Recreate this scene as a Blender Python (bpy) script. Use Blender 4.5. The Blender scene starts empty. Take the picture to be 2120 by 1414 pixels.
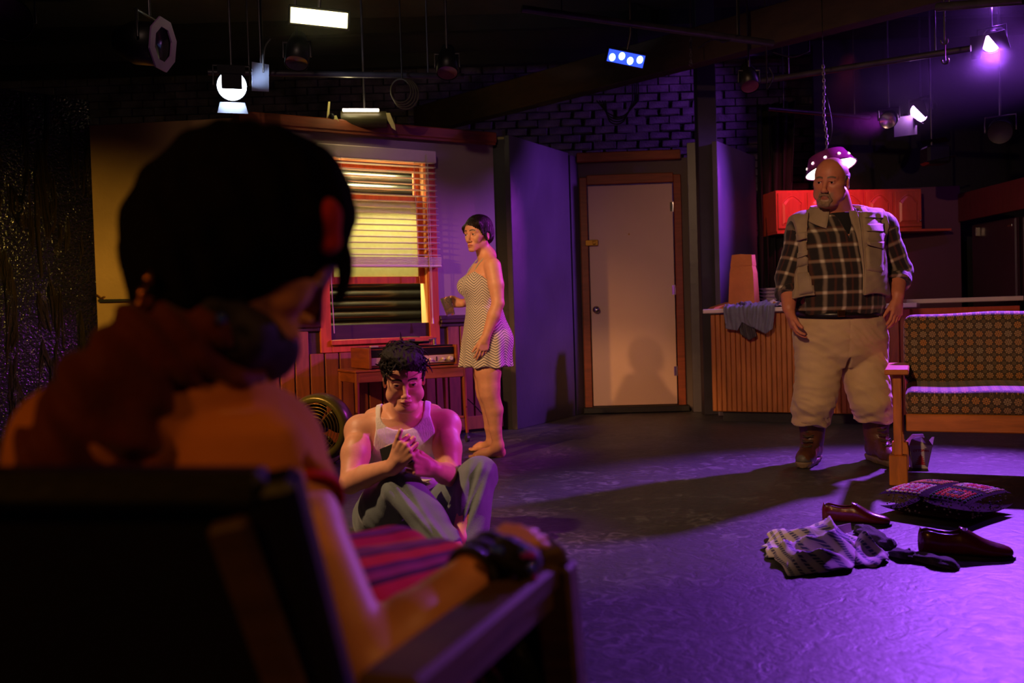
import bpy, math, random
import numpy as np
from mathutils import Matrix, Vector, Euler
rnd = random.Random(7)
S = bpy.context.scene
COL = S.collection
# ------------------------------------------------------------------ camera
FPX = 1900.0
CAM = Vector((0.0, 0.0, 0.93))
PITCH, ROLL = math.radians(1.5), math.radians(1.72)
cd = bpy.data.cameras.new('camera'); cam = bpy.data.objects.new('camera', cd); COL.objects.link(cam)
cd.sensor_width = 36.0; cd.lens = 36.0 * FPX / 2120.0
cd.clip_start = 0.05; cd.clip_end = 60
RC = Euler((math.pi / 2 - PITCH, 0, 0)).to_matrix() @ Matrix.Rotation(-ROLL, 3, 'Z')
cam.matrix_world = Matrix.Translation(CAM) @ RC.to_4x4()
cd.dof.use_dof = True; cd.dof.focus_distance = 4.9; cd.dof.aperture_fstop = 2.6
S.camera = cam

def ray(px, py):
    return RC @ Vector(((px - 1060) / FPX, -(py - 707) / FPX, -1))
def P(px, py, Y):            # the world point seen there at depth Y
    r = ray(px, py); return CAM + r * (Y / r.y)
def FL(px, py, z=0.0):       # the world point seen there at height z
    r = ray(px, py); return CAM + r * ((z - CAM.z) / r.z)

# ------------------------------------------------------------------ view, world, light
S.view_settings.view_transform = 'Standard'; S.view_settings.look = 'None'
S.view_settings.gamma = 1; S.view_settings.use_curve_mapping = False
S.view_settings.exposure = 0.0
w = bpy.data.worlds.new('world'); S.world = w; w.use_nodes = True
w.node_tree.nodes['Background'].inputs[0].default_value = (0.10, 0.05, 0.16, 1)
w.node_tree.nodes['Background'].inputs[1].default_value = 0.03

def aim(o, loc, tgt):
    o.location = loc
    o.rotation_euler = (Vector(tgt) - Vector(loc)).to_track_quat('-Z', 'Y').to_euler()
def spot(name, loc, tgt, col, energy, angle=40, blend=0.4, radius=0.06):
    l = bpy.data.lights.new(name, 'SPOT'); o = bpy.data.objects.new(name, l); COL.objects.link(o)
    l.color = col; l.energy = energy; l.spot_size = math.radians(angle); l.spot_blend = blend; l.shadow_soft_size = radius
    aim(o, loc, tgt); return o
def area(name, loc, tgt, col, energy, sx, sy):
    l = bpy.data.lights.new(name, 'AREA'); o = bpy.data.objects.new(name, l); COL.objects.link(o)
    l.shape = 'RECTANGLE'; l.size = sx; l.size_y = sy; l.color = col; l.energy = energy
    aim(o, loc, tgt); return o
VIO = (0.38, 0.085, 1.0)
PUR = (0.72, 0.05, 1.0)
AMB = (1.0, 0.44, 0.10)
L1 = P(2050, 92, 7.0)
spot('purple_backlight', L1 + Vector((-.12, -.28, -.10)), (1.85, 4.25, 0), VIO, 1750, 58, .6, .07)
L2 = P(1900, 235, 8.6)
spot('purple_crosslight', L2 + Vector((-.28, -.14, -.05)), (-.1, 6.6, 1.2), PUR, 330, 34, .5, .05)
spot('violet_side_far', (5.2, 6.9, 3.2), (.5, 7.75, 1.45), VIO, 1700, 32, .7, .08)
spot('magenta_side_near', (4.6, 3.1, 3.1), (-.40, 3.88, .55), PUR, 950, 21, .5, .06)
spot('violet_floor_pool', (3.4, 4.4, 3.4), (2.8, 3.0, 0), VIO, 160, 46, .9, .08)
spot('amber_window_wall', (-3.6, 3.2, 2.4), (-1.35, 6.9, .75), AMB, 620, 35, .8, .06)
spot('amber_woman', (-2.4, 2.2, 3.0), (-.32, 6.1, .85), (1, .50, .20), 640, 20, .6, .05)
spot('magenta_woman', (5.0, 6.35, 3.3), (-.3, 6.1, .75), PUR, 900, 23, .4, .05)
spot('amber_hand', (1.7, .1, 2.6), (.0, 1.18, .62), (1, .42, .12), 55, 24, .8, .08)  # added spot warming the hand and armrest, no fixture modelled
spot('warm_upper_wall', (-.9, 1.4, 3.6), (-1.0, 7.0, 1.9), (1, .66, .50), 95, 36, .8, .08)  # added fill that lifts the upper wall and valance
spot('yellow_left_flat', (-2.4, 4.0, 1.9), (-3.1, 6.5, .45), (1, .60, .10), 170, 78, .9, .04)
spot('amber_front', (-1.6, -0.8, 3.5), (2.05, 6.2, 1.15), (1, .56, .30), 620, 35, .7, .05)
spot('warm_side', (-2.4, 2.9, 3.3), (-.35, 3.95, .55), (1, .60, .32), 400, 34, .6, .06)
spot('amber_foreground', (-1.9, -1.3, 2.2), (-.30, 1.1, .85), (1, .38, .05), 60, 33, .9, .15)
spot('red_kitchen', (2.7, 7.2, 2.9), (3.0, 8.8, 1.95), (1, .08, .17), 190, 44, .9, .06)
spot('violet_brick_wash', (2.9, 9.3, 3.5), (1.2, 10.3, 2.75), VIO, 38, 95, .8, .05)
area('yellow_behind_window', (-1.22, 7.26, 2.28), (-1.12, 7.15, 1.0), (1, .88, .44), 120, 1.0, .12)


# ------------------------------------------------------------------ colour and material helpers
def lin(c):
    return tuple(((v / 255) / 12.92 if v / 255 <= 0.04045 else ((v / 255 + 0.055) / 1.055) ** 2.4) for v in c)
MATS = {}
class NT:
    def __init__(s, nt): s.nt = nt
    def n(s, t, **kw):
        nd = s.nt.nodes.new(t)
        for k, v in kw.items(): setattr(nd, k, v)
        return nd
    def l(s, a, b): s.nt.links.new(a, b)
    def math(s, op, a, b=None, c=None):
        m = s.n('ShaderNodeMath', operation=op)
        for i, v in enumerate((a, b, c)):
            if v is None: continue
            if isinstance(v, (int, float)): m.inputs[i].default_value = v
            else: s.l(v, m.inputs[i])
        return m.outputs[0]
    def mix(s, fac, a, b, blend='MIX'):
        m = s.n('ShaderNodeMix', data_type='RGBA', blend_type=blend)
        for i, v in ((0, fac), (6, a), (7, b)):
            if isinstance(v, (int, float)): m.inputs[i].default_value = v
            elif isinstance(v, tuple): m.inputs[i].default_value = (*v[:3], 1)
            else: s.l(v, m.inputs[i])
        return m.outputs[2]
def newmat(name):
    m = bpy.data.materials.new(name); m.use_nodes = True
    t = NT(m.node_tree); b = m.node_tree.nodes['Principled BSDF']
    MATS[name] = m
    return m, t, b
def mat(name, col, rough=0.6, metal=0.0, var=0.15, scale=8.0, bump=0.0, bscale=None, spec=0.5, stretch=(1, 1, 1), sheen=0, sss=0, emit=None, trans=0, coat=0, attr=None):
    """procedural material: base colour varied by noise, optional relief"""
    m, t, b = newmat(name)
    c = lin(col)
    tc = t.n('ShaderNodeTexCoord'); mp = t.n('ShaderNodeMapping'); t.l(tc.outputs['Object'], mp.inputs[0])
    mp.inputs['Scale'].default_value = stretch
    nz = t.n('ShaderNodeTexNoise'); t.l(mp.outputs[0], nz.inputs['Vector']); nz.inputs['Scale'].default_value = scale; nz.inputs['Detail'].default_value = 5
    rp = t.n('ShaderNodeMapRange'); t.l(nz.outputs[0], rp.inputs[0]); rp.inputs[1].default_value = .3; rp.inputs[2].default_value = .7
    rp.inputs[3].default_value = 1 - var; rp.inputs[4].default_value = 1 + var
    base = c
    if attr:
        at = t.n('ShaderNodeAttribute', attribute_name=attr); base = at.outputs['Color']
    mx = t.n('ShaderNodeVectorMath', operation='SCALE')
    if attr: t.l(base, mx.inputs[0])
    else: mx.inputs[0].default_value = base
    t.l(rp.outputs[0], mx.inputs['Scale'])
    t.l(mx.outputs[0], b.inputs['Base Color'])
    b.inputs['Roughness'].default_value = rough; b.inputs['Metallic'].default_value = metal
    b.inputs['Specular IOR Level'].default_value = spec
    if sheen: b.inputs['Sheen Weight'].default_value = sheen
    if coat: b.inputs['Coat Weight'].default_value = coat
    if sss:
        b.inputs['Subsurface Weight'].default_value = sss; b.inputs['Subsurface Radius'].default_value = (1, .35, .2); b.inputs['Subsurface Scale'].default_value = .01
    if trans: b.inputs['Transmission Weight'].default_value = trans
    if emit:
        b.inputs['Emission Color'].default_value = (*emit[0], 1); b.inputs['Emission Strength'].default_value = emit[1]
    if bump:
        n2 = t.n('ShaderNodeTexNoise'); t.l(mp.outputs[0], n2.inputs['Vector']); n2.inputs['Scale'].default_value = bscale or scale * 6; n2.inputs['Detail'].default_value = 4
        bp = t.n('ShaderNodeBump'); bp.inputs['Strength'].default_value = bump; bp.inputs['Distance'].default_value = 0.01
        t.l(n2.outputs[0], bp.inputs['Height']); t.l(bp.outputs[0], b.inputs['Normal'])
    return m
def wood(name, col, dark=0.55, rough=0.45, axis=(1, 1, 8), scale=6, bump=.15):
    m, t, b = newmat(name)
    tc = t.n('ShaderNodeTexCoord'); mp = t.n('ShaderNodeMapping'); t.l(tc.outputs['Object'], mp.inputs[0])
    mp.inputs['Scale'].default_value = tuple(1.0 / a for a in axis)
    nz = t.n('ShaderNodeTexNoise'); t.l(mp.outputs[0], nz.inputs['Vector']); nz.inputs['Scale'].default_value = scale * 6; nz.inputs['Detail'].default_value = 6; nz.inputs['Distortion'].default_value = .6
    n3 = t.n('ShaderNodeTexNoise'); t.l(tc.outputs['Object'], n3.inputs['Vector']); n3.inputs['Scale'].default_value = 3
    f = t.math('ADD', t.math('MULTIPLY', nz.outputs[0], .75), t.math('MULTIPLY', n3.outputs[0], .35))
    rp = t.n('ShaderNodeMapRange'); t.l(f, rp.inputs[0]); rp.inputs[1].default_value = .38; rp.inputs[2].default_value = .7
    c = lin(col)
    t.l(t.mix(rp.outputs[0], tuple(v * dark for v in c), c), b.inputs['Base Color'])
    b.inputs['Roughness'].default_value = rough
    bp = t.n('ShaderNodeBump'); bp.inputs['Strength'].default_value = bump; bp.inputs['Distance'].default_value = .004
    t.l(nz.outputs[0], bp.inputs['Height']); t.l(bp.outputs[0], b.inputs['Normal'])
    return m
def emitmat(name, col, strength):
    m, t, b = newmat(name)
    b.inputs['Base Color'].default_value = (.02, .02, .02, 1)
    b.inputs['Emission Color'].default_value = (*col, 1); b.inputs['Emission Strength'].default_value = strength
    return m

# ------------------------------------------------------------------ object helpers
def tag(o, label=None, cat=None, group=None, kind=None):
    if label: o['label'] = label
    if cat: o['category'] = cat
    if group: o['group'] = group
    if kind: o['kind'] = kind
    return o
def thing(name, label, cat, loc=(0, 0, 0), rotz=0.0, group=None):
    o = bpy.data.objects.new(name, None); COL.objects.link(o)
    o.empty_display_size = .05
    o.location = loc; o.rotation_euler = (0, 0, rotz)
    return tag(o, label, cat, group)
def rootmat(o):
    M = Matrix.Identity(4)
    while o is not None:
        M = (Matrix.Translation(o.location) @ o.rotation_euler.to_matrix().to_4x4()) @ M; o = o.parent
    return M
def mkmesh(name, V, F, smooth=False):
    me = bpy.data.meshes.new(name)
    if isinstance(V, np.ndarray):
        me.vertices.add(len(V)); me.vertices.foreach_set('co', V.astype(np.float32).ravel())
        F = np.asarray(F); k = F.shape[1]
        me.loops.add(F.size); me.loops.foreach_set('vertex_index', F.astype(np.int32).ravel())
        me.polygons.add(len(F)); me.polygons.foreach_set('loop_start', np.arange(0, F.size, k, dtype=np.int32))
        me.update(calc_edges=True); me.validate()
    else:
        me.from_pydata([tuple(v) for v in V], [], F); me.update()
    if smooth: me.polygons.foreach_set('use_smooth', [True] * len(me.polygons))
    return me
def put(name, me, m, parent=None, kind=None, label=None):
    if m is not None and not me.materials:
        me.materials.append(m)
    o = bpy.data.objects.new(name, me); COL.objects.link(o)
    if parent is not None: o.parent = parent
    return tag(o, label, None, None, kind)

class MB:
    """collects simple shapes into one mesh (coordinates may be pushed through a matrix)"""
    def __init__(s, M=None): s.V = []; s.F = []; s.M = M or Matrix.Identity(4); s.sm = []
    def add(s, V, F, M=None, smooth=False):
        T = s.M @ M if M is not None else s.M
        b = len(s.V); s.V += [T @ Vector(v) for v in V]; s.F += [tuple(i + b for i in f) for f in F]; s.sm += [smooth] * len(F)
        return s
    def box(s, c, size, rot=None, ch=0.0):
        x, y, z = (v / 2 for v in size)
        M = Matrix.Translation(c) @ (rot.to_4x4() if rot is not None else Matrix.Identity(4))
        if ch <= 0:
            V = [(sx * x, sy * y, sz * z) for sx in (-1, 1) for sy in (-1, 1) for sz in (-1, 1)]
            F = [(0, 1, 3, 2), (4, 6, 7, 5), (0, 4, 5, 1), (2, 3, 7, 6), (0, 2, 6, 4), (1, 5, 7, 3)]
            return s.add(V, F, M)
        ch = min(ch, x * .9, y * .9, z * .9)
        V = []; idx = {}
        for sx in (-1, 1):
            for sy in (-1, 1):
                for sz in (-1, 1):
                    for a in range(3):
                        p = [sx * (x - ch), sy * (y - ch), sz * (z - ch)]
                        p[a] = (sx * x, sy * y, sz * z)[a]
                        idx[(sx, sy, sz, a)] = len(V); V.append(p)
        F = []
        for a in range(3):
            b, c2 = (a + 1) % 3, (a + 2) % 3
            for sa in (-1, 1):
                q = []
                for sb, sc in ((-1, -1), (1, -1), (1, 1), (-1, 1)):
                    k = [0, 0, 0]; k[a] = sa; k[b] = sb; k[c2] = sc; q.append(idx[(*k, a)])
                F.append(tuple(q if sa > 0 else q[::-1]))
            for sb in (-1, 1):          # edges along axis a
                for sc in (-1, 1):
                    k1 = [0, 0, 0]; k1[a] = -1; k1[b] = sb; k1[c2] = sc
                    k2 = list(k1); k2[a] = 1
                    q = (idx[(*k1, b)], idx[(*k2, b)], idx[(*k2, c2)], idx[(*k1, c2)])
                    F.append(q if sb * sc < 0 else q[::-1])
        for sx in (-1, 1):
            for sy in (-1, 1):
                for sz in (-1, 1):
                    q = tuple(idx[(sx, sy, sz, a)] for a in range(3))
                    F.append(q if sx * sy * sz > 0 else q[::-1])
        return s.add(V, F, M)
    def bar(s, a, b, w, h, up=(0, 0, 1), ch=0.0):
        a, b = Vector(a), Vector(b); d = (b - a); L = d.length; y = d.normalized()
        x = y.cross(Vector(up)).normalized(); z = x.cross(y)
        R = Matrix((x, y, z)).transposed()
        return s.box((a + b) / 2, (w, L, h), R, ch)
    def cyl(s, a, b, ra, rb=None, n=16, caps=True):
        rb = ra if rb is None else rb
        a, b = Vector(a), Vector(b); z = (b - a).normalized()
        x = z.orthogonal().normalized(); y = z.cross(x)
        V = [a + (x * math.cos(t) + y * math.sin(t)) * ra for t in (2 * math.pi * i / n for i in range(n))]
        V += [b + (x * math.cos(t) + y * math.sin(t)) * rb for t in (2 * math.pi * i / n for i in range(n))]
        F = [(i, (i + 1) % n, n + (i + 1) % n, n + i) for i in range(n)]
        s.add(V, F, None, True)
        if caps: s.add(V, [tuple(range(n))[::-1], tuple(range(n, 2 * n))])
        return s
    def tube(s, pts, r, n=8, close=False, caps=True):
        pts = [Vector(p) for p in pts]; N = len(pts)
        rs = r if isinstance(r, (list, tuple)) else [r] * N
        V = []; up = None
        for i, p in enumerate(pts):
            if close: d = pts[(i + 1) % N] - pts[i - 1]
            else: d = pts[min(i + 1, N - 1)] - pts[max(i - 1, 0)]
            d.normalize()
            if up is None: up = d.orthogonal().normalized()
            up = (up - d * up.dot(d)); up = up.normalized() if up.length > 1e-6 else d.orthogonal().normalized()
            q = d.cross(up)
            V += [p + (up * math.cos(2 * math.pi * k / n) + q * math.sin(2 * math.pi * k / n)) * rs[i] for k in range(n)]
        F = []
        for i in range(N if close else N - 1):
            j = (i + 1) % N
            F += [(i * n + k, i * n + (k + 1) % n, j * n + (k + 1) % n, j * n + k) for k in range(n)]
        s.add(V, F, None, True)
        if caps and not close: s.add(V, [tuple(range(n))[::-1], tuple(range((N - 1) * n, N * n))])
        return s
    def lathe(s, prof, n=32, M=None, smooth=True):
        V = []; F = []
        for r, z in prof: V += [(r * math.cos(2 * math.pi * k / n), r * math.sin(2 * math.pi * k / n), z) for k in range(n)]
        for i in range(len(prof) - 1):
            F += [(i * n + k, i * n + (k + 1) % n, (i + 1) * n + (k + 1) % n, (i + 1) * n + k) for k in range(n)]
        return s.add(V, F, M, smooth)
    def prism(s, out, d0, d1, M=None):
        """outline (x,z) extruded along y"""
        n = len(out); V = [(x, d0, z) for x, z in out] + [(x, d1, z) for x, z in out]
        F = [(i, (i + 1) % n, n + (i + 1) % n, n + i) for i in range(n)] + [tuple(range(n))[::-1], tuple(range(n, 2 * n))]
        return s.add(V, F, M)
    def ball(s, c, r, n=12, M=None):
        r = r if isinstance(r, (tuple, list)) else (r, r, r); c = Vector(c); V = []; F = []
        m = n // 2
        for i in range(m + 1):
            a = math.pi * i / m
            for k in range(n):
                b = 2 * math.pi * k / n
                V.append((c.x + r[0] * math.sin(a) * math.cos(b), c.y + r[1] * math.sin(a) * math.sin(b), c.z + r[2] * math.cos(a)))
        for i in range(m):
            for k in range(n): F.append((i * n + k, (i + 1) * n + k, (i + 1) * n + (k + 1) % n, i * n + (k + 1) % n))
        return s.add(V, F, M, True)
    def done(s, name, m, parent=None, world=False, kind=None, label=None):
        V = s.V
        if world and parent is not None:
            I = rootmat(parent).inverted(); V = [I @ v for v in V]
        me = mkmesh(name, V, s.F)
        if any(s.sm): me.polygons.foreach_set('use_smooth', s.sm)
        return put(name, me, m, parent, kind, label)
def catmull(pts, n=8, close=False):
    pts = [Vector(p) for p in pts]; N = len(pts); out = []
    for i in range(N if close else N - 1):
        p0, p1, p2, p3 = (pts[(i + j) % N] if close else pts[min(max(i + j, 0), N - 1)] for j in (-1, 0, 1, 2))
        for k in range(n):
            t = k / n
            out.append(.5 * ((2 * p1) + (p2 - p0) * t + (2 * p0 - 5 * p1 + 4 * p2 - p3) * t * t + (3 * p1 - p0 - 3 * p2 + p3) * t ** 3))
    if not close: out.append(pts[-1])
    return out
class Frame:
    """a vertical plane: u along it, z up, 'out' towards the audience"""
    def __init__(s, A, B):
        s.A = Vector((A[0], A[1], 0)); d = Vector((B[0], B[1], 0)) - s.A; s.L = d.length; s.u = d.normalized()
        s.n = Vector((s.u.y, -s.u.x, 0))
        s.M = Matrix.Translation(s.A) @ Matrix((s.u, -s.n, Vector((0, 0, 1)))).transposed().to_4x4()   # local x=u, y=into the wall, z=up
    def px(s, px, py, off=0.0):
        r = ray(px, py); A = s.A + s.n * off
        t = (A - CAM).dot(s.n) / r.dot(s.n); p = CAM + r * t
        return ((p - s.A).dot(s.u), p.z)
    def w(s, u, z, off=0.0): return s.A + s.u * u + s.n * off + Vector((0, 0, z))

# ------------------------------------------------------------------ materials of the set
def floor_mat():
    m, t, b = newmat('black_stage_floor')
    tc = t.n('ShaderNodeTexCoord')
    def nz(sc, det, dist=0, stretch=None):
        v = tc.outputs['Object']
        if stretch:
            mp = t.n('ShaderNodeMapping'); t.l(v, mp.inputs[0]); mp.inputs['Scale'].default_value = stretch[0]; mp.inputs['Rotation'].default_value = (0, 0, stretch[1]); v = mp.outputs[0]
        n = t.n('ShaderNodeTexNoise'); t.l(v, n.inputs['Vector']); n.inputs['Scale'].default_value = sc; n.inputs['Detail'].default_value = det; n.inputs['Distortion'].default_value = dist
        return n.outputs[0]
    a = nz(2.2, 8, .8); c = nz(14, 8, 1.5); s1 = nz(9, 5, 2.5, ((1, 5, 1), .5)); s2 = nz(16, 5, 3.0, ((6, 1, 1), .3))
    def ss(x, lo, hi):
        r = t.n('ShaderNodeMapRange', interpolation_type='SMOOTHSTEP'); t.l(x, r.inputs[0]); r.inputs[1].default_value = lo; r.inputs[2].default_value = hi; return r.outputs[0]
    scuff = t.math('MULTIPLY', ss(a, .42, .62), ss(c, .45, .7))
    scr = t.math('ADD', t.math('MULTIPLY', ss(s1, .63, .70), .8), t.math('MULTIPLY', ss(s2, .66, .72), .8))
    f = t.math('MINIMUM', t.math('ADD', t.math('MULTIPLY', scuff, .5), t.math('MULTIPLY', scr, .32)), 1.0)
    t.l(t.mix(f, (.036, .034, .036), (.20, .19, .19)), b.inputs['Base Color'])
    r = t.math('ADD', .40, t.math('MULTIPLY', c, .22)); t.l(r, b.inputs['Roughness'])
    bp = t.n('ShaderNodeBump'); bp.inputs['Strength'].default_value = .35; bp.inputs['Distance'].default_value = .01
    t.l(t.math('ADD', c, t.math('MULTIPLY', nz(60, 4), .3)), bp.inputs['Height']); t.l(bp.outputs[0], b.inputs['Normal'])
    return m
M_floor = floor_mat()
M_ceil = mat('dark_ceiling', (34, 30, 34), .8, var=.35, scale=2.5, bump=.5, bscale=9)
M_black = mat('black_paint', (20, 19, 20), .55, var=.3, scale=5, bump=.2)
M_steel = mat('dark_pipe', (74, 70, 78), .4, metal=.6, var=.3)
M_brick = mat('dark_painted_brick', (84, 76, 84), .6, var=.75, scale=5, bump=.9, bscale=60)
M_taupe = mat('taupe_wall_paint', (150, 130, 122), .75, var=.07, scale=1.6, bump=.08, bscale=90)
M_grey = mat('grey_wall_paint', (96, 84, 80), .75, var=.08, scale=2, bump=.08, bscale=90)
M_char = mat('charcoal_flat_paint', (66, 60, 68), .42, var=.25, scale=1.8, bump=.25, bscale=12)
M_tan = mat('tan_flat_paint', (176, 140, 88), .42, var=.18, scale=2.2, bump=.3, bscale=22)
M_cap = wood('mahogany_trim', (150, 74, 40), .6, axis=(8, 8, 1))
M_redwood = wood('red_stained_window_wood', (196, 84, 36), .65, .38, axis=(1, 1, 8))
M_plank = wood('stained_wainscot_board', (140, 72, 42), .6, .5, axis=(1, 1, 9))
M_rail = wood('dark_chair_rail', (66, 42, 40), .6, .4, axis=(8, 8, 1))
M_door = mat('door_cream_paint', (204, 172, 154), .5, var=.05, scale=2, bump=.05, bscale=80)
M_chrome = mat('satin_chrome', (190, 184, 178), .22, metal=1, var=.05)
M_brass = mat('brass', (176, 130, 60), .3, metal=1, var=.1)
M_bead = wood('honey_beadboard', (196, 120, 50), .62, .45, axis=(1, 1, 8))
M_lam = mat('cream_laminate', (226, 206, 200), .35, var=.04)
M_cab = wood('cherry_cabinet_wood', (206, 92, 66), .8, .35, axis=(1, 1, 6))
M_blind = mat('cream_blind_vinyl', (226, 204, 176), .4, var=.05)
M_cord = mat('white_cord', (214, 196, 190), .7, var=.05)
M_kwall = mat('kitchen_wall_paint', (84, 44, 62), .7, var=.1, scale=2)

# ------------------------------------------------------------------ floor, ceiling, outer walls
o = MB(); n = 1
me = mkmesh('floor', [(-6, -2.5, 0), (7.5, -2.5, 0), (7.5, 11.5, 0), (-6, 11.5, 0), (-6, -2.5, -.1), (7.5, -2.5, -.1), (7.5, 11.5, -.1), (-6, 11.5, -.1)],
            [(0, 1, 2, 3), (7, 6, 5, 4), (0, 4, 5, 1), (1, 5, 6, 2), (2, 6, 7, 3), (3, 7, 4, 0)])
put('floor', me, M_floor, kind='structure')
CZ = 3.75
b = MB(); b.box((.75, 4.5, CZ + .05), (13.5, 14, .1)); ceil = b.done('ceiling', M_ceil, kind='structure')
for k in range(9):                                        # joists under the ceiling deck
    b = MB(); b.box((.75, .6 + k * 1.15, CZ - .07), (13.4, .09, .14)); b.done('joist', M_black, ceil)
b = MB(); b.box((-6.05, 4.5, 1.87), (.1, 14, 3.75)); b.done('wall_left', M_black, kind='structure')
b = MB(); b.box((7.55, 4.5, 1.87), (.1, 14, 3.75)); b.done('wall_right', M_black, kind='structure')
b = MB(); b.box((.75, -2.55, 1.87), (13.7, .1, 3.75)); b.done('wall_front', M_black, kind='structure')
BY = 10.3
b = MB(); b.box((.75, BY + .1, 1.87), (13.5, .1, 3.75)); back = b.done('wall_back', mat('black_mortar', (30, 26, 30), .9), kind='structure')
# bricks of the back wall that can be picked apart above the flats
base = []
for k in range(6):
    bb = MB(); bb.box((0, 0, 0), (.240 - .01 * k, .05, .075), None, .008)
    for i, v in enumerate(bb.V): bb.V[i] = v + Vector((rnd.uniform(-.010, .010), rnd.uniform(-.008, .008), rnd.uniform(-.009, .009)))
    me = mkmesh('brick', bb.V, bb.F); me.materials.append(M_brick); base.append(me)
nb = 0; rest = MB()
zones = ((-1.0, 2.35, 2.42, 3.35), (2.75, 3.7, 2.2, 3.2))
for r in range(45):
    z = .04 + r * .087
    for c in range(56):
        x = -6 + c * .245 + (.12 if r % 2 else 0)
        near = any(a <= x <= b2 and z0 <= z <= z1 for a, b2, z0, z1 in zones)
        if near and nb < 290:
            o = put('brick', base[rnd.randrange(6)], None, back); o.location = (x, BY + .04 + rnd.uniform(-.012, .012), z); nb += 1
        else:
            rest.box((x, BY + .04 + rnd.uniform(-.01, .01), z), (.23, .05, .076))
rest.done('far_bricks', M_brick, back, kind='stuff')

# black, thickly painted wall at the far left
m, t, pb = newmat('glossy_dripped_black')
pb.inputs['Base Color'].default_value = (.005, .005, .005, 1); pb.inputs['Roughness'].default_value = .16; pb.inputs['Specular IOR Level'].default_value = .7
tc = t.n('ShaderNodeTexCoord'); mp = t.n('ShaderNodeMapping'); t.l(tc.outputs['Object'], mp.inputs[0]); mp.inputs['Scale'].default_value = (1, 1, .16)
n1 = t.n('ShaderNodeTexNoise'); t.l(mp.outputs[0], n1.inputs['Vector']); n1.inputs['Scale'].default_value = 9; n1.inputs['Detail'].default_value = 7; n1.inputs['Distortion'].default_value = 1.0
n2 = t.n('ShaderNodeTexNoise'); t.l(tc.outputs['Object'], n2.inputs['Vector']); n2.inputs['Scale'].default_value = 50; n2.inputs['Detail'].default_value = 3
bp = t.n('ShaderNodeBump'); bp.inputs['Strength'].default_value = 1.0; bp.inputs['Distance'].default_value = .10
ssr = t.n('ShaderNodeMapRange', interpolation_type='SMOOTHSTEP'); t.l(n1.outputs[0], ssr.inputs[0]); ssr.inputs[1].default_value = .54; ssr.inputs[2].default_value = .66
t.l(t.math('ADD', ssr.outputs[0], t.math('MULTIPLY', n2.outputs[0], .08)), bp.inputs['Height']); t.l(bp.outputs[0], pb.inputs['Normal'])
FLW = Frame((-5.2, 4.6), (-3.02, 6.72))
b = MB(FLW.M); b.box((FLW.L / 2, .05, 1.3), (FLW.L, .1, 2.6)); b.done('wall_sidestage', m, kind='structure')

# ------------------------------------------------------------------ tan flat at the left with a hasp
A = P(188, 660, 6.72); A2 = P(520, 660, 6.62)
FT = Frame(A, A2)
b = MB(FT.M); b.box((FT.L / 2, .03, 1.21), (FT.L, .06, 2.42), None, .004); b.done('wall_tan', M_tan, kind='structure')
t_ = thing('door_latch', 'thin black sliding latch rod on the tan flat at the far left', 'latch', FT.w(*FT.px(205, 622)))
b = MB(); u0, z0 = FT.px(208, 620); u1, _ = FT.px(300, 623)
b.bar(FT.w(u0, z0 - .01, .025), FT.w(u1, z0 - .015, .025), .012, .02); b.done('rod', M_black, t_, world=True)
b = MB(); b.bar(FT.w(u0 - .02, z0 + .035, .014), FT.w(u0 + .03, z0 - .01, .014), .02, .012); b.bar(FT.w(u0 - .01, z0 - .01, .016), FT.w(u0 + .04, z0 + .02, .016), .02, .008); b.done('bracket', M_brass, t_, world=True)

# ------------------------------------------------------------------ window wall
A = P(508, 672, 6.57); B = P(1031, 659, 7.6)
FW = Frame(A, B); WL = FW.L
wx0, wz1 = FW.px(647, 300); wx1, _ = FW.px(905, 600); _, wz0 = FW.px(668, 731)
# wall with an opening for the window
ox0, ox1, oz0, oz1 = wx0 + .07, wx1 - .07, wz0 + .07, wz1 - .07
b = MB(FW.M)
for (xa, xb, za, zb) in ((0, ox0, 0, 2.4), (ox1, WL, 0, 2.4), (ox0, ox1, 0, oz0), (ox0, ox1, oz1, 2.4)):
    b.box(((xa + xb) / 2, .04, (za + zb) / 2), (xb - xa, .08, zb - za))
winwall = b.done('wall_window', M_taupe, kind='structure')
b = MB(FW.M); b.box((WL / 2, .02, 2.405), (WL + .02, .16, .085), None, .008); b.box((WL / 2, -.035, 2.36), (WL, .03, .03)); b.done('trim_1', M_cap, kind='structure')
# wainscot boards (left and right of the window, and under it)
wain = MB(FW.M); wain.box((WL / 2, -.004, .46), (WL, .008, .9)); wain = wain.done('trim_2', M_rail, kind='structure')
k = 0; u = .005
while u < WL - .02:
    wd = min(.108, WL - u - .004)
    top = .895
    if u + wd > wx0 - .0 and u < wx1: top = wz0 - .003
    if wd > .02:
        b = MB(FW.M); b.box((u + wd / 2, -.016, (.12 + top) / 2), (wd - .006, .02, top - .12), None, .004)
        b.done('board', M_plank, wain)
    u += .113
b = MB(FW.M)
for (xa, xb) in ((0, wx0 - .005), (wx1 + .005, WL)):
    b.box(((xa + xb) / 2, -.024, .915), (xb - xa, .05, .03), None, .008); b.box(((xa + xb) / 2, -.018, .945), (xb - xa, .034, .035), None, .006); b.box(((xa + xb) / 2, -.016, .885), (xb - xa, .03, .03), None, .006)
b.done('trim_3', M_rail, kind='structure')
b = MB(FW.M); b.box((WL / 2, -.024, .085), (WL, .028, .11), None, .005); b.done('baseboard_window', M_plank, kind='structure')

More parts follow.
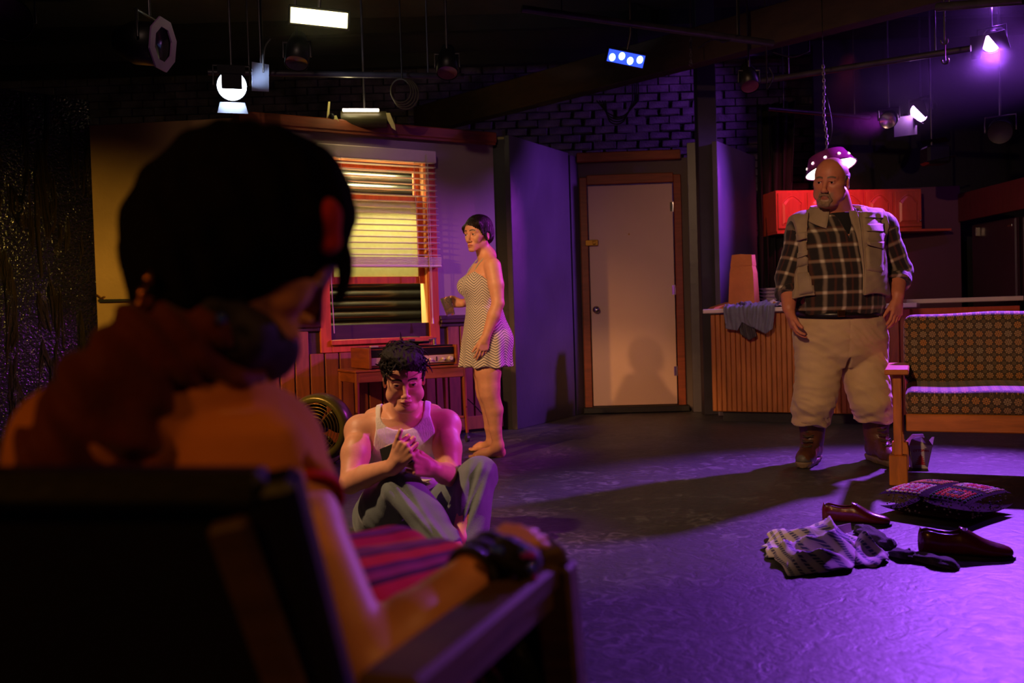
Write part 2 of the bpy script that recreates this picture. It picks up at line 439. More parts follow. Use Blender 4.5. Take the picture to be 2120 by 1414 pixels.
# window
win = thing('window_1', None, None); win['kind'] = 'structure'
def wbox(name, m, xa, xb, za, zb, ya, yb, par=win, ch=.004):
    b = MB(FW.M); b.box(((xa + xb) / 2, (ya + yb) / 2, (za + zb) / 2), (xb - xa, yb - ya, zb - za), None, ch)
    return b.done(name, m, par)
cw = .085
wbox('casing', M_redwood, wx0, wx0 + cw, wz0, wz1, -.03, 0); wbox('casing', M_redwood, wx1 - cw, wx1, wz0, wz1, -.03, 0)
wbox('casing', M_redwood, wx0 + cw, wx1 - cw, wz0, wz0 + .07, -.03, 0); wbox('casing', M_redwood, wx0 + cw, wx1 - cw, wz1 - .09, wz1, -.03, 0)
M_jamb = mat('pale_jamb', (226, 178, 120), .5, var=.08)
wbox('jamb', M_jamb, ox0, ox0 + .02, oz0, oz1, 0, .12); wbox('jamb', M_jamb, ox1 - .02, ox1, oz0, oz1, 0, .12)
wbox('sill', M_redwood, wx0 + cw - .01, wx1 - cw + .01, wz0 + .055, wz0 + .095, -.05, .12)
wbox('bottom_rail', M_redwood, ox0 + .02, ox1 - .02, wz0 + .09, FW.px(760, 689, 0)[1], .02, .06)
wbox('head_jamb', M_jamb, ox0, ox1, oz1 - .02, oz1, 0, .12)
_, zr1 = FW.px(760, 409, .02); _, zr2 = FW.px(760, 579, .02)
m, t, pb = newmat('yellowed_frosted_glass')
tc = t.n('ShaderNodeTexCoord'); nz = t.n('ShaderNodeTexNoise'); t.l(tc.outputs['Object'], nz.inputs['Vector']); nz.inputs['Scale'].default_value = 30; nz.inputs['Detail'].default_value = 6
t.l(t.mix(nz.outputs[0], (.40, .40, .26), (.76, .76, .58)), pb.inputs['Base Color']); pb.inputs['Roughness'].default_value = .6
tr = t.n('ShaderNodeBsdfTranslucent'); tr.inputs[0].default_value = (.8, .78, .5, 1); mx = t.n('ShaderNodeMixShader'); mx.inputs[0].default_value = .5
t.l(pb.outputs[0], mx.inputs[1]); t.l(tr.outputs[0], mx.inputs[2]); t.l(mx.outputs[0], m.node_tree.nodes['Material Output'].inputs[0])
M_frost = m
ia, ib = ox0 + .02, ox1 - .02
def sash(z0, z1, y, pane_m, name):
    s = MB(FW.M); sw = .05
    for (xa, xb, za, zb) in ((ia, ia + sw, z0, z1), (ib - sw, ib, z0, z1), (ia + sw, ib - sw, z0, z0 + .055), (ia + sw, ib - sw, z1 - .05, z1)):
        s.box(((xa + xb) / 2, y, (za + zb) / 2), (xb - xa, .035, zb - za), None, .004)
    s = s.done(name, M_redwood, win)
    b = MB(FW.M); b.box(((ia + ib) / 2, y, (z0 + z1) / 2), (ib - ia - .09, .005, z1 - z0 - .09)); b.done('pane', pane_m, s)
    return s
m, t, pb = newmat('window_glass'); pb.inputs['Base Color'].default_value = (1, 1, 1, 1); pb.inputs['Roughness'].default_value = .05; pb.inputs['Transmission Weight'].default_value = 1; pb.inputs['IOR'].default_value = 1.01
M_glass0 = m
sash(zr1 - .02, oz1 - .02, .085, M_glass0, 'upper_sash')
sash(zr2 - .03, zr1 + .03, .045, M_frost, 'lower_sash')
# ribbed dark shutter panel behind the window
m_rib = mat('glossy_dark_shutter', (26, 25, 20), .25, var=.3, spec=.6)
shut = thing('shutter_panel', 'black ribbed shutter seen through the window', 'panel', FW.w((ia + ib) / 2, .6, -.5))
for k in range(20):
    prof = []
    z = .68 + k * .086
    for j in range(7):
        a = j / 6; prof.append((.42 - .026 * math.sin(math.pi * a) ** .7, z + .084 * a))
    V = []; F = []
    for (y, zz) in prof: V += [FW.M @ Vector((ia - .25, y, zz)), FW.M @ Vector((ib + .25, y, zz))]
    for j in range(6): F.append((2 * j, 2 * j + 1, 2 * j + 3, 2 * j + 2))
    for (y, zz) in prof[::-1]: V += [FW.M @ Vector((ib + .25, y + .015, zz)), FW.M @ Vector((ia - .25, y + .015, zz))]
    for j in range(6): F.append((14 + 2 * j, 14 + 2 * j + 1, 14 + 2 * j + 3, 14 + 2 * j + 2))
    b = MB(); b.add(V, F, None, True); b.done('slat', m_rib, shut, world=True)
# frosted strip showing behind upper sash
# ------------------------------------------------------------------ blinds
bl = thing('window_blind', 'cream venetian blind half raised over the red window', 'blind', FW.w((wx0 + wx1) / 2, wz1, .06))
ba, zt = FW.px(652, 296, .07); bb_, _ = FW.px(900, 315, .07)
b = MB(FW.M); b.box(((ba + bb_) / 2, -.07, zt - .05), (bb_ - ba, .05, .095), None, .006); b.done('valance', M_blind, bl, world=True)
_, zb = FW.px(800, 541, .07)
ns = 16; z1s = zt - .13
smesh = None
for k in range(ns):
    z = z1s + (zb + .05 - z1s) * k / (ns - 1)
    b = MB(FW.M); b.box(((ba + bb_) / 2 + .0012 * k, -.07, z), (bb_ - ba - .01, .048, .0035), Euler((math.radians(-3 + rnd.uniform(-3, 3)), rnd.uniform(-.004, .004), 0)).to_matrix(), 0)
    b.done('slat', M_blind, bl, world=True)
b = MB(FW.M)
for k in range(5): b.box(((ba + bb_) / 2 + .02, -.07 + .002 * (k % 2), zb + .028 - k * .011), (bb_ - ba - .005, .05, .006), None, .001)
b.done('stacked_slats', M_blind, bl, world=True)
b = MB(FW.M); b.box(((ba + bb_) / 2 + .02, -.07, zb - .035), (bb_ - ba, .052, .022), None, .006); b.done('bottom_rail', M_blind, bl, world=True)
for fr in (.1, .19, .8, .9):
    b = MB(FW.M); x = ba + (bb_ - ba) * fr
    b.tube([(x, -.096, zt - .08), (x + .005, -.097, (zt + zb) / 2), (x + .012, -.096, zb - .03)], .0016, 5); b.done('ladder_cord', M_cord, bl, world=True)
ca, cz = FW.px(884, 330, .1); cb, cz2 = FW.px(896, 662, .1)
b = MB(FW.M); b.tube([(ca, -.1, cz + .04), ((ca + cb) / 2 - .012, -.1, (cz + cz2) / 2), (cb, -.1, cz2)], .002, 5); b.tube([(ca + .004, -.104, cz + .04), ((ca + cb) / 2 + .004, -.104, (cz + cz2) / 2 - .2), (cb + .002, -.1, cz2)], .002, 5); b.done('pull_cord', M_cord, bl, world=True)
b = MB(FW.M); b.cyl((cb, -.1, cz2 + .015), (cb, -.1, cz2 - .03), .005, .009, 10); b.done('tassel', M_cord, bl, world=True)
wa, wz = FW.px(672, 330, .1); wb2, wz2 = FW.px(692, 690, .1)
b = MB(FW.M); b.tube([(wa, -.1, wz), (wb2, -.1, wz2)], .0035, 6); b.done('tilt_wand', mat('purple_tint_wand', (190, 150, 170), .2), bl, world=True)

# ------------------------------------------------------------------ black return, purple lit flat, door wall
R0 = P(1024, 659, 7.62); R1 = P(1064, 659, 7.60)
FR = Frame(R0, R1)
b = MB(FR.M); b.box((FR.L / 2, .1, 1.2), (FR.L, .2, 2.4)); b.done('wall_return', M_black, kind='structure')
b = MB(FR.M); b.box((FR.L / 2, .1, 2.41), (FR.L, .2, .02)); b.done('trim_4', mat('return_top_lit_green', (150, 150, 70), .6), kind='structure')  # green light on the return's top, put into the colour
FP = Frame(P(1065, 657, 7.58), P(1186, 655, 8.5))
b = MB(FP.M); b.box((FP.L / 2, .03, 1.215), (FP.L, .06, 2.43), None, .004); b.done('wall_charcoal', M_char, kind='structure')
FP2 = Frame(P(1190, 655, 8.55), P(1206, 654, 8.66))
b = MB(FP2.M); b.box((FP2.L / 2, .03, 1.21), (FP2.L, .05, 2.42), None, .004); b.done('wall_strip', M_char, kind='structure')
FD = Frame(P(1204, 654, 8.68), P(1440, 647, 8.64)); DL = FD.L
dx0, dz1 = FD.px(1213, 386); dx1, dz0 = FD.px(1402, 836)
dx0, _ = FD.px(1224, 654); dx1, _ = FD.px(1398, 648)
b = MB(FD.M)
for (xa, xb, za, zb_) in ((0, dx0 - .02, 0, 2.38), (dx1 + .02, DL, 0, 2.38), (dx0 - .02, dx1 + .02, dz1 + .02, 2.38), (dx0 - .02, dx1 + .02, 0, dz0 - .01)):
    if xb > xa: b.box(((xa + xb) / 2, .04, (za + zb_) / 2), (xb - xa, .08, zb_ - za))
b.done('wall_door', M_grey, kind='structure')
b = MB(FD.M); b.box((DL / 2 - .06, .02, 2.405), (DL - .1, .16, .09), None, .008); b.done('trim_5', M_cap, kind='structure')
b = MB(FD.M)
b.box((dx0 - .045, -.012, (dz0 + dz1) / 2 + .03), (.07, .03, dz1 - dz0 + .1), None, .006); b.box((dx1 + .045, -.012, (dz0 + dz1) / 2 + .03), (.07, .03, dz1 - dz0 + .1), None, .006)
b.box(((dx0 + dx1) / 2, -.012, dz1 + .055), (dx1 - dx0 + .02, .03, .09), None, .006); b.done('trim_6', M_cap, kind='structure')
b = MB(FD.M); b.box(((dx0 + dx1) / 2, -.03, dz0 / 2), (dx1 - dx0 + .2, .14, dz0 - .012), None, .005); b.done('trim_7', M_black, kind='structure')
door = MB(FD.M); door.box(((dx0 + dx1) / 2, .015, (dz0 + dz1) / 2), (dx1 - dx0, .04, dz1 - dz0), None, .003); door = door.done('door_1', M_door, kind='structure')
ku, kz = FD.px(1235, 641, .05)
b = MB(FD.M); Mk = Matrix.Translation((ku, -.005, kz)) @ Matrix.Rotation(math.pi / 2, 4, 'X')
b.lathe([(0, 0), (.034, 0), (.034, .006), (.012, .012), (.011, .035), (.024, .045), (.029, .058), (.024, .07), (0, .073)], 20, Mk); b.done('door_knob', M_chrome, door)
lu, lz = FD.px(1225, 503, .02)
b = MB(FD.M); b.box((lu, -.018, lz), (.12, .025, .055), None, .004); b.box((lu + .02, -.035, lz), (.03, .02, .03), None, .004); b.cyl((lu + .035, -.03, lz), (lu + .035, -.045, lz), .006); b.cyl((lu - .03, -.03, lz), (lu - .03, -.036, lz), .006); b.done('bolt_latch', M_brass, door)
for hz in (428, 600, 768):
    hu, hz2 = FD.px(1395, hz); b = MB(FD.M); b.cyl((dx1 + .004, -.012, hz2 - .045), (dx1 + .004, -.012, hz2 + .045), .008, n=8); b.box((dx1 - .01, -.006, hz2), (.03, .003, .088)); b.done('hinge', M_chrome, door)
pu, pz = FD.px(1302, 485); b = MB(FD.M); b.cyl((pu, .0, pz), (pu, -.009, pz), .008); b.done('peephole', M_brass, door)
# dark flat between door and column, column, purple flat beside the kitchen
FK = Frame(P(1430, 647, 8.5), P(1462, 646, 8.46))
b = MB(FK.M); b.box((FK.L / 2 + .02, .03, 1.245), (FK.L + .04, .06, 2.49), None, .004); b.done('wall_dark', M_char, kind='structure')
c0 = P(1470, 646, 8.3)
b = MB(); b.box((c0.x, c0.y, CZ / 2), (.17, .14, CZ), None, .006); b.done('support_column', mat('grey_black_column', (44, 40, 50), .5, var=.2), kind='structure')
FQ = Frame(P(1494, 645, 8.12), P(1572, 642, 9.0))
b = MB(FQ.M); b.box((FQ.L / 2, .03, 1.215), (FQ.L, .05, 2.43), None, .004); b.done('wall_kitchen_side', mat('slate_flat_paint', (88, 80, 96), .5, var=.2, scale=2, bump=.15), kind='structure')
# ------------------------------------------------------------------ overhead beam
q0 = P(1200, 205, 8.6); q1 = P(2010, 5, 6.2); d = (q1 - q0); q0 = q0 - d * .68; q1 = q1 + d * .8
q0.z = q1.z = 2.98
b = MB(); b.bar(q0 + Vector((0, 0, .15)), q1 + Vector((0, 0, .15)), .14, .30, ch=.006); b.done('ceiling_beam', wood('old_dark_beam', (58, 42, 30), .5, .7, axis=(6, 6, 2)), kind='structure')

mk = Frame(P(1695, 640, 9.7), P(2300, 622, 9.55))
b = MB(mk.M); b.box((mk.L / 2, .05, 1.85), (mk.L, .06, 3.7)); b.done('wall_masking', M_black, kind='structure')

# ------------------------------------------------------------------ peninsula counter with beadboard front
Mz = Vector((0, 0, 1))
FC = Frame(P(1467, 640, 7.76), P(1884, 640, 7.05)); CL = FC.L
ctr = thing('kitchen_counter', 'peninsula counter with honey coloured beadboard front and pale worktop', 'counter', FC.w(CL / 2, 0, -.3), 0)
b = MB(FC.M); b.box((CL / 2 + .02, .165, .49), (CL - .04, .28, .82), None, .004); b.done('carcass', M_bead, ctr, world=True)
b = MB(FC.M); b.box((CL / 2 + .02, .17, .04), (CL - .14, .24, .08)); b.done('toe_kick', M_black, ctr, world=True)
n = int(CL / .0415)
for k in range(n):
    u = .012 + k * .0415
    if u > CL - .16: break
    b = MB(FC.M); b.box((u + .0205, .008, .495), (.0375, .016, .82), None, .005); b.done('bead_board', M_bead, ctr, world=True)
for u in (CL - .115, CL - .035):
    b = MB(FC.M); b.box((u, .0, .495), (.07, .03, .82), None, .004); b.done('end_board', M_bead, ctr, world=True)
b = MB(FC.M); b.box((CL / 2 + .01, .13, .932), (CL + .09, .38, .036), None, .005); b.done('worktop', M_lam, ctr, world=True)

FC2 = Frame(P(1880, 630, 8.3), P(2112, 626, 8.05))
c2 = thing('base_cabinet', 'dark red base cabinet run with pale worktop behind the sofa', 'cabinet', FC2.w(FC2.L / 2, 0, -.3))
b = MB(FC2.M); b.box((FC2.L / 2, .15, .47), (FC2.L, .26, .86)); b.done('carcass', M_cab, c2, world=True)
for k in range(3):
    b = MB(FC2.M); w_ = FC2.L / 3; b.box((w_ * (k + .5), .0, .44), (w_ - .02, .02, .76), None, .005); b.done('door', M_cab, c2, world=True)
b = MB(FC2.M); b.box((FC2.L / 2, .13, .965), (FC2.L + .04, .34, .04), None, .005); b.done('worktop', M_lam, c2, world=True)

# kitchen walls
FKB = Frame(P(1585, 642, 9.35), P(1992, 629, 9.1)); FKR = Frame(P(1992, 629, 9.1), P(2190, 622, 7.6))
b = MB(FKB.M); b.box((FKB.L / 2, .05, 1.05), (FKB.L, .08, 2.1)); b.done('wall_kitchen', M_kwall, kind='structure')
b = MB(FKR.M); b.box((FKR.L / 2, .72, 1.1), (FKR.L, .08, 2.2)); b.done('wall_kitchen_right', M_kwall, kind='structure')
b = MB(FKR.M); _, sz0 = FKR.px(2050, 447); _, sz1 = FKR.px(2050, 386)
b.box((FKR.L / 2, .0, (sz0 + sz1) / 2), (FKR.L, .05, sz1 - sz0), None, .004); b.done('trim_8', wood('dark_soffit_wood', (96, 36, 34), .7), kind='structure')
# upper cabinets
FU = Frame(P(1612, 641, 8.75), P(1912, 631, 8.95))
zt_ = FU.px(1640, 394)[1]; zb_ = FU.px(1640, 479)[1]
uc = thing('wall_cabinet', 'red lit cherry wall cabinets with arched door panels above the counter', 'cabinet', FU.w(FU.L / 2, zb_, -.17))
b = MB(FU.M); b.box((FU.L / 2, .17, (zt_ + zb_) / 2), (FU.L, .33, zt_ - zb_), None, .003); b.done('carcass', M_cab, uc, world=True)
b = MB(FU.M); b.box((FU.L / 2 + .15, .17, zb_ - .01), (FU.L + .3, .36, .02)); b.done('under_shelf', M_cab, uc, world=True)
nd = 5; dw = FU.L / nd; hh = zt_ - zb_
for k in range(nd):
    x0 = dw * k + .012; x1 = dw * (k + 1) - .012; xc = (x0 + x1) / 2; W = x1 - x0
    b = MB(FU.M); b.box((xc, -.008, (zt_ + zb_) / 2), (W, .018, hh - .05), None, .004)
    dr = b.done('door', M_cab, uc, world=True)
    def arch(sc, extra=0):
        pts = []; hw = W / 2 - .042; zb2 = zb_ + .065; zs = zt_ - .125
        for j in range(17):
            a = -1 + 2 * j / 16; pts.append((xc + a * hw * sc, zs + .062 * max(0, math.cos(a * math.pi * .5)) ** 1.2 * (1 if abs(a) < .8 else .4) - (1 - sc) * .1))
        return [(xc - hw * sc, zb2 + (1 - sc) * .1)] + pts + [(xc + hw * sc, zb2 + (1 - sc) * .1)]
    oo = arch(1.0); ii = arch(.8)
    V = [(x, -.018, z) for x, z in oo] + [(x, -.030, z) for x, z in ii]; N = len(oo)
    b = MB(FU.M); b.add(V, [(i, (i + 1) % N, N + (i + 1) % N, N + i) for i in range(N)] + [tuple(range(N, 2 * N))]); b.done('raised_panel', M_cab, dr, world=False) if False else None
    I = rootmat(uc).inverted(); me = mkmesh('raised_panel', [I @ v for v in b.V], b.F); put('raised_panel', me, M_cab, dr)
    b = MB(FU.M); b.tube([(x, -.018, z) for x, z in arch(1.06)], .006, 6, close=True); me = mkmesh('moulding', [I @ v for v in b.V], b.F, True); put('moulding', me, M_cab, dr)
    b = MB(FU.M); b.ball((x1 - .02, -.03, zb_ + .08), .011, 10); me = mkmesh('knob', [I @ v for v in b.V], b.F, True); put('knob', me, M_chrome, dr)
# refrigerator
M_fr = mat('brown_fridge_enamel', (58, 34, 46), .4, var=.1, bump=.05)
fz1 = FKR.px(2050, 455)[1]
fu0 = FKR.px(2012, 500, -.05)[0]; fu1 = FKR.px(2104, 500, -.05)[0]
fr = thing('refrigerator', 'dark brown refrigerator in the alcove behind the base cabinets', 'refrigerator', FKR.w((fu0 + fu1) / 2, 0, -.3))
b = MB(FKR.M); b.box(((fu0 + fu1) / 2, .37, fz1 / 2), (fu1 - fu0, .5, fz1 - .01), None, .01); b.done('body', M_fr, fr, world=True)
b = MB(FKR.M); b.box(((fu0 + fu1) / 2, .07, (fz1 + .55) / 2), (fu1 - fu0 - .01, .05, fz1 - .57), None, .012); b.done('door', M_fr, fr, world=True)
b = MB(FKR.M); b.box(((fu0 + fu1) / 2, .07, .3), (fu1 - fu0 - .01, .05, .46), None, .012); b.done('door', M_fr, fr, world=True)
hu, hz = FKR.px(2023, 480, -.02); b = MB(FKR.M); b.box((hu + .01, .02, hz), (.022, .05, .09), None, .006); b.done('handle', M_chrome, fr, world=True)
hu, hz = FKR.px(2086, 467, -.02); b = MB(FKR.M); b.box((hu, .042, hz), (.07, .008, .022), None, .003); b.done('badge', M_chrome, fr, world=True)

# ------------------------------------------------------------------ things on the counter
M_paper = mat('brown_kraft_paper', (206, 122, 62), .7, var=.12, bump=.3, bscale=30)
def on_ctr(px, off=-.25, z=.951):
    return FC.w(FC.px(px, 640, off)[0], z, off)
pb0 = on_ctr(1541, -.20)
zt2 = P(1540, 528, pb0.y).z
bag = thing('paper_bag', 'tall open brown paper bag standing on the counter', 'bag', pb0, math.radians(-32))
H = zt2 - .95
V = []; F = []
rings = ((0, .115, .075), (.08, .112, .072), (.3, .1, .058), (H * .78, .092, .05), (H * .8, .094, .052), (H, .085, .046))
for z, hx, hy in rings:
    for (x, y) in ((-hx, -hy), (0, -hy), (hx, -hy), (hx - .012, 0), (hx, hy), (0, hy), (-hx, hy), (-hx + .012, 0)):
        V.append((x + rnd.uniform(-.004, .004), y + rnd.uniform(-.003, .003), z + (rnd.uniform(-.006, .006) if z > H * .9 else 0)))
for i in range(len(rings) - 1):
    for k in range(8): F.append((i * 8 + k, i * 8 + (k + 1) % 8, (i + 1) * 8 + (k + 1) % 8, (i + 1) * 8 + k))
F.append(tuple(range(8))[::-1])
me = mkmesh('bag_body', V, F); o = put('bag_body', me, M_paper, bag)
md = o.modifiers.new('solid', 'SOLIDIFY'); md.thickness = .002
pk = on_ctr(1490, -.10)
o = thing('paper_packet', 'small flat orange paper packet at the left end of the counter', 'packet', pk, .2)
b = MB(); V = [(-.08, -.05, 0), (.09, -.05, 0), (.09, .07, 0), (-.08, .07, 0), (-.06, -.045, .012), (.09, -.05, .05), (.09, .07, .055), (-.06, .06, .016)]
b.add(V, [(3, 2, 1, 0), (4, 5, 6, 7), (0, 1, 5, 4), (1, 2, 6, 5), (2, 3, 7, 6), (3, 0, 4, 7)]); b.done('packet_body', M_paper, o)
# plate of something wrapped
pl = on_ctr(1602, -.16)
o = thing('wrapped_food', 'pale crumpled food wrapper beside the brown bag on the counter', 'wrapper', pl)
V = []; F = []
for i in range(9):
    for j in range(9):
        x = (i - 4) / 4 * .1; y = (j - 4) / 4 * .08; r = math.hypot(x / .1, y / .08)
        V.append((x, y, .004 + .045 * max(0, 1 - r) ** .7 + rnd.uniform(0, .014)))
for i in range(8):
    for j in range(8): F.append((i * 9 + j, i * 9 + j + 1, i * 9 + j + 10, i * 9 + j + 9))
me = mkmesh('paper', V, F); q = put('paper', me, mat('wrapper_white', (222, 206, 206), .6), o); q.modifiers.new('s', 'SOLIDIFY').thickness = .002
b = MB()
for k in range(7): b.ball((rnd.uniform(-.04, .04), -.05 + rnd.uniform(-.01, .01), .02 + rnd.uniform(-.01, .02)), rnd.uniform(.008, .014), 8)
b.done('filling', mat('golden_food', (214, 140, 50), .4, var=.4), o)
js = FKB.w(FKB.px(1596, 640, .15)[0], .96, .2)
# small shelf stack glimpsed beyond counter
o = thing('dish_stack', 'stack of pale dishes behind the counter beside the big man', 'dishes', (P(1596, 600, 8.3).x, 8.35, .951))
b = MB()
for k in range(6): b.lathe([(0, .03 * k), (.05, .03 * k), (.09, .02 + .03 * k), (.092, .024 + .03 * k), (.05, .008 + .03 * k), (0, .006 + .03 * k)], 24)
b.done('plate', mat('pale_ceramic', (220, 200, 210), .3), o)
o2 = thing('back_shelf', 'low ledge carrying pale dishes behind the counter', 'shelf', (P(1596, 600, 8.3).x, 8.35, 0))
b = MB(); b.box((.12, .02, .475), (.5, .24, .95), None, .005); b.done('ledge', M_kwall, o2)

# grey garment thrown over the edge of the counter
def drape(name, mm, px0, px1, back, drops, amp, par, seed, off=0.0):
    r2 = random.Random(seed); u0 = FC.px(px0, 640, 0.05)[0]; u1 = FC.px(px1, 640, .05)[0]
    NU, NV = 60, 44; V = []
    ph = [r2.uniform(0, 6) for _ in range(6)]
    for i in range(NU):
        s = i / (NU - 1); u = u0 + (u1 - u0) * s
        dr = np.interp(s, [d[0] for d in drops], [d[1] for d in drops])
        tot = back + dr
        for j in range(NV):
            q = j / (NV - 1) * tot
            fold = amp * (math.sin(s * 17 + ph[0] + 2 * q * 4) * .5 + math.sin(s * 31 + ph[1] - q * 9) * .28 + .35 * math.sin(q * 22 + ph[2] + s * 5))
            if q < back:
                y = back - q - .05; z = .958 + .010 + abs(fold) * .9 + .03 * math.sin(math.pi * q / back) * (.6 + .4 * math.sin(7 * s + ph[3])); yy = y; uu = u + .02 * math.sin(q * 20 + ph[4])
            else:
                e = q - back; z = .955 - e; yy = -.066 - amp * .4 - abs(fold) * 1.0 - off - .012 * math.sin(min(1, e / .05) * math.pi / 2)
                uu = u + .03 * math.sin(e * 9 + ph[5]) * e / .3
                if e < .03: z = .968 - e * .8
            V.append(FC.M @ Vector((uu, yy, z)))
    F = [(i * NV + j, (i + 1) * NV + j, (i + 1) * NV + j + 1, i * NV + j + 1) for i in range(NU - 1) for j in range(NV - 1)]
    I = rootmat(par).inverted(); me = mkmesh(name, [I @ v for v in V], F, True); o = put(name, me, mm, par)
    md = o.modifiers.new('s', 'SOLIDIFY'); md.thickness = .004; md.offset = 1
    return o
gj = thing('grey_jacket', 'grey blue cloth jacket thrown over the counter edge', 'jacket', on_ctr(1555, .02, .955))
M_jk = mat('grey_blue_twill', (112, 112, 128), .75, var=.12, scale=10, bump=.15, bscale=200, sheen=.2)
drape('jacket_body', M_jk, 1500, 1570, .16, [(0, .17), (.35, .19), (.5, .12), (.8, .17), (1, .1)], .02, gj, 3)
drape('sleeve', M_jk, 1552, 1606, .14, [(0, .10), (.2, .16), (.75, .22), (1, .18)], .022, gj, 9, .012)
drape('lining', mat('dark_lining', (62, 60, 60), .6), 1528, 1560, .05, [(0, .22), (.5, .27), (1, .24)], .012, gj, 5, -.012)

# ------------------------------------------------------------------ sofa
sof = thing('sofa', 'wood framed sofa with brown floral upholstery at the right edge', 'sofa', FL(1861, 1003), math.radians(-24))
M_sw = wood('honey_sofa_wood', (216, 128, 52), .6, .4, axis=(6, 6, 1)); M_swv = wood('honey_sofa_wood_upright', (216, 128, 52), .6, .4, axis=(1, 1, 7))
m, t, pbs = newmat('floral_upholstery')
at = t.n('ShaderNodeAttribute', attribute_name='pat'); sp = t.n('ShaderNodeSeparateXYZ'); t.l(at.outputs['Vector'], sp.inputs[0])
def cell(x, y, s, ox=0.0, oy=0.0):
    px_ = t.math('ADD', t.math('DIVIDE', x, s), ox); py_ = t.math('ADD', t.math('DIVIDE', y, s), oy)
    fx = t.math('SUBTRACT', t.math('FRACT', px_), .5); fy = t.math('SUBTRACT', t.math('FRACT', py_), .5)
    r = t.math('SQRT', t.math('ADD', t.math('MULTIPLY', fx, fx), t.math('MULTIPLY', fy, fy)))
    a = t.math('ARCTAN2', fy, fx)
    h = t.n('ShaderNodeTexWhiteNoise', noise_dimensions='2D'); cb_ = t.n('ShaderNodeCombineXYZ'); t.l(t.math('FLOOR', px_), cb_.inputs[0]); t.l(t.math('FLOOR', py_), cb_.inputs[1]); t.l(cb_.outputs[0], h.inputs['Vector'])
    return r, a, h.outputs['Value']
r, a, h = cell(sp.outputs[0], sp.outputs[1], .047)
pet = t.math('COSINE', t.math('MULTIPLY', a, 8))
edge = t.math('ADD', .37, t.math('MULTIPLY', pet, .035))
infl = t.math('LESS_THAN', r, edge)
spoke = t.math('MULTIPLY', t.math('LESS_THAN', pet, -.45), t.math('GREATER_THAN', r, .12))
ring = t.math('LESS_THAN', t.math('ABSOLUTE', t.math('SUBTRACT', r, .215)), .03)
dot = t.math('LESS_THAN', r, .07)
r2, a2, h2 = cell(sp.outputs[0], sp.outputs[1], .047, .5, .5)
sm_ = t.math('LESS_THAN', t.math('ABSOLUTE', t.math('SUBTRACT', r2, .15)), .028); sm2 = t.math('LESS_THAN', r2, .05)
col = t.mix(h, lin((150, 134, 102)), lin((186, 124, 52)))
col = t.mix(t.math('MAXIMUM', t.math('MULTIPLY', spoke, .75), t.math('MULTIPLY', ring, .6)), col, lin((84, 58, 34)))
col = t.mix(dot, col, lin((70, 44, 28)))
bgc = t.mix(t.math('MAXIMUM', sm_, sm2), lin((70, 54, 34)), lin((126, 104, 66)))
t.l(t.mix(infl, bgc, col), pbs.inputs['Base Color']); pbs.inputs['Roughness'].default_value = .8; pbs.inputs['Sheen Weight'].default_value = .15
nz = t.n('ShaderNodeTexNoise'); nz.inputs['Scale'].default_value = 260; tco = t.n('ShaderNodeTexCoord'); t.l(tco.outputs['Object'], nz.inputs['Vector']); bp = t.n('ShaderNodeBump'); bp.inputs['Strength'].default_value = .3; bp.inputs['Distance'].default_value = .002
t.l(nz.outputs[0], bp.inputs['Height']); t.l(bp.outputs[0], pbs.inputs['Normal'])
M_uph = m
def setattr_vec(me, name, arr):
    a_ = me.attributes.new(name, 'FLOAT_VECTOR', 'POINT'); a_.data.foreach_set('vector', np.asarray(arr, np.float32).ravel())
def setattr_col(me, name, arr):
    a_ = me.attributes.new(name, 'FLOAT_COLOR', 'POINT'); arr = np.asarray(arr, np.float32)
    if arr.shape[1] == 3: arr = np.hstack([arr, np.ones((len(arr), 1), np.float32)])
    a_.data.foreach_set('color', arr.ravel())
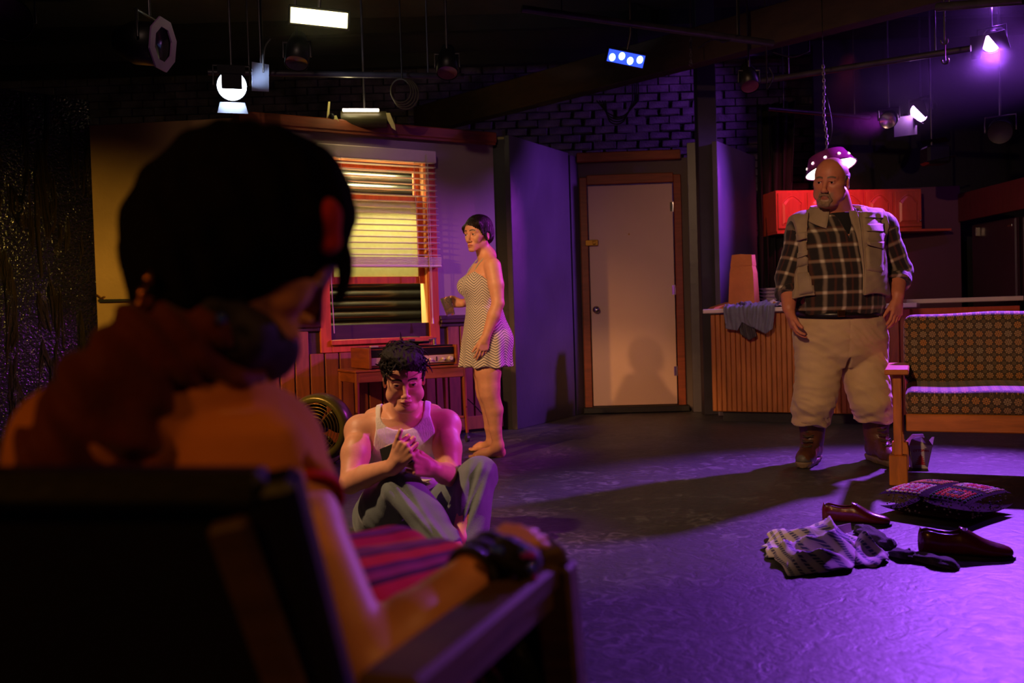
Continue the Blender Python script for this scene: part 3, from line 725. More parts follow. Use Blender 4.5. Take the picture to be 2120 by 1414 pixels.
def cushion(name, c, size, rnd_, n, mm, par, rotx=0.0, puff=.02, pat=None, seed=1):
    """rounded, slightly puffed cushion"""
    sx, sy, sz = (v / 2 for v in size); V = []; F = []; idx = {}
    nx, ny, nz_ = (max(4, int(round(v / n))) for v in size)
    rr = random.Random(seed); ph = rr.uniform(0, 6)
    def vert(i, j, k):
        if (i, j, k) in idx: return idx[(i, j, k)]
        p = Vector((-sx + 2 * sx * i / nx, -sy + 2 * sy * j / ny, -sz + 2 * sz * k / nz_))
        inner = Vector((max(-sx + rnd_, min(sx - rnd_, p.x)), max(-sy + rnd_, min(sy - rnd_, p.y)), max(-sz + rnd_, min(sz - rnd_, p.z))))
        d = p - inner
        if d.length > 1e-6: p = inner + d.normalized() * min(d.length, rnd_) if d.length > rnd_ else p
        m_ = [math.cos(math.pi * p.x / (2 * sx)) ** .5 if abs(p.x) < sx else 0, math.cos(math.pi * p.y / (2 * sy)) ** .5 if abs(p.y) < sy else 0, math.cos(math.pi * p.z / (2 * sz)) ** .5 if abs(p.z) < sz else 0]
        p = p + Vector((puff * .5 * m_[1] * m_[2] * (p.x / sx), puff * m_[0] * m_[2] * (p.y / sy), puff * m_[0] * m_[1] * (p.z / sz)))
        p.z += .003 * math.sin(p.x * 13 + ph) ; p.y += .003 * math.sin(p.x * 9 + p.z * 11 + ph)
        idx[(i, j, k)] = len(V); V.append(p); return idx[(i, j, k)]
    for i in range(nx):
        for j in range(ny):
            F.append((vert(i, j, 0), vert(i, j + 1, 0), vert(i + 1, j + 1, 0), vert(i + 1, j, 0))); F.append((vert(i, j, nz_), vert(i + 1, j, nz_), vert(i + 1, j + 1, nz_), vert(i, j + 1, nz_)))
    for i in range(nx):
        for k in range(nz_):
            F.append((vert(i, 0, k), vert(i + 1, 0, k), vert(i + 1, 0, k + 1), vert(i, 0, k + 1))); F.append((vert(i, ny, k), vert(i, ny, k + 1), vert(i + 1, ny, k + 1), vert(i + 1, ny, k)))
    for j in range(ny):
        for k in range(nz_):
            F.append((vert(0, j, k), vert(0, j, k + 1), vert(0, j + 1, k + 1), vert(0, j + 1, k))); F.append((vert(nx, j, k), vert(nx, j + 1, k), vert(nx, j + 1, k + 1), vert(nx, j, k + 1)))
    pa = [(v.x, v.z - v.y if pat != 'back' else v.z - v.y * .6, 0) for v in V]
    M = Matrix.Translation(c) @ Matrix.Rotation(rotx, 4, 'X')
    me = mkmesh(name, [M @ v for v in V], F, True); setattr_vec(me, 'pat', pa)
    return put(name, me, mm, par)
SL = 1.75
cushion('seat_cushion', (.03 + SL / 2, .28, .428), (SL - .02, .56, .135), .035, .03, M_uph, sof, math.radians(2), .008)
cushion('back_cushion', (.03 + SL / 2, .565, .675), (SL, .13, .40), .05, .03, M_uph, sof, math.radians(-12), .01, 'back')
def sb(name, c, s, mm=M_sw, rot=None, ch=.005):
    b = MB(); b.box(c, s, rot, ch); return b.done(name, mm, sof)
sb('front_rail', (SL / 2 + .03, 0, .325), (SL - .02, .028, .09))
sb('back_rail', (SL / 2 + .03, .60, .325), (SL - .02, .028, .09))
sb('back_panel', (SL / 2 + .03, .64, .58), (SL, .012, .46), M_sw, Euler((math.radians(-6), 0, 0)).to_matrix())
for x in (0, SL + .06):
    sgn = 1 if x == 0 else -1
    sb('leg', (x, 0, .365), (.042, .06, .42), M_swv); sb('foot_block', (x, -.008, .078), (.088, .085, .155), M_swv)
    sb('leg', (x, .50, .36), (.042, .06, .44), M_swv); sb('foot_block', (x, .505, .078), (.088, .085, .155), M_swv)
    sb('armrest', (x, .24, .59), (.115, .64, .028)); sb('side_rail', (x, .28, .34), (.026, .50, .09))
    b = MB(); b.prism([(0, 0), (.0, .11), (.07, .11)], -.012, .012, Matrix.Translation((x, .035, .465)) @ Matrix.Rotation(math.pi / 2, 4, 'Z')); b.done('arm_bracket', M_swv, sof)
    sb('back_post', (x + sgn * .12, .655, .62), (.03, .04, .5), M_swv, Euler((math.radians(-12), 0, 0)).to_matrix())

# ------------------------------------------------------------------ takeout box under the sofa
tb = thing('takeout_box', 'white paper takeout box with red lettering and pagoda under the sofa', 'box', FL(1902, 968), math.radians(-8))
M_tk = mat('white_food_carton', (206, 196, 190), .55, var=.05); M_red = mat('red_print', (186, 30, 40), .6)
V = []; 
for z, hx, hy in ((0, .040, .032), (.135, .064, .05)):
    V += [(-hx, -hy, z), (hx, -hy, z), (hx, hy, z), (-hx, hy, z)]
b = MB(); b.add(V, [(0, 1, 5, 4), (1, 2, 6, 5), (2, 3, 7, 6), (3, 0, 4, 7), (3, 2, 1, 0)]); o = b.done('carton', M_tk, tb); o.modifiers.new('s', 'SOLIDIFY').thickness = .0015
b = MB()
b.add([(-.064, -.05, .135), (.064, -.05, .135), (.045, -.030, .168), (.012, -.02, .18), (-.012, -.02, .18), (-.045, -.030, .168)], [(0, 1, 2, 3, 4, 5)])
b.add([(.064, -.05, .135), (.064, .05, .135), (.082, .02, .172), (.083, -.02, .178)], [(0, 1, 2, 3)])
b.add([(-.064, -.05, .135), (-.064, .05, .135), (-.082, .02, .168), (-.08, -.02, .17)], [(0, 1, 2, 3)])
b.add([(-.064, .05, .135), (.064, .05, .135), (.03, .01, .19), (-.03, .01, .19)], [(0, 1, 2, 3)])
o = b.done('flap', M_tk, tb); o.modifiers.new('s', 'SOLIDIFY').thickness = .0015
tilt = math.atan2(.018, .135)
MF = Matrix.Translation((0, -.0325, 0)) @ Matrix.Rotation(tilt, 4, 'X') @ Matrix.Translation((0, -.0008, 0))
tags = []
y = .022; wds = (.052, .044, .036, .028, .02)
b = MB(MF)
for wd in wds:
    b.add([(-wd / 2, 0, y), (wd / 2, 0, y), (wd / 2 + .004, 0, y + .005), (wd * .3, 0, y + .008), (-wd * .3, 0, y + .008), (-wd / 2 - .004, 0, y + .005)], [(0, 1, 2, 3, 4, 5)]); b.add([(-wd * .25, 0, y + .008), (wd * .25, 0, y + .008), (wd * .25, 0, y + .012), (-wd * .25, 0, y + .012)], [(0, 1, 2, 3)]); y += .0105
b.add([(-.004, 0, y), (.004, 0, y), (0, 0, y + .012)], [(0, 1, 2)]); b.done('pagoda_print', M_red, tb)
def text_mesh(name, body, size, M, mm, par, bold=.0, spacing=1.0, align='CENTER', shear=0, arch=None):
    cu = bpy.data.curves.new(name, 'FONT'); cu.body = body; cu.size = size; cu.align_x = align; cu.space_character = spacing; cu.extrude = .0002; cu.offset = bold; cu.shear = shear
    tmp = bpy.data.objects.new('tmp_text', cu); COL.objects.link(tmp)
    bpy.context.view_layer.update()
    me = bpy.data.meshes.new_from_object(tmp.evaluated_get(bpy.context.evaluated_depsgraph_get()))
    bpy.data.objects.remove(tmp); me.materials.clear()
    if arch:
        for v in me.vertices: v.co.y += arch * (1 - (v.co.x / (.05)) ** 2)
    me.transform(M @ Matrix.Rotation(math.pi / 2, 4, 'X')); me.name = name
    return put(name, me, mm, par)
text_mesh('lettering', 'OTTOPAN', .0185, MF @ Matrix.Translation((0, 0, .096)), M_red, tb, .0006, .95, arch=.004)

# ------------------------------------------------------------------ crochet cushion
cc = FL(1957, 1062); ccz = math.radians(38)
cr = thing('crochet_cushion', 'dark crochet cushion with bright granny squares on the floor before the sofa', 'cushion', cc, ccz)
HW = .205
def pil_z(x, y, top=True):
    q = max(0, 1 - (abs(x) / HW) ** 3.2) * max(0, 1 - (abs(y) / HW) ** 3.2)
    return .062 + (1 if top else -1) * (.046 * q ** .14 + .014 * q)
NP = 40; V = []; F = []
for s in (1, -1):
    base_i = len(V)
    for i in range(NP + 1):
        for j in range(NP + 1):
            a = -1 + 2 * i / NP; c_ = -1 + 2 * j / NP
            x = HW * math.sin(a * math.pi / 2) * (1 - .07 * (1 - abs(c_)) ** .8 * abs(a)); y_ = HW * math.sin(c_ * math.pi / 2) * (1 - .07 * (1 - abs(a)) ** .8 * abs(c_))
            V.append((x, y_, pil_z(x, y_, s > 0)))
    for i in range(NP):
        for j in range(NP):
            q = (base_i + i * (NP + 1) + j, base_i + (i + 1) * (NP + 1) + j, base_i + (i + 1) * (NP + 1) + j + 1, base_i + i * (NP + 1) + j + 1)
            F.append(q if s > 0 else q[::-1])
me = mkmesh('cushion_body', V, F, True); put('cushion_body', me, mat('maroon_black_wool', (30, 8, 18), .95, bump=.8, bscale=160, spec=.1), cr)
M_yarn = mat('coloured_yarn', (255, 255, 255), .9, var=.18, scale=60, attr='tint', sheen=.3)
pal = {'p': (250, 220, 240), 'm': (236, 70, 130), 'r': (246, 70, 60), 'o': (250, 140, 100), 'g': (30, 84, 66), 'k': (52, 22, 48), 'l': (196, 150, 200), 'y': (190, 120, 60), 's': (110, 110, 130), 'e': (222, 180, 160)}
sqs = {(-1, -1): 'lsorg', (1, -1): 'prmpe', (-1, 1): 'lmpmp', (1, 1): 'egyoy'}
ico = MB(); ico.ball((0, 0, 0), 1, 6)
for (qx, qy), cols in sqs.items():
    sv, sf, sc = [], [], []
    cx_, cy_ = qx * .1, qy * .1
    st = .0172
    for ringi, ck in enumerate(cols):
        half = ringi * st + .003
        npt = max(1, int(round(2 * half / .0205)))
        pts = set()
        for k in range(npt + 1):
            e = -half + 2 * half * k / npt
            for p_ in ((e, -half), (e, half), (-half, e), (half, e)): pts.add((round(p_[0], 5), round(p_[1], 5)))
        for (ax, ay) in pts:
            x = cx_ + ax; y_ = cy_ + ay
            x += rnd.uniform(-.0012, .0012); y_ += rnd.uniform(-.0012, .0012)
            if abs(x) > HW * .97 or abs(y_) > HW * .97: continue
            z = pil_z(x, y_)
            b0 = len(sv); horiz = abs(ay) >= abs(ax)
            rx, ry = (.0096, .0076) if horiz else (.0076, .0096)
            for v in ico.V: sv.append((x + v.x * rx, y_ + v.y * ry, z + .001 + v.z * .0045))
            sf += [tuple(i + b0 for i in f) for f in ico.F]; c_ = lin(tuple(min(255, int(v * (1 + rnd.uniform(-.12, .12)))) for v in pal[ck])); sc += [c_] * len(ico.V)
    me = mkmesh('granny_square', sv, sf, True); setattr_col(me, 'tint', sc); put('granny_square', me, M_yarn, cr)
sv, sf, sc = [], [], []
for k in range(170):                                       # dark stitches round the sides
    side = k % 4; a = rnd.uniform(-1, 1) * HW * .78; z = rnd.uniform(.035, .088); e = HW * (1 - .02 * abs(z - .062) / .06) * .965
    e = HW * .968 * (1 - .07 * (1 - abs(math.asin(max(-1, min(1, a / HW))) * 2 / math.pi)) ** .8); x, y_ = ((a, -e), (a, e), (-e, a), (e, a))[side]; z = rnd.uniform(.022, .10)
    b0 = len(sv)
    for v in ico.V: sv.append((x + v.x * .0042, y_ + v.y * .0042, z + v.z * .0042))
    sf += [tuple(i + b0 for i in f) for f in ico.F]; sc += [lin((70, 50, 70) if k % 3 else (120, 110, 130))] * len(ico.V)
me = mkmesh('edge_stitches', sv, sf, True); setattr_col(me, 'tint', sc); put('edge_stitches', me, M_yarn, cr, kind='stuff')

# ------------------------------------------------------------------ shoes, socks, shirt on the floor
M_lea = mat('oxblood_leather', (92, 20, 26), .25, var=.3, scale=12, bump=.12, bscale=40, coat=.4)
M_sole = mat('dark_sole', (24, 18, 18), .5); M_inn = mat('shoe_lining', (40, 24, 22), .7)
def shoe(loc, rz, label, L=.29):
    t_ = thing('leather_shoe', label, 'shoe', loc, rz, 'oxblood leather shoes on the floor')
    # sections along x: (x, half width, top z, bottom z)
    secs = [(-.02, .012, .055, .012), (-.012, .026, .078, .010), (.01, .034, .086, .010), (.05, .036, .078, .010), (.09, .036, .076, .010), (.12, .040, .083, .010), (.15, .044, .074, .010), (.19, .048, .058, .010), (.23, .047, .046, .010), (.26, .040, .040, .011), (.28, .028, .034, .013), (.29, .012, .026, .016)]
    k_ = L / .31; secs = [(x, hw, zt * (1.28 if x < .16 else 1.15), zb2) for x, hw, zt, zb2 in secs]
    N = 20; V = []; F = []
    for (x, hw, zt, zb2) in secs:
        for k in range(N):
            a = 2 * math.pi * k / N; ca, sa = math.cos(a), math.sin(a)
            yy = hw * (abs(ca) ** .75) * (1 if ca > 0 else -1); zz = (zt + zb2) / 2 + (zt - zb2) / 2 * (abs(sa) ** .8) * (1 if sa > 0 else -1)
            if zz > (zt + zb2) / 2: yy *= .82 + .18 * (1 - (zz - (zt + zb2) / 2) / ((zt - zb2) / 2))
            V.append((x * k_, yy * k_, zz * k_))
    for i in range(len(secs) - 1):
        for k in range(N):
            if 1 <= i <= 4 and 2 <= k <= 7: continue          # the opening for the foot
            F.append((i * N + k, (i + 1) * N + k, (i + 1) * N + (k + 1) % N, i * N + (k + 1) % N))
    F.append(tuple(range(N))); F.append(tuple(range((len(secs) - 1) * N, len(secs) * N))[::-1])
    me = mkmesh('upper', V, F, True); o = put('upper', me, M_lea, t_)
    md = o.modifiers.new('s', 'SOLIDIFY'); md.thickness = .003; md.offset = -1
    md = o.modifiers.new('sub', 'SUBSURF'); md.levels = 1; md.render_levels = 2
    out = [(-.024, 0), (-.02, .022), (0, .036), (.06, .038), (.12, .042), (.19, .052), (.24, .05), (.275, .038), (.297, .012), (.297, -.012), (.275, -.038), (.24, -.05), (.19, -.052), (.12, -.042), (.06, -.038), (0, -.036), (-.02, -.022)]
    out = [(p.x * k_, p.y * k_) for p in catmull([(x, y, 0) for x, y in out], 3, True)]
    n_ = len(out); b = MB(); b.add([(x, y, 0) for x, y in out] + [(x, y, .011) for x, y in out], [(i, (i + 1) % n_, n_ + (i + 1) % n_, n_ + i) for i in range(n_)] + [tuple(range(n_))[::-1], tuple(range(n_, 2 * n_))]); b.done('sole', M_sole, t_)
    b = MB(); b.box((.015 * k_, 0, -.002), (.07 * k_, .066 * k_, .02), None, .006); 
    b = MB(); b.add([(x * k_ * .93, y * k_ * .8, .016) for x, y in ((-.01, -.02), (.1, -.035), (.1, .035), (-.01, .02))], [(0, 1, 2, 3)]); b.done('insole', M_inn, t_)
    b = MB()                                               # lacing flap and seams
    pts = [(.122, -.034, .075), (.138, -.02, .096), (.143, 0, .100), (.138, .02, .096), (.122, .034, .075)]
    b.tube([Vector(p) * k_ for p in catmull(pts, 4)], .0022, 6)
    for x in (.15, .165, .18): b.tube([Vector(p) * k_ for p in ((x, -.014, .086 - (x - .15) * .6), (x + .004, 0, .089 - (x - .15) * .6), (x, .014, .086 - (x - .15) * .6))], .002, 5)
    b.done('laces', M_sole, t_)
    b = MB(); ring_ = [V[N + k] for k in range(8, 1, -1)] + [V[i * N + 2] for i in (2, 3, 4)] + [V[5 * N + k] for k in range(2, 9)] + [V[i * N + 8] for i in (4, 3, 2)]
    b.tube([Vector(p) for p in catmull(ring_, 2, True)], .0026, 6, close=True); b.done('collar_binding', M_lea, t_)
    return t_
shoe(FL(1712, 1082), math.radians(-22), 'oxblood leather shoe standing nearest the crochet cushion, toe to the right', .27)
shoe(FL(1914, 1148), math.radians(-18), 'oxblood leather shoe at the far right of the scattered clothes', .315)
def lump(name, label, cat, path, rads, mm, seed, flat=.6, group=None):
    """soft crumpled cloth roll on the floor"""
    r2 = random.Random(seed); t_ = thing(name, label, cat, path[0], 0, group)
    pts = catmull(path, 10); N = len(pts); n_ = 22; V = []; F = []
    ph = [r2.uniform(0, 6) for _ in range(5)]
    for i, p in enumerate(pts):
        s = i / (N - 1); d = (pts[min(i + 1, N - 1)] - pts[max(i - 1, 0)]).normalized(); q = Vector((-d.y, d.x, 0)).normalized()
        rad = np.interp(s, np.linspace(0, 1, len(rads)), rads) * (math.sin(math.pi * min(1, max(.02, min(s, 1 - s) * 7)) / 2)) ** .7
        for k in range(n_):
            a = 2 * math.pi * k / n_
            r_ = rad * (1 + .16 * math.sin(5 * a + 14 * s + ph[0]) + .13 * math.sin(3 * a - 23 * s + ph[1]) + .1 * math.sin(26 * s + ph[2]))
            V.append(p + q * (r_ * math.cos(a)) + Vector((0, 0, max(.002, flat * rad + flat * r_ * math.sin(a)))))
    for i in range(N - 1):
        for k in range(n_): F.append((i * n_ + k, i * n_ + (k + 1) % n_, (i + 1) * n_ + (k + 1) % n_, (i + 1) * n_ + k))
    F.append(tuple(range(n_))[::-1]); F.append(tuple(range((N - 1) * n_, N * n_)))
    I = rootmat(t_).inverted(); me = mkmesh(name + '_cloth', [I @ v for v in V], F, True); o = put(name + '_cloth', me, mm, t_)
    return t_
M_sock = mat('black_sock_knit', (40, 34, 38), .9, bump=.5, bscale=220, sheen=.3)
lump('sock', 'crumpled black sock between the striped shirt and the nearer shoe', 'sock', [FL(1775, 1103), FL(1795, 1110), FL(1825, 1128), FL(1850, 1138)], [.03, .035, .03, .026], M_sock, 1, .6, 'black socks')
lump('sock', 'long crumpled black sock lying in front of the far right shoe', 'sock', [FL(1845, 1148), FL(1875, 1158), FL(1900, 1160), FL(1945, 1172), FL(1985, 1182)], [.028, .036, .03, .034, .03], M_sock, 2, .5, 'black socks')

# striped shirt: crumpled cloth
sh = thing('striped_shirt', 'crumpled white shirt with blue dashed stripes on the floor', 'shirt', FL(1705, 1165))
m, t, pbs = newmat('striped_shirting')
at = t.n('ShaderNodeAttribute', attribute_name='pat'); sp = t.n('ShaderNodeSeparateXYZ'); t.l(at.outputs['Vector'], sp.inputs[0])
fx = t.math('ABSOLUTE', t.math('SUBTRACT', t.math('FRACT', t.math('DIVIDE', sp.outputs[0], .052)), .5)); fy = t.math('FRACT', t.math('DIVIDE', sp.outputs[1], .017))
dash = t.math('MULTIPLY', t.math('LESS_THAN', fx, .19), t.math('LESS_THAN', fy, .72))
fine = t.math('LESS_THAN', t.math('ABSOLUTE', t.math('SUBTRACT', fx, .24)), .012)
cw_ = t.mix(fine, lin((222, 208, 204)), lin((176, 160, 172)))
t.l(t.mix(dash, cw_, lin((88, 84, 128))), pbs.inputs['Base Color']); pbs.inputs['Roughness'].default_value = .8
M_stripe = m
from mathutils import noise as mnoise
def crumple(name, outline, hgt, seed, mm, par, rot=0.0, ridge=9, pr=-.15):
    """cloth heap filling a floor outline, folds from warped ridges"""
    c = sum(outline, Vector()) / len(outline); n_ = 110; pts = catmull(outline, 8, True)
    ang = [math.atan2((p - c).y, (p - c).x) for p in pts]; rad = [(p - c).length for p in pts]
    order = sorted(range(len(pts)), key=lambda i: ang[i]); A_ = [ang[i] for i in order]; R_ = [rad[i] for i in order]
    V = []; F = []; pat = []; rings_ = 46
    for i in range(rings_ + 1):
        f = i / rings_
        for k in range(n_):
            a = -math.pi + 2 * math.pi * k / n_; R = np.interp(a, A_, R_, period=2 * math.pi) * (1 + .05 * math.sin(9 * a + seed) + .03 * math.sin(17 * a))
            x = c.x + math.cos(a) * R * f; y_ = c.y + math.sin(a) * R * f
            q = Vector((x * 3.2 + seed, y_ * 3.2, seed * 1.7)); wv = mnoise.noise_vector(q) * 1.1 + mnoise.noise_vector(q * 2.7) * .22
            ph = (x * math.cos(rot) + y_ * math.sin(rot)) * ridge + wv.x * 2.6; ph2 = (-x * math.sin(rot) + y_ * math.cos(rot)) * ridge * .8 + wv.y * 3.0
            r1 = (1 - abs(math.sin(ph))) ** 1.6; r2 = (1 - abs(math.sin(ph2 + 1))) ** 1.8
            r3 = 1 - abs(mnoise.noise(Vector((x * 13, y_ * 13, seed))))
            z = hgt * (.2 + .6 * (.5 + .5 * math.cos(2 * ph)) + .55 * r2 + .12 * (r3 - .7)) * (1 - f ** 5) * (.65 + .35 * (1 - f))
            edge_ = .5 + .5 * math.sin(7 * a + seed * 2)
            z = max(z, 0) + .004 + .016 * edge_ * f ** 4
            V.append(Vector((x + wv.x * .012 * (1 - f), y_ + wv.y * .012 * (1 - f), z)))
            pat.append((x * math.cos(pr) + y_ * math.sin(pr) + wv.x * .12 + z * .9, -x * math.sin(pr) + y_ * math.cos(pr) + wv.y * .05 + z * .7, 0))
    for i in range(rings_):
        for k in range(n_): F.append((i * n_ + k, (i + 1) * n_ + k, (i + 1) * n_ + (k + 1) % n_, i * n_ + (k + 1) % n_))
    I = rootmat(par).inverted(); me = mkmesh(name, [I @ v for v in V], F, True); setattr_vec(me, 'pat', pat); o = put(name, me, mm, par)
    md = o.modifiers.new('s', 'SOLIDIFY'); md.thickness = .002; md.offset = -1
    return o
crumple('shirt_body', [FL(*p) for p in ((1583, 1140), (1600, 1112), (1650, 1108), (1700, 1104), (1745, 1108), (1775, 1125), (1778, 1160), (1770, 1182), (1700, 1192), (1640, 1196), (1625, 1180), (1600, 1165))], .11, 3.1, M_stripe, sh, .6, 13)
crumple('sleeve', [FL(*p) for p in ((1765, 1130), (1785, 1128), (1812, 1140), (1838, 1158), (1830, 1172), (1795, 1176), (1768, 1170))], .07, 5.7, M_stripe, sh, -.5, 18, .5)
b = MB(); ca_, cb2 = FL(1700, 1106, .06), FL(1762, 1092, .075); b.bar(ca_, cb2, .004, .035, ch=.001)
b.done('collar_stand', mat('starched_collar', (232, 214, 214), .6), sh, world=True)
# small thing: paper scraps by the clothes
# ------------------------------------------------------------------ floor fan
fc = P(661, 883, 6.15)
fan = thing('floor_fan', 'round olive green metal floor fan by the wainscot', 'fan', (fc.x, fc.y, 0), math.radians(-14))
M_ol = mat('olive_enamel', (92, 92, 52), .3, metal=.3, var=.12, bump=.05); M_bl = mat('fan_blade_dark', (34, 32, 28), .3, metal=.5); M_wire = mat('fan_wire', (150, 130, 80), .3, metal=.8)
RY = Matrix.Translation((0, 0, .232)) @ Matrix.Rotation(math.pi / 2, 4, 'X')
b = MB(RY); b.lathe([(.172, .055), (.19, .07), (.215, .06), (.228, .02), (.228, -.05), (.215, -.085), (.19, -.09), (.172, -.07), (.168, 0), (.172, .055)], 48); b.done('housing', M_ol, fan)
for k in range(7):
    r_ = .035 + k * .0215; b = MB(RY); b.tube([(r_ * math.cos(a), r_ * math.sin(a), .062 + .012 * (1 - k / 7)) for a in (2 * math.pi * j / 36 for j in range(36))], .0022, 6, close=True); b.done('grille_ring', M_wire, fan)
for k in range(4):
    a = math.pi / 4 + k * math.pi / 2; b = MB(RY); b.tube([(.02 * math.cos(a), .02 * math.sin(a), .07), (.178 * math.cos(a), .178 * math.sin(a), .058)], .003, 6); b.done('grille_spoke', M_wire, fan)
for k in range(4):
    V = []; F = []; a0 = k * math.pi / 2 + .3
    for i in range(7):
        r_ = .03 + .13 * i / 6; wd = .34 + .30 * math.sin(math.pi * i / 6 * .8)
        for j in range(5):
            a = a0 + (j / 4 - .5) * wd * 2; V.append((r_ * math.cos(a), r_ * math.sin(a), .0 + .05 * (j / 4 - .5)))
    for i in range(6):
        for j in range(4): F.append((i * 5 + j, i * 5 + j + 1, (i + 1) * 5 + j + 1, (i + 1) * 5 + j))
    b = MB(RY); b.add(V, F, None, True); o = b.done('blade', M_bl, fan); o.modifiers.new('s', 'SOLIDIFY').thickness = .002
b = MB(RY); b.cyl((0, 0, -.07), (0, 0, .04), .045, .04, 20); b.done('motor', M_bl, fan)
b = MB(RY); b.lathe([(.024, .06), (.024, .074), (.014, .082), (0, .084)], 20); b.done('hub_cap', mat('copper_hub', (170, 96, 52), .35, metal=.6), fan)
for s in (-1, 1):
    b = MB(); b.tube([(s * .16, -.12, .01), (s * .14, 0, .012), (s * .16, .13, .01)], .008, 8); b.tube([(s * .14, 0, .015), (s * .17, 0, .09)], .008, 8); b.done('foot', M_bl, fan)

# ------------------------------------------------------------------ side table with record player
M_walnut = wood('walnut_table_wood', (138, 72, 34), .55, .35, axis=(6, 6, 1)); M_walv = wood('walnut_leg_wood', (138, 72, 34), .55, .35, axis=(1, 1, 6))
FTB = Frame(FW.w(0, 0, .48), FW.w(1, 0, .48))
tu0, _ = FTB.px(735, 770); tu1, _ = FTB.px(967, 780); tz = FTB.px(850, 764)[1]; TL_ = tu1 - tu0; TDp = .38
ta = thing('side_table', 'walnut side table on casters under the window', 'table', FTB.w((tu0 + tu1) / 2, 0, -TDp / 2))
def tbx(name, c, s, mm=M_walnut, ch=.004):
    b = MB(FTB.M); b.box(c, s, None, ch); return b.done(name, mm, ta, world=True)
um = (tu0 + tu1) / 2
tbx('table_top', (um, TDp / 2, tz), (TL_, TDp, .022), ch=.008); tbx('apron', (um, .012, tz - .045), (TL_ - .05, .018, .07)); tbx('apron', (um, TDp - .012, tz - .045), (TL_ - .05, .018, .07))
tbx('apron', (tu0 + .02, TDp / 2, tz - .045), (.018, TDp - .04, .07)); tbx('apron', (tu1 - .02, TDp / 2, tz - .045), (.018, TDp - .04, .07)); tbx('shelf', (um, TDp / 2, .19), (TL_ - .05, TDp - .03, .018))
for x, sx in ((tu0 + .018, 1), (tu1 - .018, -1)):
    for y_ in (.02, TDp - .02):
        b = MB(FTB.M); b.tube([(x, y_, tz - .01), (x - sx * .004, y_, .25), (x - sx * .014, y_, .07)], [.021, .016, .013], 4); b.done('leg', M_walv, ta, world=True)
        b = MB(FTB.M); xx = x - sx * .014; b.cyl((xx - .011, y_, .027), (xx + .011, y_, .027), .026, n=16); b.cyl((xx, y_, .05), (xx, y_, .075), .009, n=8); b.done('caster', M_steel, ta, world=True)
rp = thing('record_player', 'vintage record player with chrome knobs on the side table', 'record player', FTB.w((tu0 + tu1) / 2 + .02, tz + .011, -TDp / 2))
ru0, _ = FTB.px(762, 740, -.02); ru1, rz0 = FTB.px(944, 757, -.02); rz0 = tz + .02; rz1 = FTB.px(940, 716, -.02)[1]; rm = (ru0 + ru1) / 2; RD = .34
def rbx(name, c, s, mm, ch=.003):
    b = MB(FTB.M); b.box(c, s, None, ch); return b.done(name, mm, rp, world=True)
hz_ = rz1 - rz0
rbx('cabinet', (rm, .02 + RD / 2, rz0 + hz_ / 2), (ru1 - ru0, RD, hz_), M_walnut); rbx('side_panel', (ru0 + .004, .005 + RD / 2, rz0 + hz_ / 2 + .004), (.02, RD + .03, hz_ + .015), M_walnut); rbx('side_panel', (ru1 - .004, .005 + RD / 2, rz0 + hz_ / 2 + .004), (.02, RD + .03, hz_ + .015), M_walnut)
M_alu = mat('brushed_face_plate', (176, 156, 124), .4, metal=.15, var=.1); M_blk = mat('gloss_black_plastic', (18, 17, 16), .25)
fpz = rz0 + hz_ * .33
rbx('face_plate', (rm, .014, fpz), (ru1 - ru0 - .04, .008, hz_ * .42), M_alu); rbx('black_band', (rm, .014, rz0 + hz_ * .78), (ru1 - ru0 - .04, .01, hz_ * .38), M_blk); rbx('plinth', (rm, .03, rz0 - .004), (ru1 - ru0 - .03, .02, .01), M_blk)
for px_, r_ in ((933, .017), (918, .009), (892, .009), (870, .009), (850, .009), (825, .009)):
    ku_, kz_ = FTB.px(px_, 741, .0); b = MB(FTB.M); b.cyl((ku_, .01, fpz), (ku_, -.014, fpz), r_, r_ * .85, 18); b.done('knob', MATS.get('knob_aluminium') or mat('knob_aluminium', (225, 215, 200), .3, metal=.4), rp, world=True)
rbx('tuning_slot', (FTB.px(905, 741)[0], .0085, fpz), (.007, .004, .034), M_blk, .001)
b = MB(FTB.M); b.box((rm, .02 + RD / 2, rz1 + .006), (ru1 - ru0 - .03, RD - .02, .012), None, .003); b.done('deck', M_blk, rp, world=True)
b = MB(FTB.M @ Matrix.Translation((rm + .07, .02 + RD / 2, rz1 + .012))); b.lathe([(0, .028), (.13, .028), (.135, .02), (.13, .012), (.05, .01), (.05, 0)], 40); b.done('turntable_platter', M_blk, rp, world=True)
b = MB(FTB.M @ Matrix.Translation((rm + .07, .02 + RD / 2, rz1 + .041))); b.lathe([(0, .003), (.148, .003), (.15, .0015), (.148, 0), (0, 0)], 48); b.cyl((0, 0, 0), (0, 0, .02), .003, n=8); b.done('record', M_blk, rp, world=True)
b = MB(FTB.M); x = ru1 - .05; b.cyl((x, .28, rz1), (x, .28, rz1 + .06), .016, .012, 14); b.tube([(x, .28, rz1 + .058), (x - .03, .18, rz1 + .06), (x - .10, .12, rz1 + .055)], .004, 8); b.box((x - .11, .11, rz1 + .052), (.03, .018, .012), Euler((0, 0, .5)).to_matrix(), .002); b.done('tonearm', M_chrome, rp, world=True)
b = MB(FTB.M); x = rm + .02; b.cyl((x, .3, rz1), (x, .3, rz1 + .075), .003, n=6); b.tube([(x, .3, rz1 + .073), (x + .05, .26, rz1 + .076), (x + .13, .22, rz1 + .074)], .003, 6); b.box((x + .05, .2, rz1 + .05), (.05, .03, .02), None, .003); b.done('changer_arm', M_chrome, rp, world=True)
b = MB(FTB.M); b.box((ru0 + .07, .08, rz1 + .018), (.06, .03, .012), None, .003); b.done('cover_clip', M_alu, rp, world=True)
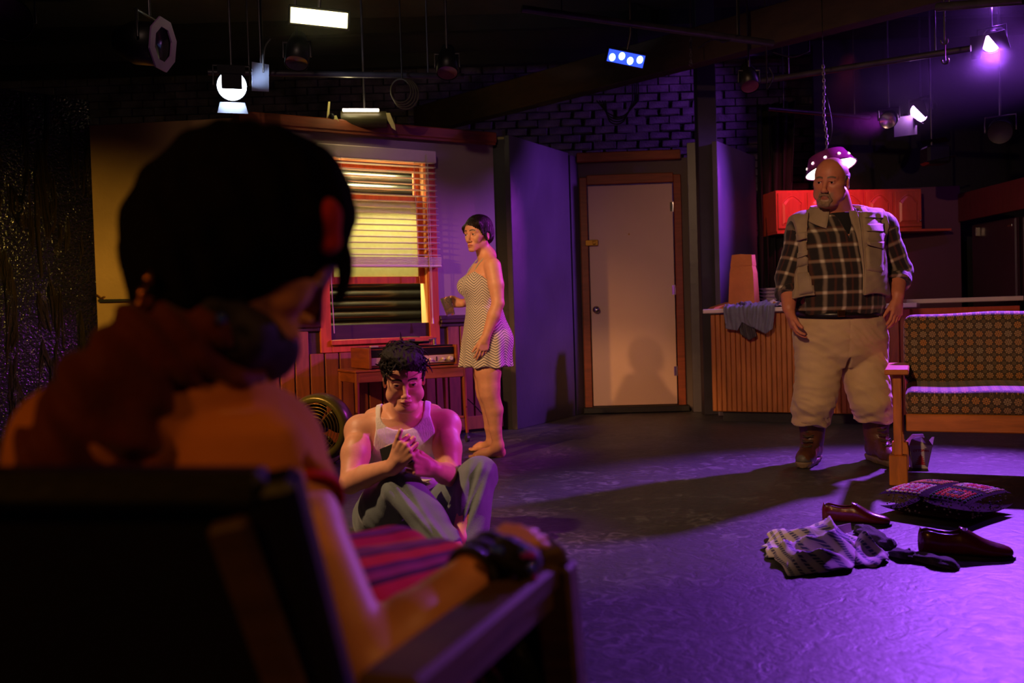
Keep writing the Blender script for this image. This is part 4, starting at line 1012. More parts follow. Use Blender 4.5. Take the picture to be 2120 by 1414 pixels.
# cord hanging from the table
cdv = [P(968, 826, 6.85), P(985, 842, 6.95), P(1000, 858, 7.0), P(1015, 868, 7.1), P(1030, 900, 7.25)]
o = thing('power_cord', 'thin black power cord hanging from the side table to the floor', 'cord', cdv[-1]); b = MB(); b.tube(catmull(cdv, 6), .004, 6); b.done('cable', M_blk, o, world=True)

# ------------------------------------------------------------------ lighting rig
M_can = mat('black_lamp_housing', (30, 28, 32), .4, metal=.4, var=.2)
M_em_y = emitmat('yellow_led', (1.0, .86, .38), 6); M_em_b = emitmat('blue_led', (.03, .08, 1.0), 1.6); M_em_bw = emitmat('blue_led_core', (.30, .55, 1.0), 5)
M_em_w = emitmat('cool_white_lamp', (.75, .85, 1.0), 14); M_em_p = emitmat('violet_lamp', (.75, .30, 1.0), 30); M_em_pend = emitmat('warm_bulb', (1, .93, .72), 6)
def lookM(pos, tgt, up=(0, 0, 1)):
    """local -Y axis towards the target"""
    f = (Vector(tgt) - Vector(pos)).normalized(); x = (-f).cross(Vector(up)).normalized(); z = x.cross(-f)
    return Matrix.Translation(pos) @ Matrix((x, -f, z)).transposed().to_4x4()
def hang(name, label, pos, pipe=True, hgt=.45, cat='lamp', group=None):
    t_ = thing(name, label, cat, pos, 0, group)
    return t_
def yoke(par, M, w, top):
    t0 = top.z; top = Vector((top.x, top.y, CZ - .02)); b = MB(); a1, a2 = M @ Vector((-w, .05, 0)), M @ Vector((w, .05, 0)); zc = a1.z + w * 1.1; c1 = Vector((a1.x, a1.y, zc)); c2 = Vector((a2.x, a2.y, zc))
    b.tube([a1, c1, c2, a2], .008, 6); b.tube([(c1 + c2) / 2, Vector(((c1 + c2) / 2).to_tuple()[:2] + (top.z,))], .009, 6); return b.done('yoke', M_steel, par, world=True)
def par_can(pos, tgt, r, label, em=None, frame=None, doors=0, L=.22, top=.4, oct_=True):
    t_ = hang('stage_lamp', label, pos); M = lookM(pos, tgt)
    RX = M @ Matrix.Rotation(math.pi / 2, 4, 'X')            # lathe z -> -Y... z axis towards target
    b = MB(RX); b.lathe([(r * .98, 0), (r, 0), (r, -L * .6), (r * .6, -L), (0, -L)], 24); b.done('housing', M_can, t_, world=True) 
    b = MB(RX); b.lathe([(0, -.02), (r * .6, -.015), (r * .93, -.005)], 24); b.done('lens', em or mat_lens, t_, world=True)
    if frame is not None:
        n_ = 8 if oct_ else 24; V = []; F = []
        for rr, y in ((r * .82, .02), (r * 1.28, .02), (r * 1.28, .012), (r * .82, .012)):
            V += [(rr * math.cos(2 * math.pi * (k + .5) / n_), rr * math.sin(2 * math.pi * (k + .5) / n_), y) for k in range(n_)]
        for i in range(4):
            j = (i + 1) % 4
            for k in range(n_): F.append((i * n_ + k, i * n_ + (k + 1) % n_, j * n_ + (k + 1) % n_, j * n_ + k))
        b = MB(RX); b.add(V, F); b.done('gel_frame', frame, t_, world=True)
    for k in range(doors):
        a = k * math.pi / 2; b = MB(RX @ Matrix.Rotation(a, 4, 'Z') @ Matrix.Translation((0, -r * 1.0, .0)) @ Matrix.Rotation(.45, 4, 'X'))
        b.add([(-r * .8, 0, 0), (r * .8, 0, 0), (r * 1.05, 0, r * 1.2), (-r * 1.05, 0, r * 1.2)], [(0, 1, 2, 3)]); o = b.done('barn_door', M_can, t_, world=True); o.modifiers.new('s', 'SOLIDIFY').thickness = .002
    yoke(t_, M, r * 1.15, Vector((pos.x, pos.y, pos.z + top)))
    return t_
mat_lens = mat('unlit_lens', (70, 66, 74), .15, metal=.2, var=.1)
cam_t = Vector((0, 0, .93))
par_can(P(331, 92, 4.6), cam_t + Vector((9, 3.2, 0)), .105, 'unlit lamp with pale octagonal gel frame, above the foreground woman', frame=mat('lilac_gel_frame', (140, 100, 160), .5), top=.8)
par_can(P(22, 40, 4.4), cam_t + Vector((1, 0, 0)), .10, 'unlit lamp with dim magenta lens in the top left corner', em=mat('magenta_gel', (44, 12, 30), .4), top=.7)
par_can(P(614, 132, 5.6), P(614, 132, 5.6) + Vector((0, -.5, -1)), .072, 'small unlit lamp under the yellow light panel', top=.6)
par_can(P(926, 152, 6.2), P(926, 152, 6.2) + Vector((0, -.5, -1)), .072, 'small unlit lamp hanging above the standing woman', em=mat('dull_red_gel', (90, 40, 60), .3), top=.6)
par_can(P(1553, 180, 7.2), P(1553, 180, 7.2) + Vector((0, -.6, -1)), .072, 'unlit lamp hanging right of the support column', em=mat('dull_pink_gel', (110, 50, 80), .3), top=.6)
par_can(P(2070, 275, 7.6), P(1900, 600, 5.0), .10, 'unlit lamp hanging over the refrigerator', em=mat('dark_gel', (20, 14, 24), .5), top=.8)
# white spotlight with barn doors
sp_ = P(480, 178, 5.9)
t_ = par_can(sp_, cam_t + Vector((.0, 0, -.4)), .098, 'cool white spotlight with barn doors, lit, above the left flat', em=M_em_w, doors=0, top=.8)
Ms = lookM(sp_, cam_t + Vector((0, 0, -.4))) @ Matrix.Rotation(math.pi / 2, 4, 'X')
M_dr = mat('lit_blue_metal', (150, 160, 190), .35, metal=.3)  # pale blue stands for the spotlight's light on black metal
b = MB(Ms); b.box((0, .035, .05), (.125, .10, .004)); b.box((0, .105, .03), (.17, .05, .06)); b.done('top_barn_door', M_can, t_, world=True)
for k, (ang_, op, mm) in enumerate(( (math.pi, .55, M_dr),)):
    b = MB(Ms @ Matrix.Rotation(ang_, 4, 'Z') @ Matrix.Translation((0, .10, .01)) @ Matrix.Rotation(math.pi / 2 - op * 1.0, 4, 'X'))
    w0 = .085; hh_ = .115
    b.add([(-w0, 0, 0), (w0, 0, 0), (w0 * 1.15, 0, 0), (-w0 * 1.15, 0, 0)], [(0, 1, 2, 3)]) if False else None
    b.box((0, 0, 0), (.001, .001, .001)) if False else None
    b.add([(-w0 * .9, 0, 0), (w0 * .9, 0, 0), (w0 * 1.1, hh_, 0), (-w0 * 1.1, hh_, 0)], [(0, 1, 2, 3)])
    o = b.done('barn_door', mm, t_, world=True); o.modifiers.new('s', 'SOLIDIFY').thickness = .002
# flat black panel, its reflected light painted as pale blue
pq = [P(521, 128, 5.95), P(556, 134, 6.05), P(556, 190, 6.05), P(521, 188, 5.95)]
o = thing('lamp_shutter', 'dark metal plate with blue white light in its colour beside the spotlight', 'plate', pq[0]); b = MB(); b.add(pq, [(0, 1, 2, 3)]); q = b.done('plate', M_dr, o, world=True); q.modifiers.new('s', 'SOLIDIFY').thickness = .004
b = MB(); b.tube([P(540, 130, 6.0), Vector((P(540, 130, 6.0).x, 6.0, CZ - .005))], .008, 6); b.done('stem', M_steel, o, world=True)
l = bpy.data.lights.new('spot_spill', 'SPOT'); lo = bpy.data.objects.new('spot_spill', l); COL.objects.link(lo); l.color = (.7, .82, 1); l.energy = 25; l.spot_size = 1.2; l.shadow_soft_size = .05; l.spot_size = .8; aim(lo, sp_ + Vector((.12, -.02, .0)), P(545, 160, 5.95))
# LED panels
def led_panel(name_label, c, tgt, w_, h_, em, up, cells=0, em2=None):
    t_ = hang('led_light', name_label, c); M = lookM(c, tgt, up)
    b = MB(M); b.box((0, .03, 0), (w_ + .03, .05, h_ + .03), None, .006); b.done('housing', M_can, t_, world=True)
    b = MB(M); b.box((0, .0, 0), (w_, .006, h_)); b.done('diffuser', em, t_, world=True)
    if cells:
        for k in range(cells):
            b = MB(M); b.ball(((k + .5) / cells * w_ - w_ / 2, -.004, (.12 if k % 2 else -.12) * h_), (w_ / cells * .36, .004, h_ * .33), 12); b.done('led_lens', em2, t_, world=True)
    b = MB(M); b.tube([(0, .05, h_ / 2), (0, .08, h_ / 2 + .12)], .01, 6)
    b.done('bracket', M_steel, t_, world=True)
    b = MB(); s_ = M @ Vector((0, .08, h_ / 2 + .12)); b.tube([s_, Vector((s_.x, s_.y, CZ - .005))], .01, 6); b.done('stem', M_steel, t_, world=True)
    return t_
led_panel('long yellow LED light panel glowing at the top left of the ceiling', P(661, 37, 5.4), cam_t + Vector((.2, 0, 0)), .325, .085, M_em_y, (.06, 0, 1))
led_panel('blue LED light panel with four lit cells, hanging over the door', P(1296, 121, 6.6), cam_t + Vector((.5, 0, -1)), .262, .085, M_em_b, (.22, 0, 1), 4, M_em_bw)
# LED bar half hidden behind the window wall, with its two yoke plates
lc = P(753, 240, 6.95)
t_ = hang('led_bar', 'yellow lit LED bar with yoke plates coloured as if lit half hidden behind the wall top', lc); M = lookM(lc, cam_t + Vector((0, 0, -1.0)))
b = MB(M); b.cyl((-.17, .03, -.03), (.17, .03, -.03), .062, n=20); b.done('housing', mat('pale_housing', (70, 64, 40), .4), t_, world=True)
b = MB(M); b.box((-.02, -.02, .045), (.27, .02, .022), None, .004); b.done('lit_strip', emitmat('peach_led', (1, .8, .55), 8), t_, world=True)
M_yk = mat('lit_yellow_yoke_plate', (235, 225, 150), .5)  # the bar's yellow light is put into the plate colour
l = bpy.data.lights.new('yoke_plate_fill', 'POINT'); lo = bpy.data.objects.new('yoke_plate_fill', l); COL.objects.link(lo); l.color = (1, .85, .4); l.energy = 1.6; l.shadow_soft_size = .03; lo.location = lc + Vector((-.06, -.22, .10))  # added point light brightening the yoke plates
for x in (-.285, .175):
    V = [(x, -.05, -.09), (x + .03, -.05, .11), (x + .045, -.05, .11), (x + .03, -.05, .0), (x + .085, -.05, .01), (x + .1, -.05, -.03), (x + .07, -.05, -.10)]
    if x > 0: V = [(x - .01, -.05, .03), (x + .02, -.05, .03), (x + .055, -.05, -.06), (x + .06, -.05, -.1), (x + .03, -.05, -.08), (x + .0, -.05, -.02)]
    b = MB(M); b.add(V, [tuple(range(len(V)))]); o = b.done('yoke_plate', M_yk, t_, world=True); o.modifiers.new('s', 'SOLIDIFY').thickness = .006
b = MB(M); b.ball((-.235, -.06, -.0), (.02, .012, .03), 12); b.done('yoke_knob', M_can, t_, world=True)
b = MB(); b.tube([lc + Vector((0, .05, .0)), Vector((lc.x, lc.y + .05, CZ - .005))], .01, 6); b.done('stem', M_steel, t_, world=True)
# violet lamps at the right
M1 = lookM(L1, (0.6, 3.6, 0)); t_ = hang('stage_lamp', 'brightest violet stage lamp in the top right corner', L1)
RX = M1 @ Matrix.Rotation(math.pi / 2, 4, 'X')
b = MB(RX); b.lathe([(.075, -.02), (.078, -.02), (.085, -.16), (.05, -.24), (0, -.24)], 24); b.done('housing', M_can, t_, world=True)
b = MB(RX); b.lathe([(0, -.03), (.04, -.028), (.065, -.022)], 20); b.done('lens', M_em_p, t_, world=True)
b = MB(RX); b.add([(-.075, -.08, .03), (-.005, .09, .03), (-.12, .10, .03), (-.14, -.08, .03)], [(0, 1, 2, 3)]); b.add([(.07, -.05, .03), (.14, -.05, .03), (.12, .10, .03), (.0, .09, .03)], [(0, 1, 2, 3)]); o = b.done('barn_door', M_can, t_, world=True, kind='stuff'); o.modifiers.new('s', 'SOLIDIFY').thickness = .002
yoke(t_, M1, .10, L1 + Vector((0, 0, .4)))
M2 = lookM(L2, (-.2, 6.2, .6)); t_ = hang('stage_lamp', 'violet lit stage lamp with open shutter above the wall cabinets', L2)
RX = M2 @ Matrix.Rotation(math.pi / 2, 4, 'X')
b = MB(RX); b.lathe([(.09, -.02), (.093, -.02), (.095, -.16), (.05, -.24), (0, -.24)], 24); b.done('housing', M_can, t_, world=True)
b = MB(RX); b.lathe([(0, -.03), (.05, -.028), (.085, -.02)], 20); b.done('lens', M_em_p, t_, world=True)
b = MB(RX); b.add([(-.12, -.10, .03), (.05, -.10, .03), (-.09, .03, .03), (-.13, .03, .03)], [(0, 1, 2, 3)]); b.add([(-.02, .12, .03), (.12, .12, .03), (.12, -.03, .03), (.085, -.05, .03)], [(0, 1, 2, 3)]); o = b.done('barn_door', M_can, t_, world=True, kind='stuff'); o.modifiers.new('s', 'SOLIDIFY').thickness = .002
yoke(t_, M2, .12, L2 + Vector((0, 0, .35)))
pq = [P(1850, 243, 8.5), P(1897, 238, 8.65), P(1898, 278, 8.65), P(1851, 284, 8.5)]
b = MB(); b.add(pq, [(0, 1, 2, 3)]); o = b.done('side_shutter', mat('violet_catching_plate', (150, 140, 160), .5), t_, world=True); o.modifiers.new('s', 'SOLIDIFY').thickness = .004
par_can(P(1838, 250, 8.1), P(1700, 420, 6.4), .075, 'round reflector lamp left of the violet stage lamp', em=mat('reflector_silver', (210, 200, 220), .2, metal=.9), frame=None, top=.35, L=.14)
lc2 = P(1940, 318, 7.9); t_ = hang('stage_lamp', 'dark lamp with hinged barn door leaves under the violet lamp', lc2)
b = MB(); b.add([P(1904, 291, 7.9), P(1958, 283, 8.0), P(1966, 292, 8.1), P(1912, 300, 8.0)], [(0, 1, 2, 3)]); b.add([P(1917, 334, 7.9), P(1978, 320, 7.9), P(1981, 323, 8.0), P(1922, 338, 8.0)], [(0, 1, 2, 3)]); o = b.done('barn_door', M_can, t_, world=True, kind='stuff'); o.modifiers.new('s', 'SOLIDIFY').thickness = .003
b = MB(); b.box(lc2 + Vector((.03, .1, 0)), (.2, .18, .16), None, .02); b.done('housing', M_can, t_, world=True); b = MB(); b.tube([lc2 + Vector((0, .1, .05)), Vector((lc2.x, lc2.y + .1, CZ - .005))], .01, 6); b.done('stem', M_steel, t_, world=True)
# pendant over the kitchen counter
pc = P(1716, 334, 6.75); pc.z = P(1716, 338, 6.75).z
pn = thing('pendant_lamp', 'tilted metal pendant lamp with pierced holes above the bald man', 'lamp', pc)
PT = Matrix.Translation(pc) @ Euler((math.radians(-13), math.radians(-12), 0)).to_matrix().to_4x4()
M_shade = mat('mauve_enamel_shade', (150, 60, 140), .3, metal=.2)
RB_, RT2, HS = .185, .135, .105
b = MB(PT); b.lathe([(RB_, -.05), (RT2, -.05 + HS), (RT2 * .96, -.05 + HS + .012), (.02, -.05 + HS + .02)], 40); b.lathe([(RB_ - .004, -.05), (RT2 - .006, -.05 + HS - .004), (.02, -.05 + HS)], 40); b.done('shade', M_shade, pn, world=True)
b = MB(PT); b.lathe([(RB_ - .006, -.046), (RT2 - .02, .03), (0, .045)], 40); b.done('glowing_lining', M_em_pend, pn, world=True)
b = MB(PT); b.lathe([(RB_ + .002, -.052), (RB_ + .004, -.047), (RB_, -.042)], 40); b.done('rim', M_chrome, pn, world=True)
for k in range(10):
    a = 2 * math.pi * k / 10 + .5; r_ = (RB_ + RT2) / 2 + .002; c = Vector((r_ * math.cos(a), r_ * math.sin(a), .004)); nn = Vector((math.cos(a), math.sin(a), .45)).normalized(); x = nn.orthogonal().normalized(); y = nn.cross(x)
    V = [c + nn * .002]; 
    for j in range(12): V.append(c + nn * .002 + (x * math.cos(j * math.pi / 6) + y * math.sin(j * math.pi / 6)) * .0105)
    b = MB(PT); b.add(V, [(0, 1 + j, 1 + (j + 1) % 12) for j in range(12)]); b.done('lit_hole', M_em_pend, pn, world=True)
b = MB(PT); ctop = PT @ Vector((0, 0, -.05 + HS + .02)); c1 = P(1704, 138, 6.85)
b = MB(); nL = 26
for k in range(nL):
    f = k / (nL - 1); p = ctop.lerp(c1, f) + Vector((.012 * math.sin(3 * f * math.pi) * (1 - f), 0, 0)); d = (c1 - ctop).normalized(); s_ = Vector((1, 0, 0)) if k % 2 else Vector((0, 1, 0)); s_ = (s_ - d * s_.dot(d)).normalized(); L_ = (c1 - ctop).length / nL * .68
    b.tube([p + d * L_ * math.cos(a) + s_ * L_ * .5 * math.sin(a) for a in (2 * math.pi * j / 8 for j in range(8))], .0040, 4, close=True)
b.done('chain', mat('bright_chain', (150, 140, 150), .3, metal=.6), pn, world=True, kind='stuff')
b = MB(); b.tube(catmull([ctop, ctop + Vector((.05, 0, .18)), ctop + Vector((.02, 0, .4)), c1.lerp(ctop, .3), c1, Vector((c1.x, c1.y, CZ - .005))], 6), .003, 6); b.done('cable', M_blk if 'M_blk' in globals() else M_can, pn, world=True)
l = bpy.data.lights.new('pendant_light', 'POINT'); lo = bpy.data.objects.new('pendant_light', l); COL.objects.link(lo); l.color = (1, .85, .6); l.energy = 2.5; l.shadow_soft_size = .05; lo.location = PT @ Vector((0, 0, -.07))
# ------------------------------------------------------------------ pipes, cables
def pipe(a, b_, r_, label, mm=None):
    c = (a + b_) / 2; t_ = thing('rigging_pipe', label, 'pipe', c, 0); b = MB(); b.tube([a, b_], r_, 10); b.done('tube', mm or M_steel, t_, world=True)
    for f in (.15, .85): q = a.lerp(b_, f); b = MB(); b.tube([q, Vector((q.x, q.y, CZ - .005))], .006, 6); b.done('hanger', M_steel, t_, world=True)
    return t_
pipe(P(1080, 18, 6.4), P(1600, 90, 6.9), .026, 'rigging pipe running across above the blue panel')
pipe(P(1575, 168, 7.6), P(2010, 100, 6.6), .024, 'rigging pipe passing behind the pendant chain')
pipe(P(1590, 225, 8.4), P(1800, 244, 8.6), .020, 'lower thin pipe behind the pendant chain')
pipe(P(430, 150, 6.3), P(960, 158, 6.9), .022, 'long pipe carrying the lamps over the window wall')
pipe(P(1940, 15, 5.6), P(2120, 0, 5.2), .026, 'short pipe with clamps at the top right corner')
def cable(pts, r_, label, group=None, up=True):
    pts = [P(*q) for q in pts]; t_ = thing('cable', label, 'cable', pts[0], 0, group); b = MB(); b.tube(catmull(pts, 7) + ([Vector((pts[-1].x, pts[-1].y, CZ - .005))] if up else []), r_, 6); b.done('line', M_can, t_, world=True); return t_
for k in range(4): cable([(1235 + 6 * k, 208, 8.4), (1262, 236 + 5 * k, 8.4), (1290, 240 + 4 * k, 8.4), (1322 - 4 * k, 208, 8.4)], .006, 'thin cable swag behind the beam above the door, ' + ('highest of four', 'second highest of four', 'second lowest of four', 'lowest drooping of four')[k], 'cable swags above the door')
cable([(1445, 100, 6.8), (1475, 82, 6.8), (1500, 86, 6.8), (1530, 72, 6.8)], .008, 'cable looped along the pipe left of the column')
cable([(1600, 108, 7.3), (1640, 118, 7.3), (1675, 106, 7.3)], .007, 'cable looped under the beam left of the pendant chain')
cable([(1592, 140, 7.2), (1600, 160, 7.2), (1588, 185, 7.2)], .006, 'short curved cable at the lamp right of the column')
cable([(560, 80, 6.0), (548, 100, 6.0), (545, 150, 6.0)], .006, 'thin cable beside the yellow LED panel')
# coil of cable
cp = P(833, 188, 6.7); t_ = thing('cable_coil', 'coiled black cable hanging on the pipe behind the window wall', 'cable', cp)
for k in range(4):
    b = MB(); r_ = .085 + .008 * k; b.tube([cp + Vector((r_ * .85 * math.cos(a) + .01 * k - .01, .012 * k, r_ * math.sin(a) - .005 * k)) for a in (2 * math.pi * j / 28 for j in range(28))], .007, 6, close=True); b.done('loop', mat('olive_cable', (66, 60, 50), .5) if k == 0 else MATS['olive_cable'], t_, world=True)
b = MB(); b.tube([cp + Vector((0, 0, .08)), Vector((cp.x, cp.y, CZ - .005))], .006, 6); b.done('tie', M_can, t_, world=True)
# hanging chain with hook near the column
hc_ = P(1430, 78, 7.0); he = P(1430, 128, 7.0); t_ = thing('chain_hook', 'short chain with a hook hanging left of the support column', 'chain', hc_); b = MB(); b.tube([hc_, Vector((hc_.x, hc_.y, CZ - .005))], .003, 5); b.done('cord', M_steel, t_, world=True)
b = MB()
for k in range(8):
    f = k / 7; p = hc_.lerp(he, f); s_ = Vector((1, 0, 0)) if k % 2 else Vector((0, 1, 0)); b.tube([p + Vector((0, 0, .016 * math.cos(a))) + s_ * .009 * math.sin(a) for a in (2 * math.pi * j / 8 for j in range(8))], .003, 4, close=True)
b.done('links', M_steel, t_, world=True, kind='stuff')
b = MB(); b.tube(catmull([he, he + Vector((.012, 0, -.02)), he + Vector((0, 0, -.035)), he + Vector((-.014, 0, -.02))], 4), .004, 6); b.done('hook', M_steel, t_, world=True)
# clamp hardware bits near top right
for (px, py, Y, lb) in ((1955, 85, 6.0, 'upper small clamp hanging left of the brightest lamp'), (1957, 125, 6.0, 'lower small clamp hanging left of the brightest lamp')):
    p = P(px, py, Y); t_ = thing('rigging_clamp', lb, 'clamp', p); b = MB(); b.tube([p + Vector((.022 * math.cos(a), 0, .022 * math.sin(a))) for a in (math.pi * (.9 + 1.3 * j / 10) for j in range(11))], .006, 6); b.done('jaw', M_steel, t_, world=True); b = MB(); b.tube([p, Vector((p.x, p.y, CZ - .005))], .004, 6); b.done('bolt', M_steel, t_, world=True)
# ------------------------------------------------------------------ black drape between flat and kitchen
cu0, cu1 = P(1575, 640, 9.05), P(1622, 640, 8.9)
t_ = thing('black_drape', 'black curtain hanging in folds behind the paper bag', 'curtain', (cu0.x, cu0.y, 0))
V = []; F = []; NU = 48; NZ = 14
ztop = P(1600, 215, 9).z
for j in range(NZ):
    z = .02 + (ztop - .02) * j / (NZ - 1); fz = j / (NZ - 1)
    for i in range(NU):
        s_ = i / (NU - 1); p = Vector((cu0.x, cu0.y, 0)).lerp(Vector((cu1.x + .16 * fz ** 1.5, cu1.y, 0)), s_)
        V.append(p + Vector((.01 * math.sin(z * 3 + i), -.045 * math.sin(s_ * 28 + .6 * math.sin(z * 2)), z)))
for j in range(NZ - 1):
    for i in range(NU - 1): F.append((j * NU + i, j * NU + i + 1, (j + 1) * NU + i + 1, (j + 1) * NU + i))
I = rootmat(t_).inverted(); me = mkmesh('drape_cloth', [I @ v for v in V], F, True); o = put('drape_cloth', me, mat('black_drape_cloth', (16, 14, 18), .9, bump=.2), t_); o.modifiers.new('s', 'SOLIDIFY').thickness = .004

l = bpy.data.lights.new('violet_ceiling_fill', 'POINT'); lo = bpy.data.objects.new('violet_ceiling_fill', l); COL.objects.link(lo); l.color = VIO; l.energy = 14; l.shadow_soft_size = .03; lo.location = L1 + Vector((.05, .02, .30))  # added violet point light to brighten the ceiling and joists

# ------------------------------------------------------------------ implicit-surface modeller (smooth unions, meshed by surface nets)
def npv(v): return np.array([v[0], v[1], v[2]], dtype=np.float64)
class Body:
    def __init__(s): s.p = []; s.M = Matrix.Identity(4); s.sc = 1.0
    def T(s, v): return s.M @ Vector(v)
    def rc(s, a, b, ra, rb, k=.02, sub=False):
        a = npv(s.T(a)); b = npv(s.T(b)); ra *= s.sc; rb *= s.sc; k *= s.sc; r = max(ra, rb) + k
        s.p.append(('rc', (a, b, ra, rb), k, sub, np.minimum(a, b) - r, np.maximum(a, b) + r)); return s
    def chain(s, pts, rads, k=.02):
        k = min(k, .012)
        for i in range(len(pts) - 1): s.rc(pts[i], pts[i + 1], rads[i], rads[i + 1], k)
        return s
    def ell(s, c, r, R=None, k=.02, sub=False):
        c = npv(s.T(c)); r = np.array(r if isinstance(r, (tuple, list)) else (r, r, r)) * s.sc; k *= s.sc
        Q = s.M.to_3x3().normalized()
        if R is not None: Q = Q @ R
        Q = np.array(Q).T; m = float(max(r)) + k          # rows = local axes in world
        s.p.append(('el', (c, r, Q), k, sub, c - m, c + m)); return s
    def ellw(s, c, r, xa, za, k=.02, sub=False):
        """ellipsoid with given x and z axis directions"""
        x = Vector(xa).normalized(); z = Vector(za).normalized(); y = z.cross(x).normalized(); x = y.cross(z)
        return s.ell(c, r, Matrix((x, y, z)).transposed(), k, sub)
    def slab(s, stations, axis_up=(0, 0, 1), k=.02):
        """loft of ellipses: stations = (centre, side vector unit, half width, half depth)"""
        s.p.append(('loft', ([(npv(s.T(c)), npv(Vector(x).normalized()), w, d) for c, x, w, d in stations],), k, False,
                    np.min([npv(c) - max(w, d) - .06 for c, x, w, d in stations], 0), np.max([npv(c) + max(w, d) + .06 for c, x, w, d in stations], 0))); return s
    @staticmethod
    def ev(kind, q, X, Y, Z):
        if kind == 'rc':
            a, b, ra, rb = q; ba = b - a; L = max(float(ba @ ba), 1e-12)
            dx, dy, dz = X - a[0], Y - a[1], Z - a[2]
            t = np.clip((dx * ba[0] + dy * ba[1] + dz * ba[2]) / L, 0, 1)
            return np.sqrt((dx - t * ba[0]) ** 2 + (dy - t * ba[1]) ** 2 + (dz - t * ba[2]) ** 2) - (ra + (rb - ra) * t)
        if kind == 'el':
            c, r, Q = q; dx, dy, dz = X - c[0], Y - c[1], Z - c[2]; k0 = 0; k1 = 0
            for i in range(3):
                u = dx * Q[i, 0] + dy * Q[i, 1] + dz * Q[i, 2]; k0 = k0 + (u / r[i]) ** 2; k1 = k1 + (u / r[i] ** 2) ** 2
            k0 = np.sqrt(k0); k1 = np.sqrt(k1) + 1e-9
            return k0 * (k0 - 1) / k1
        if kind == 'loft':                                 # stations sorted along z
            st = sorted(q[0], key=lambda e: e[0][2]); zs = np.array([e[0][2] for e in st])
            def ip(v): return np.interp(Z.ravel(), zs, v).reshape(Z.shape)
            cx, cy = ip([e[0][0] for e in st]), ip([e[0][1] for e in st]); ax, ay = ip([e[1][0] for e in st]), ip([e[1][1] for e in st])
            n = np.sqrt(ax * ax + ay * ay); ax = ax / n; ay = ay / n
            w, d = ip([e[2] for e in st]), ip([e[3] for e in st])
            dx, dy = X - cx, Y - cy; u = (dx * ax + dy * ay); v = (-dx * ay + dy * ax)
            k0 = np.sqrt((u / w) ** 2 + (v / d) ** 2); k1 = np.sqrt((u / w ** 2) ** 2 + (v / d ** 2) ** 2) + 1e-9
            dd = k0 * (k0 - 1) / k1
            dd = np.where(k0 < .25, -np.minimum(w, d) * .8, dd)
            return np.maximum(dd, np.maximum(zs[0] - Z, Z - zs[-1]))
    def axes(s, h, fine, pad=.03):
        lo = np.min([p[4] for p in s.p if not p[3]], 0) - pad; hi = np.max([p[5] for p in s.p if not p[3]], 0) + pad; ax = []
        for i in range(3):
            v = [lo[i]]
            while v[-1] < hi[i]:
                st = h
                for (c, r, hf) in fine:
                    e = abs(v[-1] + h * .5 - c[i]) - r
                    if e < 0: st = min(st, hf)
                    elif e < .05: st = min(st, hf + (h - hf) * e / .05)
                v.append(v[-1] + st)
            ax.append(np.array(v))
        return ax
    def mesh(s, h=.005, fine=(), post=None, offset=0.0):
        ax = s.axes(h, fine); n = [len(a) for a in ax]
        D = np.full(n, .08, np.float32)
        for kind, q, k, sub, lo, hi in s.p:
            i0 = [max(0, np.searchsorted(ax[i], lo[i]) - 1) for i in range(3)]; i1 = [min(n[i], np.searchsorted(ax[i], hi[i]) + 1) for i in range(3)]
            if any(i1[i] <= i0[i] for i in range(3)): continue
            sl = tuple(slice(i0[i], i1[i]) for i in range(3))
            X, Y, Z = ax[0][sl[0]][:, None, None], ax[1][sl[1]][None, :, None], ax[2][sl[2]][None, None, :]
            X = X.astype(np.float32); Y = Y.astype(np.float32); Z = Z.astype(np.float32)
            d = Body.ev(kind, q, X, Y, Z).astype(np.float32); A = D[sl]
            if sub:
                d = -d; hh = np.clip(.5 - .5 * (d - A) / -k if False else .5 + .5 * (d - A) / k, 0, 1); D[sl] = A + (d - A) * hh + k * hh * (1 - hh)
            else:
                hh = np.clip(.5 + .5 * (d - A) / k, 0, 1); D[sl] = d + (A - d) * hh - k * hh * (1 - hh)
        if offset: D -= offset
        if post is not None:
            band = np.nonzero(np.abs(D) < .05 if not getattr(post, 'full', False) else D < 1)
            x, y, z = ax[0][band[0]], ax[1][band[1]], ax[2][band[2]]
            D[band] = post(x, y, z, D[band].astype(np.float64)).astype(np.float32)
        return surface_nets(D, ax)
